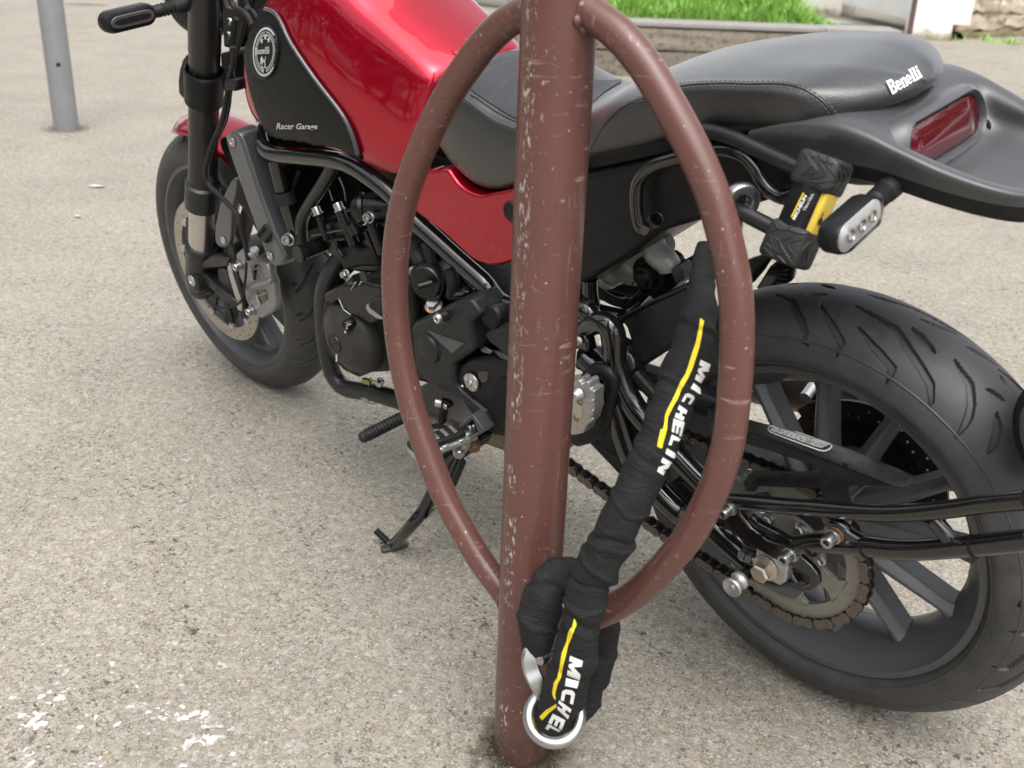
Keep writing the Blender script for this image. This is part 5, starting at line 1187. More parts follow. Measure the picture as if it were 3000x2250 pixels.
# lamp hump and the red capsule in it
lu = Vector((0.30, 0, 0.954)).normalized(); lf = Vector((-0.954, 0, 0.30)).normalized(); lc = Vector((-0.0805, 0, 0.8375)); ly = Vector((0, 1, 0))
def lring(w, h, d, dz=0): return [lc+ly*a+lu*(b+dz)+lf*d for a, b in capsule2(w, h, 12)]
def rings_vf(rs, cap0=True, cap1=True):
    n = len(rs[0]); V = [v for r_ in rs for v in r_]; F = [(i*n+j, i*n+(j+1) % n, (i+1)*n+(j+1) % n, (i+1)*n+j) for i in range(len(rs)-1) for j in range(n)]
    if cap0: F.append(tuple(range(n)))
    if cap1: F.append(tuple(range((len(rs)-1)*n, len(rs)*n)))
    return V, F
hump = mk('lamp_housing', *rings_vf([lring(0.236, 0.046, -0.085, 0.010), lring(0.234, 0.058, -0.050, 0.004), lring(0.214, 0.066, -0.014), lring(0.188, 0.064, 0.003), lring(0.172, 0.054, 0.008), lring(0.166, 0.048, 0.003), lring(0.164, 0.046, -0.008)]), M['plastic_grey'], bike, ang=50)
tlp = empty('tail_light'); tlp.parent = bike
mk('lens', *rings_vf([lring(0.1645, 0.0465, -0.006), lring(0.1625, 0.0445, 0.0005), lring(0.158, 0.040, 0.0025), lring(0.10, 0.010, 0.0032)]), M['redlens'], tlp, ang=60)
tube('lens_rim', [v for v in lring(0.1605, 0.0425, 0.0018)], 0.0010, M['clear'], tlp, n=6, k=1, closed=True)
# rear indicators
tp_ = at('Q', 1640, 545, 0.118); tq_ = at('Q', 1500, 610, 0.165)
ip = Vector((-0.128, 0.100, 0.812)); 
ip = at('Q', 1690, 545, 0.112); indicator(ip, ip+Vector((0, 0.040, -0.006)), (0, 0, 1), (-1, 0, 0.05), 0.086, 0.032, 0.028)
ip2 = at('T5', 790, 425, -0.125); indicator(ip2+Vector((0, 0.040, 0.006)), ip2, (0, 0, 1), (-1, 0, 0.05), 0.086, 0.032, 0.028)
# ---- side cover, black panels, grab rail
prism('side_cover', 'F', [(825, -55), (900, -100), (1085, -131), (1180, -138), (1262, -150), (1300, -110), (1345, -45), (1420, 20), (1530, 62), (1650, 45), (1800, 15), (1900, -5), (1990, 40), (1990, 280), (1930, 500), (1790, 607), (1640, 637), (1560, 618), (1450, 563), (1250, 378), (1010, 195), (930, 90)], 0.1365, 0.03, M['red'], bike, bevel=0.010, seg=4, smooth_k=2)
lathe('cover_grommet', [(0, 0.002), (0.010, 0.002), (0.014, 0.0035), (0.016, 0.0), (0, 0)], at('F', 1800, 195, 0.1365), YA, M['rubber'], bike, 24)
prism('rear_panel', 'G', [(190, 250), (330, 298), (520, 262), (700, 225), (1060, 145), (1400, 62), (1700, 30), (1900, 140), (2050, 260), (2040, 420), (1830, 512), (1250, 682), (1040, 740), (900, 790), (830, 850), (640, 1000), (420, 1130), (265, 1232), (150, 1300), (120, 700)], 0.124, 0.248, M['plastic'], bike, bevel=0.008)
prism('seat_base', 'G', [(150, 100), (330, 110), (700, 60), (1060, 0), (1500, -90), (1900, -160), (1950, -40), (1700, 20), (1300, 70), (900, 170), (500, 255), (330, 292), (150, 320)], 0.112, 0.224, M['plastic'], bike, bevel=0.004)
prism('panel_recess', 'G', [(790, 740), (830, 640), (900, 610), (945, 660), (940, 710), (880, 750), (820, 770)], 0.1255, 0.003, M['gloss'], bike, bevel=0.001, smooth_k=2)
tube('grab_rail', fr([('G', 800, 745), ('G', 765, 735), ('G', 738, 640), ('G', 728, 480), ('G', 745, 370), ('G', 800, 290), ('G', 880, 235), ('G', 1000, 195), ('G', 1200, 145), ('G', 1380, 112), ('G', 1500, 120), ('G', 1610, 165), ('G', 1690, 250), ('G', 1750, 360), ('G', 1820, 440), ('G', 1920, 490), ('G', 2010, 470)], 0.142), 0.0083, M['gloss'], bike, n=18)
# ---- frame
def ft(pts, Y, r, nm='frame_tube', m='gloss', n=18, **k): return tube(nm, [at(p[0], p[1], p[2], p[3] if len(p) > 3 else Y) for p in pts], r, M[m], bike, n=n, **k)
ft([('E', 1020, -90, .06), ('E', 1015, -20, .10), ('E', 1025, 55, .122), ('E', 1060, 112), ('E', 1150, 145), ('E', 1350, 165), ('E', 1550, 186), ('E', 1700, 218), ('E', 1850, 300), ('E', 2060, 465), ('F', 1010, 265), ('F', 1200, 440), ('F', 1380, 602), ('F', 1560, 762), ('F', 1765, 958), ('J', 560, 200), ('J', 700, 420)], 0.130, 0.0150)
ft([('E', 1125, 190), ('E', 1180, 420), ('E', 1255, 680), ('E', 1310, 850)], 0.120, 0.0145); ft([('E', 1230, 200), ('E', 1300, 420), ('E', 1350, 600)], -0.10, 0.0145)
ft([('E', 1600, 230), ('E', 1500, 400), ('E', 1400, 555), ('E', 1345, 660), ('E', 1332, 760), ('E', 1340, 880)], 0.125, 0.0112, m='fork')
ft([('E', 1500, 200), ('E', 1300, 560)], -0.10, 0.011)
lathe('tube_clamp', [(0.0150, -0.011), (0.0185, -0.011), (0.0185, 0.011), (0.0150, 0.011)], at('E', 1205, 495, 0.122), at('E', 1230, 600, .12)-at('E', 1180, 420, .12), M['rubber'], bike, 24, True)
mb = at('E', 1300, 958, 0.165); lathe('engine_mount', [(0, 0.0), (0.0148, 0.0), (0.0165, -0.002), (0.0165, -0.008), (0.0150, -0.010), (0.0135, -0.02), (0.0135, -0.085), (0, -0.085)], mb, YA, M['engine'], bike, 28)
bolt(at('E', 1236, 832, 0.142), (-0.3, 0.8, 0.2), 0.0095, 0.012, M['steel'], bike, 'socket')
# radiator side shade and dark void fillers of the engine bay
prism('radiator_shroud', 'E', [(1130, 220), (1560, 240), (1690, 250), (1820, 420), (1800, 560), (1500, 700), (1400, 640), (1230, 480)], 0.03, 0.06, M['plastic'], bike, bevel=0.004)
ft([('E', 1320, 270), ('E', 1290, 350), ('E', 1255, 440)], 0.10, 0.0035, 'sensor_cable', 'rubber'); ft([('E', 1640, 330), ('E', 1680, 430), ('E', 1695, 520)], 0.06, 0.0012, 'sensor_cable', 'alu'); ft([('E', 1560, 430), ('E', 1590, 520)], 0.06, 0.0012, 'sensor_cable', 'alu')

# dark innards that close the gaps between tank, cover and seat
prism('air_box', 'F', [(700, -230), (1100, -260), (1400, -190), (1800, -60), (1990, 60), (1960, 300), (1700, 300), (1400, 180), (1100, 0), (900, -20)], 0.085, 0.17, M['plastic'], bike, bevel=0.006)
prism('tank_skirt', 'B', [(190, 1040), (500, 1090), (900, 1180), (1100, 1330), (1330, 1400), (1400, 1500), (1330, 1590), (1180, 1560), (1000, 1420), (800, 1330), (500, 1300), (300, 1280), (190, 1190)], 0.100, 0.20, M['plastic'], bike, bevel=0.004)
# ---- engine
eng = empty('engine'); eng.parent = bike
prism('crankcase', 'F', [(300, 900), (480, 720), (740, 640), (960, 560), (1200, 540), (1420, 760), (1760, 1000), (1790, 1300), (1700, 1500), (1300, 1640), (980, 1560), (760, 1480), (520, 1420), (330, 1250)], 0.095, 0.22, M['engine'], eng, bevel=0.008)
prism('cylinder', 'F', [(235, 290), (400, 250), (560, 262), (760, 330), (960, 300), (1080, 560), (960, 720), (560, 690), (420, 660), (365, 520), (300, 495), (262, 400)], 0.118, 0.22, M['engine'], eng, bevel=0.006)
prism('cylinder_side', 'F', [(385, 500), (520, 455), (560, 505), (640, 470), (720, 640), (560, 640), (430, 672)], 0.128, 0.02, M['casting'], eng, bevel=0.004)
for (a, b, r, yy) in (((700, 270), (1010, 1010), 0.0085, 0.132), ((255, 390), (420, 900), 0.006, 0.130)):
    tube('stud_tower', [at('X5', *a, yy), at('X5', *b, yy-0.003)], r, M['engine'], eng, n=16, k=1)
tube('stud_tower', [at('X5', 960, 560, 0.134), at('X5', 1060, 770, 0.133)], 0.0105, M['engine'], eng, n=16, k=1)
tube('casting_rib', [at('X5', 1380, 540, 0.128), at('X5', 1620, 1200, 0.125)], 0.008, M['engine'], eng, n=12, k=1)
tube('casting_rib', [at('X5', 1260, 720, 0.124), at('X5', 1560, 1470, 0.122)], 0.004, M['engine'], eng, n=10, k=1)
tube('casting_rib', [at('X5', 100, 820, 0.126), at('X5', 500, 740, 0.126), at('X5', 1000, 640, 0.126), at('X5', 1500, 470, 0.126)], 0.0016, M['plastic_grey'], eng, n=8, k=4)
tube('casting_rib', [at('X5', 480, 920, 0.130), at('X5', 840, 880, 0.130)], 0.003, M['engine'], eng, n=10, k=1)
prism('cylinder_lug', 'X5', [(430, 1150), (520, 900), (600, 900), (640, 1120), (760, 1280), (700, 1310), (470, 1215)], 0.136, 0.02, M['engine'], eng, bevel=0.003)
up_ = (at('X5', 700, 270, .13)-at('X5', 1010, 1010, .13)).normalized()
bolt(at('X5', 708, 262, 0.132), up_, 0.0080, 0.013, M['steel'], eng, 'socket'); bolt(at('X5', 240, 350, 0.130), up_, 0.0078, 0.013, M['steel'], eng, 'socket')
# inlet stub above
tube('inlet_stub', [at('X5', 1200, 240, 0.125), at('X5', 1300, 220, 0.125), at('X5', 1800, 200, 0.10)], 0.0235, M['engine'], eng, n=26, k=1)
lathe('inlet_flange', [(0.02, 0), (0.027, 0), (0.027, 0.006), (0.02, 0.006)], at('X5', 1235, 235, 0.128), at('X5', 1300, 220, .125)-at('X5', 1800, 200, .10), M['engine'], eng, 28, True)
bolt(at('X5', 1300, 425, 0.130), (-0.3, 0.9, 0.0), 0.0085, 0.014, M['steel'], eng, 'socket')
# generator cover: drum, bevel and pale face
gc = at('F', 395, 1262, 0.196)
gcov = lathe('generator_cover', [(0, 0.0), (0.036, 0.0), (0.0385, -0.0005), (0.041, -0.002), (0.060, -0.014), (0.0655, -0.022), (0.067, -0.034), (0.067, -0.10), (0, -0.10)], gc, YA, M['cover_face'], eng, 72)
gx = lambda dx, dz, dy=0.0: Vector((gc.x+dx, gc.y+dy, gc.z+dz))
prism('generator_cover_back', 'F', [(270, 855), (405, 790), (570, 735), (760, 690), (960, 760), (1010, 1000), (1000, 1300), (940, 1480), (760, 1500), (640, 1505), (540, 1545), (430, 1490), (300, 1350), (235, 1200), (255, 1000)], 0.158, 0.07, M['casting'], eng, bevel=0.008, seg=3)
prism('cover_shoulder', 'F', [(270, 855), (405, 790), (500, 795), (600, 770), (740, 800), (745, 900), (745, 1060), (650, 1110), (560, 1060), (500, 1040), (430, 980), (395, 905), (345, 942), (268, 915)], 0.185, 0.05, M['engine'], eng, bevel=0.005)
lathe('cover_plug', [(0, 0.0008), (0.0135, 0.0008), (0.0142, 0.0016), (0.0155, 0.0016), (0.0162, 0.0), (0.0162, -0.003), (0, -0.003)], at('F', 362, 1262, 0.1965), YA, M['engine'], eng, 36)
tube('plug_slot', [at('F', 330, 1275, 0.1978), at('F', 382, 1250, 0.1978)], 0.0011, M['rubber'], eng, n=6, k=1)
lathe('cover_plug', [(0, 0.004), (0.0062, 0.004), (0.0068, 0.006), (0.0088, 0.006), (0.0096, 0.004), (0.0098, -0.012), (0, -0.012)], at('F', 466, 1112, 0.193), YA, M['engine'], eng, 30)
prism('plug_mark', 'F', [(450, 1115), (490, 1100), (492, 1107), (472, 1115), (462, 1145), (452, 1145), (460, 1120)], 0.1985, 0.001, M['print'], eng, bevel=0)
for q in ([(440, 1158), (455, 1155), (450, 1180), (438, 1178)], [(368, 1352), (382, 1352), (378, 1410), (370, 1408)]): prism('paint_mark', 'F', q, 0.1985, 0.0008, M['print'], eng, bevel=0)
prism('sight_glass', 'F', [(615, 945), (640, 935), (660, 990), (740, 1050), (745, 1070), (700, 1060), (640, 1020), (612, 980)], 0.1865, 0.004, M['steel'], eng, bevel=0.0012)
prism('wire_guide', 'F', [(620, 950), (680, 890), (745, 900), (745, 1050), (680, 1010), (645, 985)], 0.190, 0.012, M['rubber'], eng, bevel=0.004)
tube('wire_loom', [at('F', 590, 700, 0.165), at('F', 620, 780, 0.175), at('F', 690, 850, 0.178), at('F', 760, 890, 0.178), at('F', 900, 980, 0.170)], 0.0065, M['rubber'], eng, n=12)
for q in (((530, 765), (495, 825)), ((575, 760), (560, 790)), ((395, 900), (430, 980)), ((430, 985), (490, 1030))): tube('casting_edge', [at('F', *q[0], 0.1856), at('F', *q[1], 0.1856)], 0.0012, M['alu_dirty'], eng, n=6, k=1)
for p, k_ in (((452, 702), 'hex'), ((598, 765), 'dome'), ((645, 240), 'socket')): bolt(at('F', *p, 0.150), (-0.2, 0.9, 0.3), 0.0075, 0.010, M['steel'], eng, k_)
# front sprocket cover
gcv = prism('sprocket_cover', 'F', [(972, 1130), (1000, 1088), (1100, 1045), (1250, 965), (1330, 930), (1450, 905), (1545, 1035), (1462, 1095), (1482, 1240), (1500, 1312), (1325, 1435), (1330, 1600), (1380, 1659), (1590, 1830), (1580, 1890), (1400, 1740), (1220, 1659), (1100, 1570), (1010, 1460), (985, 1300)], 0.186, 0.06, M['plastic_soft'], eng, bevel=0.007, seg=3)
prism('cover_facet', 'F', [(1105, 1155), (1180, 1190), (1405, 1268), (1312, 1350)], 0.1885, 0.004, M['plastic_grey'], gcv, bevel=0.002)
lathe('cover_boss', [(0, 0.0055), (0.016, 0.0055), (0.0225, 0.004), (0.0245, 0.0), (0, -0.002)], at('F', 1125, 1305, 0.186), YA, M['plastic_soft'], gcv, 40)
tube('cover_tower', [at('F', 1210, 1052, 0.196), at('F', 1330, 1005, 0.170)], 0.0088, M['plastic_soft'], gcv, n=18, k=1)
bolt(at('F', 1218, 1050, 0.194), YA, 0.0072, 0.009, M['alu'], gcv, 'socket'); bolt(at('F', 1510, 962, 0.165), (-0.15, 0.95, 0.1), 0.0105, 0.016, M['steel'], eng, 'hex')
# round black housing and its spout between the tubes
rc = at('F', 1105, 765, 0.150); ra = (-0.35, 0.90, 0.10)
lathe('thermostat_housing', [(0, 0.006), (0.024, 0.006), (0.0265, 0.004), (0.0275, 0.001), (0.0290, 0.001), (0.0310, -0.003), (0.0310, -0.016), (0.028, -0.02), (0.028, -0.07), (0, -0.07)], rc, ra, M['engine'], eng, 48)
tube('housing_spout', [at('F', 1150, 770, 0.155), at('F', 1040, 800, 0.172)], 0.0055, M['engine'], eng, n=16, k=1)
prism('hose_bracket', 'F', [(955, 645), (990, 650), (1015, 690), (1020, 740), (1030, 800), (1000, 780), (985, 730), (955, 715)], 0.150, 0.012, M['alu'], eng, bevel=0.003); bolt(at('F', 1000, 692, 0.150), (-0.3, .9, .1), 0.0065, 0.006, M['steel'], eng, 'dome')
lathe('sender', [(0, 0.006), (0.010, 0.006), (0.011, 0), (0.011, -0.003), (0.014, -0.003), (0.014, -0.006), (0, -0.006)], at('F', 1160, 940, 0.150), (-0.2, 0.5, 0.8), M['steel'], eng, 6); lathe('sender_ring', [(0.0, 0), (0.0145, 0), (0.0145, -0.003), (0, -0.003)], at('F', 1162, 950, 0.149), (-0.2, 0.5, 0.8), simple('copper washer', (0.5, 0.2, 0.09), 0.4, metal=1.0), eng, 20)
for q, r in (([(955, 1000), (1010, 950), (1060, 915), (1110, 905)], 0.0035), ([(960, 1085), (1010, 1050), (1060, 1010), (1110, 950)], 0.006), ([(1000, 420), (1010, 500), (1060, 600)], 0.012), ([(1100, 440), (1130, 540), (1150, 640)], 0.008), ([(1290, 660), (1320, 760), (1310, 880)], 0.010), ([(1340, 880), (1400, 870), (1450, 840)], 0.008)):
    tube('engine_hose', [at('F', *p, 0.135) for p in q], r, M['rubber'], eng, n=12)
prism('hose_clip', 'F', [(1300, 850), (1390, 830), (1440, 850), (1400, 890), (1330, 895)], 0.145, 0.02, M['gloss'], eng, bevel=0.004)
lathe('black_cap', [(0, 0.010), (0.014, 0.010), (0.018, 0.006), (0.0185, -0.02), (0, -0.02)], at('F', 1650, 1040, 0.165), (-0.1, 0.9, 0.3), M['plastic'], eng, 30)
# frame plate round the swingarm pivot
piv = prism('pivot_plate', 'F', [(1345, 1470), (1385, 1425), (1450, 1385), (1600, 1380), (1770, 1420), (1900, 1480), (1900, 1950), (1800, 2040), (1650, 2020), (1500, 1900), (1430, 1800), (1375, 1700), (1350, 1580)], 0.178, 0.05, M['plastic'], bike, bevel=0.008, seg=3)
prism('pivot_plate_recess', 'F', [(1530, 1480), (1590, 1500), (1600, 1560), (1560, 1590), (1520, 1540)], 0.1795, 0.003, M['gloss'], piv, bevel=0.002, smooth_k=2)
prism('pivot_plate_facet', 'F', [(1660, 1560), (1790, 1530), (1880, 1560), (1880, 1900), (1780, 1990), (1640, 1900), (1590, 1800)], 0.184, 0.006, M['casting'], piv, bevel=0.005)
pc_ = at('F', 1465, 1578, 0.183)
lathe('pivot_cap', [(0, 0.0035), (0.005, 0.0035), (0.0055, 0.0022), (0.0125, 0.002), (0.0145, 0.001), (0.0150, -0.002), (0, -0.002)], pc_, YA, M['alu'], piv, 40)
for i in range(6):
    a = math.pi/3*i+0.3; o = pc_+Vector((0.0105*math.cos(a), 0.0012, 0.0105*math.sin(a))); V, F = box_vf(o, 0.0078, 0.0030, 0.0028, (math.cos(a), 0, math.sin(a)), (0, 1, 0), (-math.sin(a), 0, math.cos(a))); mk('cap_rib', V, F, M['alu_dirty'], piv, bevel=0.0008)
lathe('pivot_cap_hex', [(0, 0.006), (0.0042, 0.006), (0.005, 0.0045), (0.005, 0.002), (0, 0.002)], pc_, YA, M['steel'], piv, 6)
bolt(at('F', 1396, 1606, 0.180), YA, 0.0024, 0.002, M['white'], piv, 'dome')
prism('side_plate', 'F', [(1560, 1180), (1620, 1125), (1760, 1110), (1900, 1120), (1900, 1420), (1750, 1400), (1680, 1310), (1610, 1260)], 0.172, 0.03, M['plastic_soft'], bike, bevel=0.005)
prism('plate_hole', 'F', [(1640, 1315), (1700, 1330), (1770, 1390), (1760, 1410), (1700, 1380)], 0.1735, 0.003, M['gloss'], bike, bevel=0.001)
prism('chain_link_plate', 'F', [(1525, 1310), (1560, 1290), (1630, 1330), (1620, 1360), (1560, 1345)], 0.170, 0.006, M['chainlink'], bike, bevel=0.003)
# exhaust header and the box under the engine
tube('exhaust_pipe', [at('F', *p, y) for p, y in (((420, 560), .10), ((345, 660), .115), ((292, 780), .122), ((268, 900), .124), ((272, 1050), .124), ((288, 1244), .124), ((325, 1444), .122), ((380, 1560), .120), ((470, 1628), .118), ((662, 1657), .114), ((822, 1702), .11), ((1000, 1760), .10))], 0.0168, M['exhaust'], bike, n=26)
tube('exhaust_pipe', [at('F', 480, 600, 0.06), at('F', 400, 690, 0.075), at('F', 372, 790, 0.08), at('F', 370, 950, 0.08)], 0.0175, M['chromed'], bike, n=22)
ec = at('I', 795, 422, 0.1115)
lathe('exhaust_clamp', [(0.0166, -0.009), (0.0186, -0.009), (0.0190, -0.005), (0.0190, 0.005), (0.0186, 0.009), (0.0166, 0.009)], ec, at('F', 822, 1702, .11)-at('F', 662, 1657, .114), M['steel'], bike, 36, True)
for p, k_ in (((790, 330), 'hex'), ((870, 325), 'hex')): bolt(at('I', *p, 0.125), (0.8, 0.4, 0.1) if p[0] < 800 else (-0.6, 0.7, 0.1), 0.0065, 0.016, M['steel'] if p[0] > 800 else simple('brass nut', (0.50, 0.38, 0.16), 0.35, metal=1.0), bike, k_)
tube('clamp_bolt', [at('I', 780, 332, 0.126), at('I', 880, 322, 0.126)], 0.003, M['steel'], bike, n=8, k=1)
prism('exhaust_box', 'I', [(960, 470), (1080, 520), (1300, 620), (1560, 700), (1900, 640), (2160, 660), (2330, 900), (2200, 1010), (1880, 912), (1640, 822), (1400, 760), (1080, 600)], 0.085, 0.20, M['silencer'], bike, bevel=0.015, seg=4)
lathe('silencer', [(0, 0), (0.045, 0), (0.052, 0.01), (0.056, 0.08), (0.056, 0.34), (0.050, 0.36), (0.03, 0.362), (0.028, 0.34), (0, 0.33)], (0.30, -0.175, 0.345), (-0.97, -0.02, 0.16), M['silencer'], bike, 36)
# swingarm pivot caps, gear lever, foot rests, side stand
def arm(pts, Y, r, nm, m, par=bike, n=14, **k): return tube(nm, [at(p[0], p[1], p[2], p[3] if len(p) > 3 else Y) for p in pts], r, M[m], par, n=n, **k)
gl = arm([('I', 1230, 690, 0.19), ('I', 1290, 690), ('I', 1350, 690), ('I', 1410, 712)], 0.19, 0.0048, 'gear_lever', 'plastic')
prism('lever_link', 'X2', [(640, 160), (720, 150), (840, 190), (900, 250), (900, 300), (860, 330), (800, 330), (760, 640), (660, 640), (690, 420), (700, 330), (640, 250)], 0.175, 0.012, M['plastic'], gl, bevel=0.003)
bolt(at('X2', 826, 275, 0.177), YA, 0.0055, 0.004, M['steel'], gl, 'dome'); lathe('link_end', [(0, 0.004), (0.007, 0.004), (0.008, 0), (0.008, -0.006), (0, -0.006)], at('X2', 675, 195, 0.178), (0.6, 0.6, 0.2), M['alu'], gl, 18)
tp0 = at('I', 1060, 610, 0.205); tp1 = tp0+Vector((0.012, 0.082, -0.004))
pf = [(0, 0), (0.009, 0)]
for i in range(11): h = 0.008+i*0.006; pf += [(0.0105, h), (0.0105, h+0.0032), (0.0088, h+0.0036), (0.0088, h+0.0056)]
pf += [(0.0098, 0.078), (0.0075, 0.083), (0, 0.084)]
lathe('shift_peg', pf, tp0, tp1-tp0, M['rubber'], gl, 24); tube('gear_lever_arm', [tp0, tp0+Vector((-0.02, -0.012, 0.0)), at('I', 1150, 640, 0.188), at('I', 1230, 690, 0.188)], 0.006, M['plastic'], gl, n=12)
lathe('shift_joint', [(0, 0.005), (0.008, 0.005), (0.0125, 0.001), (0.0125, -0.006), (0, -0.006)], at('X2', 640, 735, 0.182), YA, M['alu'], gl, 24)
# rider peg: cast alloy rail with a rubber pad, held in a forked bracket
peg = empty('foot_peg'); peg.parent = bike
pq = at('X2', 1090, 880, 0.212); out = Vector((0.022, 0.093, 0.004)).normalized(); fw_ = Vector((0.975, -0.22, 0.05)).normalized(); upv = out.cross(fw_).normalized(); upv = upv if upv.z > 0 else -upv
def pegbox(nm, c, l, w, h, m, **k): V, F = box_vf(c, l, w, h, out, fw_, upv); return mk(nm, V, F, M[m], peg, **k)
pegbox('peg_rail', pq+out*0.034, 0.095, 0.034, 0.010, 'alu_dirty', bevel=0.003)
pegbox('peg_pad', pq+out*0.036+upv*0.009+fw_*0.004, 0.088, 0.030, 0.012, 'rubber', bevel=0.003)
for i in range(5): pegbox('pad_groove', pq+out*(0.006+i*0.0155)+upv*0.0152+fw_*0.006, 0.006, 0.020, 0.0012, 'alu_dirty', bevel=0.0004)
for i in range(3): pegbox('peg_tooth', pq+out*(0.004+i*0.028)-fw_*0.0165+upv*0.004, 0.012, 0.006, 0.010, 'alu', bevel=0.0015)
pegbox('peg_hinge', pq-out*0.016, 0.026, 0.022, 0.020, 'alu_dirty', bevel=0.004)
V, F = lathe_vf([(0.0058, -0.014), (0.0074, -0.011), (0.0058, -0.008), (0.0074, -0.005), (0.0058, -0.002), (0.0074, 0.001), (0.0058, 0.004)], pq-out*0.020+upv*0.012, out, 18); mk('peg_spring', V, F, M['steel'], peg)
tube('spring_end', [pq-out*0.030+upv*0.012, pq-out*0.052+upv*0.018-fw_*0.006], 0.0013, M['steel'], peg, n=6, k=1)
lathe('peg_pin', [(0, 0.003), (0.0072, 0.003), (0.0088, 0.0), (0.0088, -0.022), (0, -0.022)], at('X2', 1095, 1200, 0.222), (-0.75, 0.6, -0.2), M['steel'], peg, 24)
prism('peg_lug', 'X2', [(1020, 1000), (1180, 930), (1200, 1090), (1180, 1150), (1110, 1260), (1040, 1200)], 0.215, 0.016, M['alu_dirty'], peg, bevel=0.003)
brk = [(1330, 425), (1375, 470), (1570, 745), (1545, 790), (1210, 985), (1195, 935), (1460, 770), (1345, 510), (1095, 720), (1050, 690)]
prism('peg_bracket', 'X2', brk, 0.205, 0.030, M['plastic_grey'], bike, bevel=0.002)
prism('peg_bracket_back', 'X2', [(1330, 440), (1560, 745), (1210, 960), (1080, 700)], 0.185, 0.012, M['plastic'], bike, bevel=0.003)
prism('stand_mount', 'X2', [(1200, 985), (1540, 790), (1600, 900), (1500, 960), (1460, 1000), (1400, 1130), (1290, 1170), (1150, 1300), (1040, 1220), (760, 1290), (700, 1240), (1000, 1080)], 0.175, 0.035, M['plastic'], bike, bevel=0.005)
stand = empty('side_stand'); stand.parent = bike
g0 = w2b(gw('I', 985, 1650, 0.006)); g1 = w2b(gw('I', 1060, 1640, 0.004))
tube('stand_leg', [at('I', 1500, 900, 0.165), at('I', 1430, 960, 0.175), at('I', 1370, 1080, 0.190), at('I', 1290, 1240, 0.212), at('I', 1210, 1380, 0.232), at('I', 1110, 1500, 0.252), w2b(gw('I', 985, 1640, 0.014))], [0.014, 0.016, 0.015, 0.0125, 0.0112, 0.0108, 0.0105], M['gloss'], stand, n=20)
V, F = prism_vf([w2b(gw('I', *q, 0.009)) for q in ((868, 1652), (900, 1640), (1040, 1610), (1105, 1618), (1090, 1640), (1010, 1662), (900, 1690), (870, 1680))], w2b((0, 0, 0))-w2b((0, 0, 0.008))); mk('stand_foot', V, F, M['plastic_grey'], stand, bevel=0.002)
tube('stand_prong', [w2b(gw('I', 930, 1625, 0.012)), w2b(gw('I', 830, 1530, 0.030)+Vector((0, 0, 0.0)))], 0.0058, M['plastic'], stand, n=14, k=1)
sa_, sb_ = at('I', 1525, 955, 0.182), at('I', 1440, 1155, 0.212); coil = []
sx_, sy__, sz_ = frame_of(sb_-sa_); sl = (sb_-sa_).length
for i in range(15*12+1):
    a = 2*math.pi*i/12; coil.append(sa_+sz_*(sl*i/(15*12))+sx_*(0.0085*math.cos(a))+sy__*(0.0085*math.sin(a)))
tube('stand_spring', coil, 0.0019, M['gloss'], stand, n=6, k=1)
prism('stand_stop', 'I', [(1225, 1440), (1285, 1360), (1310, 1348), (1312, 1358), (1285, 1380), (1240, 1442)], 0.238, 0.010, M['gloss'], stand, bevel=0.001)
lathe('stand_pivot', [(0, 0.006), (0.008, 0.006), (0.0105, 0), (0.0105, -0.02), (0, -0.02)], at('X2', 1390, 1060, 0.185), (-0.7, 0.5, -0.4), simple('rusty pivot bolt', (0.22, 0.14, 0.09), 0.6, metal=0.5, dust=0.4, dustcol=(0.35, 0.15, 0.06)), stand, 24)
# ---- swingarm, chain guard, rear bracket
sw = empty('swingarm'); sw.parent = bike
def sarm(pts, Y, r, nm='swingarm_tube', m='gloss', **k): return tube(nm, [at(p[0], p[1], p[2], p[3] if len(p) > 3 else Y) for p in pts], r, M[m], sw, n=22, **k)
sarm([('J', 560, 470), ('J', 660, 390), ('J', 770, 350), ('J', 870, 400), ('J', 915, 520), ('J', 930, 760), ('J', 985, 960), ('J', 1090, 1190), ('J', 1260, 1420), ('K', 320, 330), ('K', 560, 560), ('K', 760, 740)], 0.150, [0.013, 0.014, 0.0155, 0.0165, 0.017, 0.0165, 0.0165, 0.0165, 0.016, 0.0155, 0.015, 0.014])
sarm([('J', 600, 720), ('J', 850, 1010), ('S', 560, 690), ('S', 860, 1080), ('S', 1130, 1330), ('K', 390, 700), ('K', 640, 920), ('K', 860, 1110)], 0.150, 0.0170)
sarm([('J', 1150, 900), ('J', 1500, 1330), ('S', 1070, 700), ('S', 1300, 940), ('K', 480, 460)], 0.135, 0.0095, m='plastic')
prism('swingarm_plate', 'J', [(960, 320), (1250, 160), (1500, 40), (1700, -60), (1760, 100), (1650, 520), (1400, 720), (1170, 870), (1130, 700), (1080, 520), (1040, 400)], 0.120, 0.05, M['plastic_soft'], sw, bevel=0.006)
tube('plate_edge', [at('J', *p, 0.121) for p in ((955, 322), (1100, 240), (1350, 112), (1560, 25), (1700, -40))], 0.0022, M['plastic_soft'], sw, n=8)
prism('swingarm_gusset', 'J', [(860, 560), (1000, 620), (1100, 760), (1130, 900), (1140, 1060), (1060, 1060), (1000, 900), (900, 700)], 0.140, 0.03, M['gloss'], sw, bevel=0.006)
prism('swingarm_beam', 'J', [(500, 640), (640, 680), (820, 730), (1130, 860), (1420, 950), (1800, 1110), (2200, 1250), (2200, 1500), (1750, 1330), (1400, 1200), (1130, 1080), (800, 960), (480, 860)], 0.105, 0.03, M['plastic_soft'], sw, bevel=0.006)
prism('swingarm_beam', 'S', [(980, 960), (1100, 960), (1330, 1180), (1640, 1470), (1600, 1600), (1130, 1330), (870, 1120)], 0.128, 0.03, M['plastic_soft'], sw, bevel=0.005)
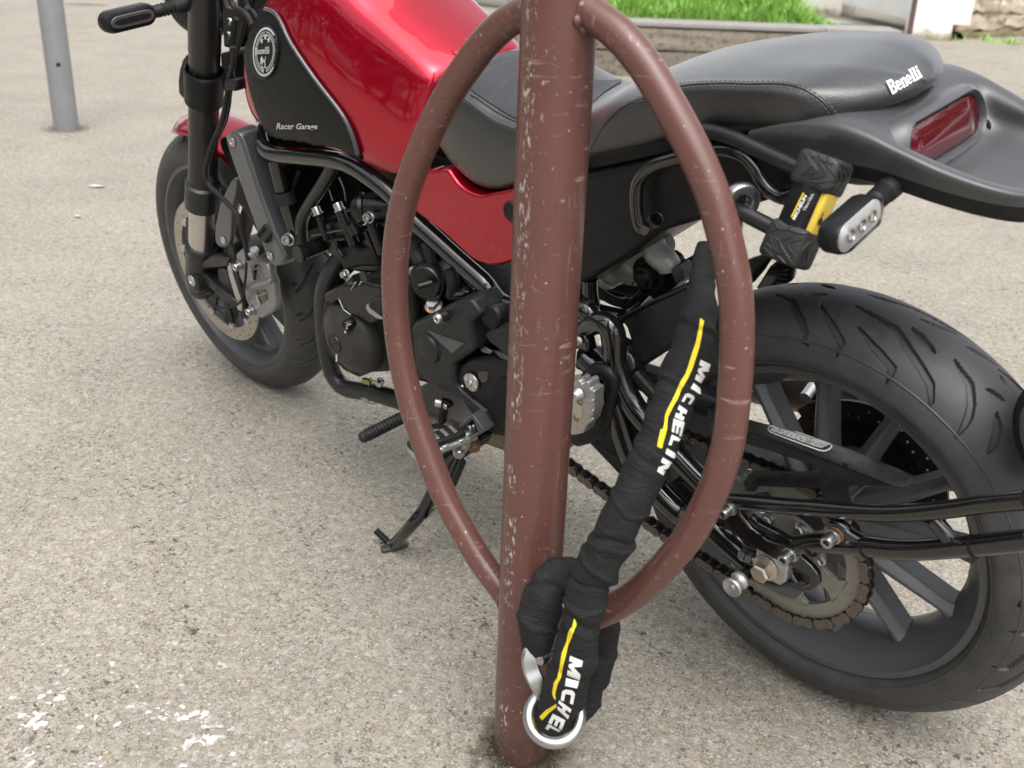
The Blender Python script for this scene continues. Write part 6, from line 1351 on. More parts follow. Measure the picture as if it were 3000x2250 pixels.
prism('swingarm_brace', 'J', [(930, 1500), (1010, 1500), (1100, 1659), (1150, 1900), (960, 1900), (900, 1659)], 0.12, 0.04, M['plastic'], sw, bevel=0.004)
prism('chain_slider', 'S', [(60, 480), (240, 560), (420, 700), (480, 760), (420, 900), (330, 800), (100, 560)], 0.118, 0.05, M['plastic'], sw, bevel=0.004)
bolt(at('J', 540, 548, 0.168), YA, 0.0065, 0.006, M['alu_dirty'], sw, 'dome'); prism('pivot_lug', 'J', [(440, 470), (560, 455), (620, 560), (650, 690), (560, 650), (440, 640)], 0.164, 0.02, M['gloss'], sw, bevel=0.004)
prism('swingarm_end', 'K', [(480, 880), (560, 800), (690, 880), (760, 960), (860, 1000), (1100, 1110), (1140, 1180), (1240, 1340), (1180, 1410), (1000, 1330), (840, 1260), (700, 1150), (600, 1040)], 0.158, 0.04, M['gloss'], sw, bevel=0.004)
prism('axle_slide', 'K', [(920, 1262), (1010, 1285), (1120, 1300), (1245, 1350), (1185, 1414), (1060, 1370), (925, 1302)], 0.170, 0.02, M['plastic_grey'], sw, bevel=0.002)
prism('adjuster_block', 'K', [(872, 972), (1000, 1035), (1130, 1100), (1112, 1258), (1062, 1290), (985, 1250), (858, 1170)], 0.172, 0.012, M['alu'], sw, bevel=0.002)
ax0 = at('K', 930, 1165, 0.176)
lathe('axle_washer', [(0, 0), (0.0178, 0), (0.0182, 0.0015), (0.0165, 0.0035), (0, 0.0035)], at('K', 950, 1145, 0.1725), YA, M['steel'], sw, 40)
bolt(at('K', 948, 1148, 0.174), YA, 0.0145, 0.017, simple('yellowed zinc nut', (0.60, 0.55, 0.46), 0.32, metal=1.0, dust=0.15), sw, 'hex', name='axle_nut')
tube('adjuster_bolt', [at('K', 735, 1030, 0.165), at('K', 860, 1082, 0.165)], 0.0042, M['steel'], sw, n=12, k=1)
for p in ((775, 1040), (828, 1070)): lathe('adjuster_nut', [(0, -0.004), (0.0088, -0.004), (0.0088, 0.004), (0, 0.004)], at('K', *p, 0.166), at('K', 860, 1082, .165)-at('K', 735, 1030, .165), M['steel'], sw, 6)
bob = at('K', 668, 1310, 0.205)
lathe('stand_bobbin', [(0, 0.0), (0.004, 0.0), (0.0045, -0.002), (0.009, -0.0005), (0.0128, 0.0), (0.0135, -0.001), (0.0135, -0.004), (0.0095, -0.007), (0.009, -0.013), (0.0105, -0.016), (0.0125, -0.018), (0.0125, -0.022), (0, -0.024)], bob, YA, M['alu'], sw, 40)
tube('bobbin_arm', [bob+Vector((0, -0.022, 0)), bob+Vector((0, -0.045, 0.004))], 0.009, M['gloss'], sw, n=16, k=1)
# guard over the chain: inclined top face, side face with its lower arm
cg = empty('chain_guard'); cg.parent = bike
top = [[at('K', 470, -175, 0.100), at('K', 480, -90, 0.148), at('K', 480, -60, 0.150)], [at('K', 800, -62, 0.100), at('K', 800, 12, 0.148), at('K', 800, 40, 0.150)], [at('K', 1150, 30, 0.100), at('K', 1150, 140, 0.148), at('K', 1150, 168, 0.150)], [at('K', 1480, 130, 0.100), at('K', 1480, 262, 0.148), at('K', 1480, 292, 0.150)],
       [at('K', 1800, 253, 0.102), at('K', 1790, 385, 0.148), at('K', 1785, 412, 0.150)], [at('K', 2000, 330, 0.105), at('K', 1985, 460, 0.147), at('K', 1980, 486, 0.149)], [at('K', 2152, 398, 0.112), at('K', 2075, 480, 0.140), at('K', 2045, 492, 0.144)]]
V, F = grid_vf(top, 6, 4); gt = mk('guard_top', V, F, M['plastic_soft'], cg, ang=70, solid=0.003); flip_to(gt, CO); gtt = bvh(V, F)
prism('guard_side', 'K', [(480, -60), (800, 36), (1150, 164), (1480, 288), (1785, 408), (1985, 484), (1640, 482), (1618, 500), (1640, 630), (1410, 615), (1395, 510), (1300, 500), (890, 486), (858, 530), (785, 525), (765, 450), (800, 395), (850, 370), (1362, 368), (1385, 345), (1300, 305), (1000, 205), (780, 138), (480, 60)], 0.150, 0.004, M['plastic_soft'], cg, bevel=0.0012)
for i, ch in enumerate('leoncino'):
    lettering('lettering', ch, quad_map([(850+66*i, 462), (905+66*i, 462), (862+66*i, 412), (917+66*i, 412)]), 'K', bvh_of(*[o for o in cg.children if o.name.startswith('guard_side')]), 0.0004, M['plastic'], cg, bold=0.0, L=6)
wrap('sticker', [[(962, 22), (985, -6), (1050, -2), (1250, 60), (1470, 142), (1490, 160), (1470, 190), (1425, 207), (1380, 200), (1150, 116), (985, 52)]], 'K', gtt, 0.0008, M['print'], cg, sp=5)
wrap('sticker_field', [[(970, 24), (988, 2), (1050, 8), (1250, 68), (1465, 148), (1480, 160), (1463, 184), (1425, 198), (1384, 192), (1155, 110), (990, 47)]], 'K', gtt, 0.0011, M['plastic_soft'], cg, sp=5)
ln = ['READ OWNERS MANUAL CAREFULLY', 'LIRE LE MANUEL AVEC ATTENTION', 'COLD TYRE PRESSURE FRONT 2.3 REAR 2.5', 'CHAIN SLACK 25 - 35 mm', 'DRIVE CHAIN ADJUSTMENT']
for i in range(5):
    f0, f1 = (i+0.08)/5, (i+0.90)/5; a = np.array([985., 42.]); b = np.array([1392., 186.]); c_ = np.array([1005., 2.]); d_ = np.array([1470., 150.])
    q = [tuple(a+(c_-a)*(1-f1)), tuple(b+(d_-b)*(1-f1)), tuple(a+(c_-a)*(1-f0)), tuple(b+(d_-b)*(1-f0))]
    lettering('lettering', ln[i], quad_map(q), 'K', gtt, 0.0016, M['white'], cg, bold=0.035, L=9)
for i, (p, r_) in enumerate((((800, 25), .002), ((1600, 250), .002))): bolt(at('K', p[0], p[1]+60, 0.151), YA, 0.003, 0.001, M['plastic'], cg, 'dome')
# tubular arm that carries the rear mudguard
ra_ = empty('mudguard_arm'); ra_.parent = bike
def rarm(pts, Y, r, nm='arm_tube', m='gloss', **k): return tube(nm, [at(p[0], p[1], p[2], p[3] if len(p) > 3 else Y) for p in pts], r, M[m], ra_, n=20, **k)
rarm([('K', 660, 600), ('K', 720, 605), ('K', 900, 622), ('K', 1200, 652), ('L', 500, 382), ('L', 800, 410), ('L', 1050, 425), ('L', 1300, 420), ('L', 1600, 392), ('L', 1900, 350), ('L', 2230, 318)], 0.180, 0.0100)
rarm([('K', 1210, 960), ('K', 1320, 945), ('K', 1480, 945), ('K', 1650, 960), ('K', 1800, 975), ('L', 1150, 718), ('L', 1350, 722), ('L', 1600, 705), ('L', 1900, 680), ('L', 2260, 640)], 0.180, 0.0118)
for p in ((490, 695), (935, 700), (1800, 695)): pass
prism('arm_plate', 'K', [(600, 690), (640, 600), (700, 560), (760, 575), (735, 640), (745, 720), (830, 830), (960, 925), (1120, 975), (1190, 990), (1230, 1060), (1310, 1130), (1370, 1205), (1378, 1280), (1330, 1340), (1240, 1350), (1230, 1300), (1300, 1280), (1310, 1230), (1240, 1180), (1130, 1130), (1000, 1070), (860, 985), (720, 900), (610, 780)], 0.184, 0.010, M['gloss'], ra_, bevel=0.0025)
rarm([('K', 1250, 1010), ('K', 1200, 960), ('K', 1050, 870), ('K', 900, 790), ('K', 830, 730)], 0.172, 0.0065)
rarm([('K', 1490, 770), ('K', 1560, 800), ('K', 1610, 860), ('K', 1720, 930)], 0.178, 0.0085); rarm([('K', 1440, 740), ('K', 1500, 800), ('K', 1490, 900)], 0.176, 0.007)
rarm([('L', 1480, 480), ('L', 1560, 570), ('L', 1640, 680)], 0.178, 0.0090)
tube('arm_weld', [at('L', *p, 0.186) for p in ((1640, 640), (1690, 655), (1730, 680), (1700, 700), (1650, 705))], 0.0028, M['gloss'], ra_, n=8)
for p in ((1315, 950), ): pass
for c_, x, y in (('L', 490, 690), ('L', 935, 700), ('L', 1812, 695)):
    lathe('tube_seam', [(0.0100, -0.0012), (0.0127, -0.0012), (0.0130, 0), (0.0127, 0.0012), (0.0100, 0.0012)], at(c_, x, y, 0.180), at(c_, x+60, y-2, .18)-at(c_, x-60, y+2, .18), M['plastic'], ra_, 24, True)
for c_, x, y, r_, rust in (('K', 648, 668, 0.0092, 0), ('K', 1140, 1038, 0.0095, 0), ('K', 1492, 892, 0.0095, 1)):
    bolt(at(c_, x+8, y-6, 0.190), YA, r_*0.82, 0.017, M['steel'], ra_, 'socket')
    lathe('washer', [(0.004, 0), (r_*1.12, 0), (r_*1.12, 0.0022), (0.004, 0.0022)], at(c_, x+22, y-14, 0.186), YA, M['steel'] if not rust else simple('rusty washer', (0.30, 0.15, 0.07), 0.6, metal=0.4), ra_, 28, True)
# mudguard edge at the right of the picture and its foot
prism('rear_mudguard', 'P', [(3030, 1120), (2990, 1150), (2962, 1200), (2957, 1250), (2968, 1310), (2998, 1372), (3040, 1440), (3120, 1440), (3120, 1120)], 0.095, 0.19, M['plastic'], bike, bevel=0.008, smooth_k=2)
prism('mudguard_panel', 'P', [(3040, 1160), (3000, 1185), (2981, 1230), (2984, 1290), (3010, 1350), (3060, 1390), (3120, 1390), (3120, 1160)], 0.100, 0.20, M['plastic_grey'], bike, bevel=0.006, smooth_k=2)
prism('arm_foot', 'P', [(3030, 1420), (3000, 1432), (2988, 1455), (2990, 1480), (3012, 1510), (3060, 1530), (3110, 1530), (3110, 1420)], 0.178, 0.02, M['plastic_grey'], ra_, bevel=0.005, smooth_k=2)
# rear brake on the far side seen through the spokes
rb = empty('rear_brake'); rb.parent = bike
prism('rear_caliper', 'H', [(560, 1150), (640, 1080), (700, 1060), (760, 1190), (880, 1230), (1000, 1180), (1120, 1250), (1060, 1330), (880, 1330), (700, 1420), (600, 1380)], -0.085, 0.05, M['plastic'], rb, bevel=0.006)
tube('caliper_pin', [at('H', 575, 1150, -0.06), at('H', 640, 1060, -0.085)], 0.0085, M['alu'], rb, n=18, k=1)
prism('torque_arm', 'H', [(500, 1250), (580, 1200), (680, 1170), (740, 1270), (620, 1380), (560, 1330)], -0.072, 0.012, simple('browned steel bracket', (0.05, 0.036, 0.028), 0.5, metal=0.5, dust=0.3), rb, bevel=0.003)
# rear shock: body, yoke, swingarm mount
sk = empty('rear_shock'); sk.parent = bike
tube('shock_reservoir', [at('X3', 430, 800, 0.035), at('X3', 560, 745, 0.03), at('X3', 1100, 470, 0.02)], [0.0225, 0.0232, 0.0232], M['shock'], sk, n=28, k=1); lathe('reservoir_cap', [(0, 0.001), (0.006, 0.001), (0.0075, 0.003), (0.0215, 0.002), (0.0238, -0.004), (0.0238, -0.010), (0.022, -0.011)], at('X3', 470, 782, 0.036), at('X3', 430, 800, .035)-at('X3', 1100, 470, .02), M['shock'], sk, 32)
tube('shock_body', [at('X3', 950, 640, 0.028), at('X3', 1010, 590, 0.028), at('X3', 1230, 440, 0.028), at('X3', 1480, 250, 0.028), at('X3', 1620, 120, 0.028), at('X3', 1700, 0, 0.028)], [0.023, 0.028, 0.031, 0.031, 0.0285, 0.024], M['shock'], sk, n=28)
tube('shock_yoke', [at('X3', 1560, 60, 0.05), at('X3', 1590, 200, 0.055), at('X3', 1660, 320, 0.056), at('X3', 1780, 430, 0.056), at('X3', 1890, 530, 0.056), at('X3', 1930, 640, 0.055)], [0.016, 0.017, 0.0175, 0.0175, 0.0165, 0.0155], M['shock'], sk, n=22)
tube('shock_yoke', [at('X3', 1130, 520, 0.04), at('X3', 1230, 690, 0.042), at('X3', 1250, 790, 0.042)], [0.022, 0.019, 0.012], M['shock'], sk, n=20)
lathe('adjuster_screw', [(0, 0), (0.0085, 0), (0.0085, 0.012), (0.0065, 0.013), (0.0065, 0.018), (0, 0.018)], at('X3', 1105, 900, 0.04), at('X3', 1180, 780, .04)-at('X3', 1105, 900, .04), M['alu_dirty'], sk, 18)
lathe('shock_bush', [(0, 0.014), (0.0085, 0.014), (0.0105, 0.010), (0.0115, 0.009), (0.0160, 0.009), (0.0165, -0.002), (0.026, -0.003), (0.026, -0.012), (0, -0.012)], at('X3', 1440, 800, 0.068), YA, M['plastic'], sk, 34)
prism('shock_mount', 'X3', [(1405, 620), (1440, 530), (1540, 470), (1660, 470), (1780, 560), (1850, 690), (1960, 640), (2060, 560), (2160, 530), (2212, 620), (2215, 900), (2080, 1010), (1900, 1150), (1700, 1340), (1540, 1310), (1420, 1080), (1390, 950), (1420, 820)], 0.054, 0.045, M['plastic'], sk, bevel=0.006)
prism('mount_pad', 'X3', [(1930, 670), (2150, 530), (2212, 650), (2212, 900), (2110, 960), (2080, 1010), (2000, 830)], 0.066, 0.02, M['plastic_grey'], sk, bevel=0.003)
tube('mount_pin', [at('X3', 1820, 320, 0.03), at('X3', 1980, 420, 0.03), at('X3', 2080, 550, 0.03)], 0.006, M['plastic'], sk, n=12)
ft([('J', 650, -120), ('J', 655, 20), ('J', 672, 140), ('J', 700, 290)], 0.115, 0.0118); ft([('J', 500, -20), ('J', 580, 120), ('J', 640, 320)], 0.10, 0.008, 'engine_hose', 'rubber')
ft([('X3', 340, 920), ('X3', 600, 960), ('X3', 1000, 1080), ('X3', 1420, 1130)], -0.02, 0.0095, 'hose', 'rubber'); ft([('X3', 350, 1010), ('X3', 700, 1080), ('X3', 1000, 1130), ('X3', 1420, 1200)], -0.06, 0.022, 'main_hose', 'gloss')
mh = bvh_of(*[o for o in bike.children if o.name.startswith('main_hose')])
lettering('lettering', '180425', quad_map([(960, 1110), (770, 1062), (955, 1138), (765, 1090)]), 'X3', mh, 0.0006, M['print'], bike, bold=0.01, L=6)
lettering('lettering', '240P1B0001', quad_map([(1395, 1180), (1010, 1112), (1390, 1210), (1005, 1140)]), 'X3', mh, 0.0006, M['print'], bike, bold=0.01, L=6)
ft([('X3', 360, 1060), ('X3', 500, 1170), ('X3', 660, 1270), ('X3', 830, 1330), ('X3', 1100, 1340), ('X3', 1300, 1310)], 0.03, 0.0050, 'hose', 'rubber'); ft([('X3', 360, 1140), ('X3', 520, 1260), ('X3', 700, 1360), ('X3', 900, 1420), ('X3', 1150, 1470)], 0.035, 0.0050, 'hose', 'rubber')
prism('hose_clip', 'X3', [(830, 1300), (950, 1320), (900, 1420), (800, 1395)], 0.05, 0.012, M['plastic'], bike, bevel=0.002)
ft([('X3', 330, 1540), ('X3', 480, 1590), ('X3', 900, 1680)], 0.10, 0.011); ft([('X3', 900, 1640), ('X3', 1150, 1420), ('X3', 1440, 1130)], 0.07, 0.008)
# pillion pegs
pil = prism('pillion_peg', 'J', [(380, 1060), (440, 1010), (520, 968), (548, 985), (570, 1030), (600, 982), (640, 1000), (650, 1075), (702, 1092), (692, 1200), (700, 1290), (690, 1330), (660, 1430), (612, 1480), (582, 1550), (480, 1572), (380, 1560)], 0.212, 0.022, M['alu_dirty'], bike, bevel=0.006, seg=3)
prism('peg_inset', 'J', [(470, 1190), (580, 1210), (575, 1390), (455, 1400)], 0.2125, 0.003, M['alu'], pil, bevel=0.001)
for q in ((540, 1215), (500, 1385)): lathe('peg_inset_screw', [(0, 0.0005), (0.004, 0.0005), (0.005, -0.001), (0, -0.001)], at('J', *q, 0.2135), YA, simple('brass screw', (0.35, 0.25, 0.10), 0.4, metal=0.9), pil, 14)
for q in ((655, 1220), (655, 1330), (650, 1420)): prism('peg_tooth', 'J', [(q[0]-20, q[1]+25), (q[0]-5, q[1]-30), (q[0]+32, q[1]-35), (q[0]+35, q[1]-5)], 0.2145, 0.006, M['alu'], pil, bevel=0.0015)
lathe('peg_knuckle', [(0, 0.010), (0.006, 0.010), (0.0075, 0.006), (0.0095, 0.0), (0, 0)], at('J', 535, 1120, 0.2125), YA, M['alu'], pil, 22)
arm([('J', 640, 960), ('J', 700, 890), ('J', 780, 865), ('J', 855, 895), ('J', 900, 965), ('J', 895, 1060), ('J', 860, 1180), ('J', 830, 1330), ('J', 770, 1450), ('J', 640, 1545), ('J', 520, 1600)], 0.165, [0.011, 0.0115, 0.012, 0.012, 0.012, 0.012, 0.012, 0.013, 0.014, 0.014, 0.012], 'peg_hanger', 'plastic', n=18)
# far side: right foot rest and the exhaust hanger glimpsed behind the lock
prism('far_hanger', 'G', [(1620, 1000), (1800, 940), (1840, 960), (1700, 1150), (1650, 1180), (1630, 1100)], -0.11, 0.012, M['plastic_grey'], bike, bevel=0.003); prism('far_hanger', 'G', [(1640, 1120), (1830, 960), (1760, 1080), (1660, 1200)], -0.105, 0.010, M['plastic'], bike, bevel=0.003)
fh = prism('silencer_shield', 'G', [(1720, 1190), (1800, 1060), (1860, 1010), (1960, 1000), (2010, 1060), (1990, 1170), (1900, 1230), (1740, 1260), (1690, 1230)], -0.13, 0.012, M['gloss'], bike, bevel=0.004)
for i in range(4): prism('shield_slot', 'G', [(1850+22*i-40*(i > 9), 1175-32*i), (1925+10*i, 1190-38*i), (1930+10*i, 1202-38*i), (1855+20*i, 1192-32*i)], -0.1285, 0.002, M['plastic_grey'], fh, bevel=0.0008)
# ------------------------------------------------------------------ U lock hung on the motorcycle
ul_ = empty('u_lock', (0, 0, ZG)); ul_.rotation_euler = (-LEAN, 0, 0); tag(ul_, 'black and yellow U-lock with rubber tread caps hanging under the motorcycle tail', 'lock')
YL = 0.168
YT = YB = 0.150; bt_ = at('Q', 995, 265, YT)
while (bt_-at('Q', 580, 1225, YB)).dot(bt_-Vector(CO)) < 0.0012 and YB < 0.26: YB += 0.001
bb_ = at('Q', 580, 1225, YB)
l1a, l1b = at('G', 1700, 100, YT-0.006), at('G', 2100, 285, YT-0.002); l2a, l2b = at('G', 1540, 590, YB-0.004), at('G', 1900, 775, YB-0.004); bax = (bb_-bt_).normalized()
d1 = (l1b-l1a).normalized(); far = 0.085
rl = 0.0085
tube('shackle', [l1b, l1a, l1a-d1*0.03, l1a-d1*far*0.8+bax*0.006, l1a-d1*far*0.98+bax*0.022, l1a*0.5+l2a*0.5-d1*(far*1.02), l2a-d1*far*0.80-bax*0.020, l2a-d1*far*0.62-bax*0.006, l2a-d1*0.03, l2a, l2b], rl, M['fork'], ul_, n=20)
def rq(w, d, n=8, p=4.0):
    o = []
    for i in range(4*n):
        a = 2*math.pi*i/(4*n); c, s = math.cos(a), math.sin(a); k = (abs(c)**p+abs(s)**p)**(-1/p); o.append((c*k*w, s*k*d))
    return o
# body axes: along the bar, across (towards the rear), outward to the viewer's side
bu = bax; bn = Vector((0, 1, 0)); bn = (bn-bu*bn.dot(bu)).normalized(); bw = bu.cross(bn).normalized(); bw = bw if bw.x < 0 else -bw
def body(nm, t0, t1, w, d, m, off=0.0, round_=0.003, p=3.0):
    a, b = bt_+bu*t0+bw*off, bt_+bu*t1+bw*off; L = (b-a).length; rs = []
    for t, k in ((0, 0.86), (round_, 0.97), (round_*2.5, 1.0), (L-round_*2.5, 1.0), (L-round_, 0.97), (L, 0.86)): rs.append([a+bu*t+bw*(x*k)+bn*(y*k) for x, y in rq(w, d, 8, p)])
    V, F = rings_vf(rs); return mk(nm, V, F, M[m], ul_, ang=50), bvh(V, F)
Lb = (bb_-bt_).length
lk, lk_t = body('lock_body', 0.004, Lb+0.000, 0.0205, 0.0215, 'plastic', 0.0, p=2.2)
cap1, c1t = body('rubber_cap', -0.005, 0.030, 0.0238, 0.0225, 'lock_rubber', 0.001, 0.0025, 6.0); cap2, c2t = body('rubber_cap', Lb-0.026, Lb+0.013, 0.0238, 0.0225, 'lock_rubber', 0.001, 0.0025, 6.0)
yp = body('yellow_plate', 0.018, Lb-0.018, 0.0045, 0.0150, 'yellow', 0.0185, 0.003, 4.0)[0]
def chevs(cap, tree, pts, m): 
    V, F = join(*[tube_vf(wrap_line('Q', q, tree, 5, 0.0003), 0.0008, 6, 1) for q in pts if len(wrap_line('Q', q, tree, 5, 0.0002)) > 3]); o = mk('tread_rib', V, F, m, cap); o['kind'] = 'stuff'
cv = [[(770, 175), (830, 330), (720, 420)], [(800, 215), (900, 370), (720, 415)], [(830, 290), (895, 375), (800, 455)], [(940, 290), (990, 405), (850, 455)], [(1015, 310), (1090, 450), (930, 500)], [(850, 480), (920, 495), (1060, 460)], [(900, 150), (940, 240), (1000, 280)], [(1005, 190), (1030, 285), (1080, 290)], [(1100, 230), (1150, 300), (1220, 340)],
      [(1135, 370), (1140, 470), (1090, 560)], [(1185, 380), (1190, 480), (1130, 590)], [(1240, 340), (1230, 440), (1180, 530)], [(800, 560), (890, 515)], [(890, 590), (960, 555), (940, 520)], [(960, 570), (1090, 520)], [(660, 470), (750, 430)], [(680, 500), (760, 470)], [(830, 130), (840, 220), (880, 210)]]
chevs(cap1, c1t, cv, M['lock_rubber'])
cv2 = [[(450, 940), (500, 1000), (600, 1010)], [(510, 985), (560, 1005), (640, 960)], [(400, 1080), (440, 1220), (540, 1260)], [(440, 1090), (520, 1130), (610, 1080)], [(490, 1110), (530, 1250), (480, 1260)], [(620, 1085), (500, 1130), (590, 1300), (640, 1300)], [(740, 1105), (590, 1165), (680, 1330)], [(820, 1130), (720, 1260), (690, 1400)], [(600, 1010), (720, 1050), (820, 1045)], [(400, 1020), (480, 990)], [(340, 1150), (400, 1200), (380, 1260)], [(480, 1290), (560, 1370)], [(740, 1340), (760, 1210), (830, 1140)], [(780, 1340), (800, 1230), (860, 1150)], [(320, 1200), (420, 1290)], [(560, 1270), (640, 1380)]]
chevs(cap2, c2t, cv2, M['lock_rubber'])
lettering('lettering', 'MICHELIN', quad_map([(660, 905), (795, 640), (628, 890), (763, 625)]), 'Q', lk_t, 0.0005, M['white'], lk, bold=0.03, shear=0.15, L=5)
lettering('lettering', 'Classe S.R.A.', quad_map([(768, 800), (868, 622), (742, 787), (842, 610)]), 'Q', lk_t, 0.0005, M['white'], lk, L=5)
wrap('stripe', [[(618, 868), (630, 874), (760, 610), (748, 604)]], 'Q', lk_t, 0.0005, M['yprint'], lk, sp=4)
yt = bvh_of(yp)
wrap('key_slot', [[(900, 935), (915, 890), (940, 870), (952, 880), (948, 920), (925, 955), (905, 955)]], 'Q', yt, 0.0008, M['rubber'], yp, sp=4); wrap('key_slot', [[(935, 865), (960, 815), (968, 820), (945, 870)]], 'Q', yt, 0.0008, M['rubber'], yp, sp=4)
# ------------------------------------------------------------------ chain lock in its fabric sleeve
cl = empty('chain_lock'); tag(cl, 'black fabric-sleeved chain lock with a big silver ring at the foot of the rack post', 'chain')
def sleeve(pts, r, seed, nm='sleeve', flat=0.88):
    """wrinkled cloth tube with woven coordinates along and around"""
    n = 44; Q = cat_rom([list(p)+[q] for p, q in zip(pts, r)], 26); P = np.array([q[:3] for q in Q]); rr = np.array([q[3] for q in Q]); m = len(P)
    s = np.r_[0, np.cumsum(np.linalg.norm(np.diff(P, axis=0), axis=1))]; T = np.gradient(P, axis=0); T /= np.linalg.norm(T, axis=1)[:, None]
    r_ = np.random.default_rng(seed); ph = r_.uniform(0, 6.28, 12); fr_ = r_.uniform(60, 190, 12); ks = r_.integers(0, 4, 12)
    view = np.array(WO)-P.mean(0); V = []; uv = []
    for i in range(m):
        w = view-T[i]*(view @ T[i]); w /= np.linalg.norm(w); b = np.cross(T[i], w)
        for j in range(n):
            a = 2*math.pi*j/n; d = 0.0
            for k in range(12): d += math.sin(fr_[k]*s[i]+ph[k]+ks[k]*a+1.5*math.sin(20*s[i]+k))*0.017
            for c0, am in folds: 
                x = (s[i]-c0-0.007*math.sin(a+c0*90)+0.002*math.sin(3*a+c0*40))/0.0036; d += 2.0*am*math.exp(-x*x)
            rad = rr[i]*(1+d); V.append(P[i]+rad*(flat*math.cos(a)*w+math.sin(a)*b)); uv.append((s[i]*20, a/(2*math.pi)*rr[i]*2*math.pi*20))
    F = [(i*n+j, (i+1)*n+j, (i+1)*n+(j+1) % n, i*n+(j+1) % n) for i in range(m-1) for j in range(n)]
    me = bpy.data.meshes.new(nm); me.from_pydata([tuple(v) for v in V], [], F+[tuple(range(n)), tuple(range((m-1)*n, m*n))[::-1]]); me.shade_smooth()
    ul2 = me.uv_layers.new(name='weave')
    for p in me.polygons:
        idx = list(p.vertices); jm = [v % n for v in idx]
        for li, v in zip(p.loop_indices, idx):
            u_, w_ = uv[v]
            if max(jm) == n-1 and 0 in jm and v % n == 0: w_ += 2*math.pi*rr[v//n]*20
            ul2.data[li].uv = (u_, w_)
    bm = bmesh.new(); bm.from_mesh(me); bmesh.ops.recalc_face_normals(bm, faces=bm.faces); bm.to_mesh(me); bm.free()
    return link(nm, me, M['fabric'], cl), bvh(V, F)
folds = [(0.035, -0.05), (0.10, 0.05), (0.112, -0.06), (0.165, 0.06), (0.176, -0.05), (0.255, -0.05), (0.30, 0.05), (0.345, -0.07), (0.352, 0.05), (0.385, 0.05), (0.41, -0.06), (0.435, 0.06), (0.452, -0.06), (0.47, 0.05), (0.52, -0.05)]
sp_ = [('G', 1300, 870, .325), ('G', 1275, 1000, .335), ('G', 1265, 1200, .350), ('J', 1865, 60, .365), ('J', 1830, 300, .380), ('J', 1745, 680, .400), ('J', 1650, 950, .415), ('J', 1520, 1290, .435), ('S', 830, 560, .450), ('S', 690, 820, .462), ('S', 600, 1080, .472), ('S', 480, 1290, .480), ('S', 345, 1590, .488), ('M', 985, 220, .497), ('M', 935, 370, .503), ('M', 908, 570, .508), ('M', 868, 760, .510), ('M', 830, 900, .510), ('M', 785, 1050, .508), ('M', 735, 1200, .502), ('M', 690, 1320, .492), ('M', 655, 1400, .470)]
half = [70, 95, 112, 150*.75, 205*.75, 245*.75, 245*.75, 235*.75, 240*.75, 235*.75, 235*.75, 235*.75, 235*.75, 170*1.083, 160*1.083, 150*1.083, 165*1.083, 172*1.083, 172*1.083, 165*1.083, 140*1.083, 105*1.083]
pts = [wy(c, x, y, Y) for c, x, y, Y in sp_]; rad = [h*0.36166*mpp(P, WR, WO)*0.98 for h, P in zip(half, pts)]
sl1, sl1_t = sleeve(pts, rad, 3)
folds = [(0.06, 0.06), (0.075, -0.06), (0.13, 0.05)]
sp2 = [('M', 700, 1400, .455), ('M', 850, 1280, .425), ('M', 950, 1130, .405), ('M', 1020, 930, .395), ('M', 1065, 720, .392), ('M', 1080, 560, .400)]
pts2 = [wy(c, x, y, Y) for c, x, y, Y in sp2]; sleeve(pts2, [0.014, 0.016, 0.0175, 0.0185, 0.0185, 0.018], 5)
folds = [(0.05, 0.06), (0.065, -0.07), (0.11, 0.06)]
sp3 = [('M', 980, 350, .455), ('M', 900, 250, .462), ('M', 790, 220, .472), ('M', 690, 265, .488), ('M', 620, 370, .500), ('M', 588, 500, .508), ('M', 572, 640, .512), ('M', 568, 760, .512), ('M', 572, 800, .512)]
pts3 = [wy(c, x, y, Y) for c, x, y, Y in sp3]; sleeve(pts3, [.018, .0205, .022, .0235, .024, .0240, .0215, .0175, .016], 8)
mc = wy('M', 700, 1272, .512); vd = (Vector(WO)-mc).normalized(); ringaxis = (vd+Vector((0.10, 0.0, 0.16))).normalized()
rr_ = 192*CROPS['M'][2]*mpp(mc, WR, WO); x_, y_, z_ = frame_of(ringaxis)
tube('end_ring', [mc+x_*(rr_*math.cos(a))+y_*(rr_*math.sin(a)) for a in np.linspace(0, 2*math.pi, 48, endpoint=False)], 45*CROPS['M'][2]*mpp(mc, WR, WO), M['steel'], cl, n=20, k=2, closed=True)
tube('link_plate', [wy(c, x, y, Y) for c, x, y, Y in (('M', 560, 740, .516), ('M', 530, 790, .523), ('M', 518, 850, .527), ('M', 530, 930, .528), ('M', 565, 1010, .527), ('M', 605, 1075, .522), ('M', 640, 1130, .512))], 0.0098, M['steel'], cl, k=8, up=tuple(Vector((-0.80, 0.55, 0.25)).normalized()), sec=[(0.34*sx if abs(sy_) < 0.9 else 0.22*sx, sy_) for sx, sy_ in ((-1, -0.8), (-1, 0.8), (-0.7, 1.0), (0.7, 1.0), (1, 0.8), (1, -0.8), (0.7, -1.0), (-0.7, -1.0))])
lathe('link_rivet', [(0, 0.004), (0.005, 0.004), (0.0065, 0.001), (0.0065, -0.02), (0, -0.02)], wy('M', 605, 850, .520), (-0.2, 1, 0.2), M['steel'], cl, 16)
ln3 = [('M', 640, 735), ('M', 470, 775)]
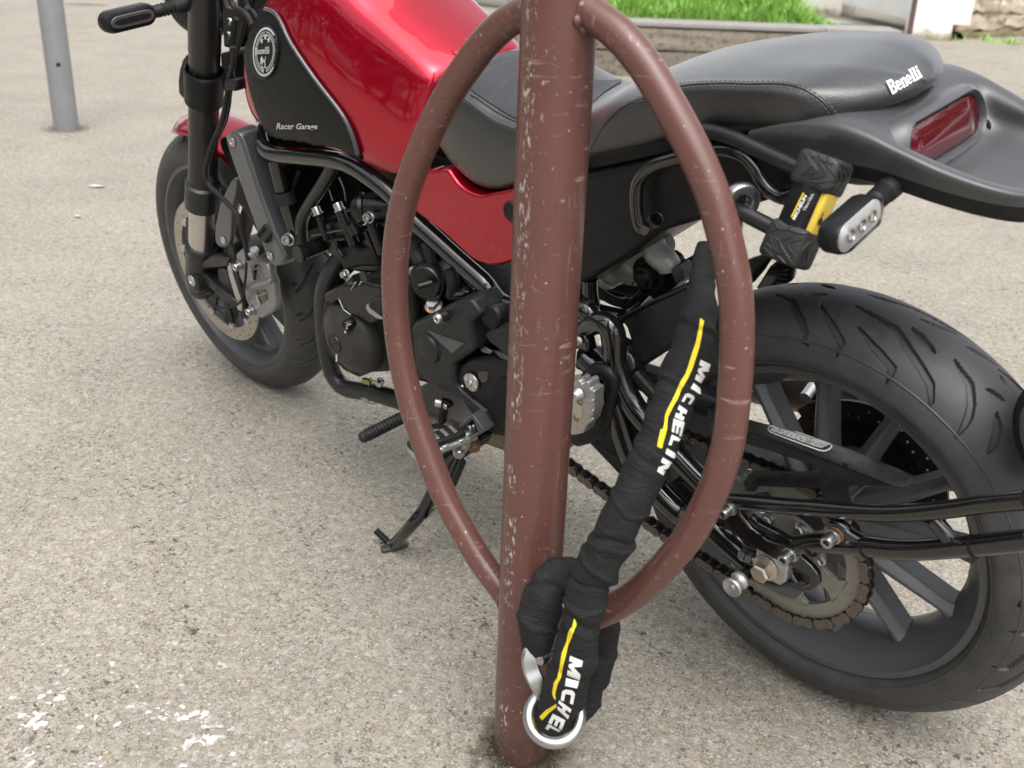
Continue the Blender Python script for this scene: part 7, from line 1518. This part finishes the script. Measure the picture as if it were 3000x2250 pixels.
# print on the sleeve
def strip(polys, c): return wrap('stripe', polys, c, sl1_t, 0.0005, M['yprint'], sl1, sp=6, world_frame=True)
strip([[(1848, 305), (1835, 400), (1815, 500), (1795, 580), (1760, 680), (1735, 760), (1715, 830), (1690, 900), (1640, 980), (1605, 1060), (1578, 1120), (1540, 1200), (1508, 1260), (1470, 1345), (1462, 1420), (1450, 1480), (1418, 1570), (1392, 1659), (1385, 1690), (1440, 1700), (1445, 1659), (1470, 1570), (1490, 1500), (1500, 1370), (1530, 1310), (1565, 1240), (1602, 1180), (1635, 1100), (1665, 1040), (1722, 940), (1750, 880), (1770, 830), (1792, 760), (1812, 700), (1842, 600), (1862, 500), (1876, 400), (1890, 335)]], 'J')
strip([[(868, 395), (830, 575), (873, 606), (925, 398)]], 'S')
strip([[(848, 540), (862, 560), (865, 590), (852, 620), (832, 680), (805, 740), (786, 820), (766, 900), (750, 985), (726, 1030), (708, 1100), (712, 1150), (696, 1135), (684, 1100), (698, 1020), (724, 980), (740, 900), (756, 800), (790, 720), (805, 640), (835, 600)], [(588, 1275), (638, 1225), (715, 1176), (718, 1202), (662, 1245), (610, 1302)]], 'M')
q3 = lambda c, *p: [px(c, *t) for t in p]
LET = [('M', q3('J', (1850, 752), (1788, 965), (1972, 808), (1902, 1040))), ('I', q3('J', (1775, 1003), (1742, 1060), (1870, 1078), (1845, 1128))), ('C', q3('J', (1700, 1098), (1643, 1200), (1800, 1150), (1738, 1236))), ('H', q3('J', (1622, 1240), (1570, 1368), (1706, 1300), (1660, 1412))),
       ('E', q3('J', (1560, 1385), (1538, 1525), (1678, 1425), (1640, 1585))), ('L', q3('S', (985, 452), (952, 565), (1088, 500), (1066, 570))), ('I', q3('S', (935, 600), (918, 655), (1044, 668), (1020, 722))), ('N', q3('S', (890, 700), (826, 848), (1000, 760), (925, 922))),
       ('M', q3('M', (818, 818), (794, 962), (912, 856), (888, 1002))), ('I', q3('M', (788, 985), (780, 1042), (882, 1010), (868, 1062))), ('C', q3('M', (762, 1065), (748, 1150), (858, 1080), (838, 1182))), ('H', q3('M', (735, 1150), (722, 1215), (828, 1218), (800, 1292))), ('E', q3('M', (690, 1250), (655, 1318), (782, 1298), (755, 1372))), ('L', q3('M', (655, 1325), (632, 1362), (748, 1375), (716, 1404)))]
def fat(ch):
    R = lambda a, b, c, d: [(a, b), (c, b), (c, d), (a, d)]
    return dict(M=[R(0, 0, .27, 1), R(.73, 0, 1, 1), [(.0, 1), (.30, 1), (.56, .15), (.44, .0)], [(.70, 1), (1, 1), (.56, 0), (.40, .12)]], I=[R(0, 0, 1, 1)], C=[[(0, .25), (.2, 0), (1, 0), (1, .26), (.42, .26), (.36, .36), (.36, .64), (.42, .74), (1, .74), (1, 1), (.2, 1), (0, .75)]],
                H=[R(0, 0, .36, 1), R(.64, 0, 1, 1), R(.3, .36, .7, .64)], E=[R(0, 0, .42, 1), R(.3, 0, 1, .24), R(.3, .39, .94, .61), R(.3, .76, 1, 1)], L=[R(0, 0, .45, 1), R(.3, 0, 1, .27)], N=[R(0, 0, .32, 1), R(.68, 0, 1, 1), [(0, 1), (.34, 1), (1, 0), (.66, 0)]])[ch]
for ch, q in LET:
    f = quad_map(q); polys = [[f(u, v) for u, v in g] for g in fat(ch)]
    V3, F3 = [], []
    vfs = []
    for poly in polys:
        V2, F = fill(poly, 5.0); vfs.append(wrap_vf(V2, F, sl1_t, 0.0006, WR, WO))
    mk('lettering', *join(*vfs), M['white'], sl1, smooth=False)
# silver ring at the upper end of the chain, threaded on the shackle
rc_ = at('G', 1572, 520, YB-0.004); lathe('shackle_ring', [(0.0105, -0.006), (0.013, -0.007), (0.0195, -0.0065), (0.0212, -0.004), (0.0212, 0.004), (0.0195, 0.0065), (0.013, 0.007), (0.0105, 0.006)], Vector((0, 0, 0)), (0, 0, 1), M['steel'], cl, 44, True)
so = cl.children[-1] if cl.children else None
for o in cl.children:
    if o.name.startswith('shackle_ring'):
        rw_ = b2w(rc_+Vector((0, 0, -0.0015))); dirw = (b2w(l2b)-b2w(l2a)).normalized(); dirw = (dirw+Vector((0.0, 0.55, 0.1))).normalized(); xx, yy, zz = frame_of(dirw)
        o.matrix_local = Matrix(((xx[0], yy[0], zz[0], rw_[0]), (xx[1], yy[1], zz[1], rw_[1]), (xx[2], yy[2], zz[2], rw_[2]), (0, 0, 0, 1)))
tube('chain_rod', [b2w(at('G', 1555, 600, .16)), b2w(at('G', 1560, 680, .165)), wy('G', 1545, 760, .318), wy('G', 1400, 860, .322), wy('G', 1310, 880, .325)], 0.005, M['steel'], cl, n=12)
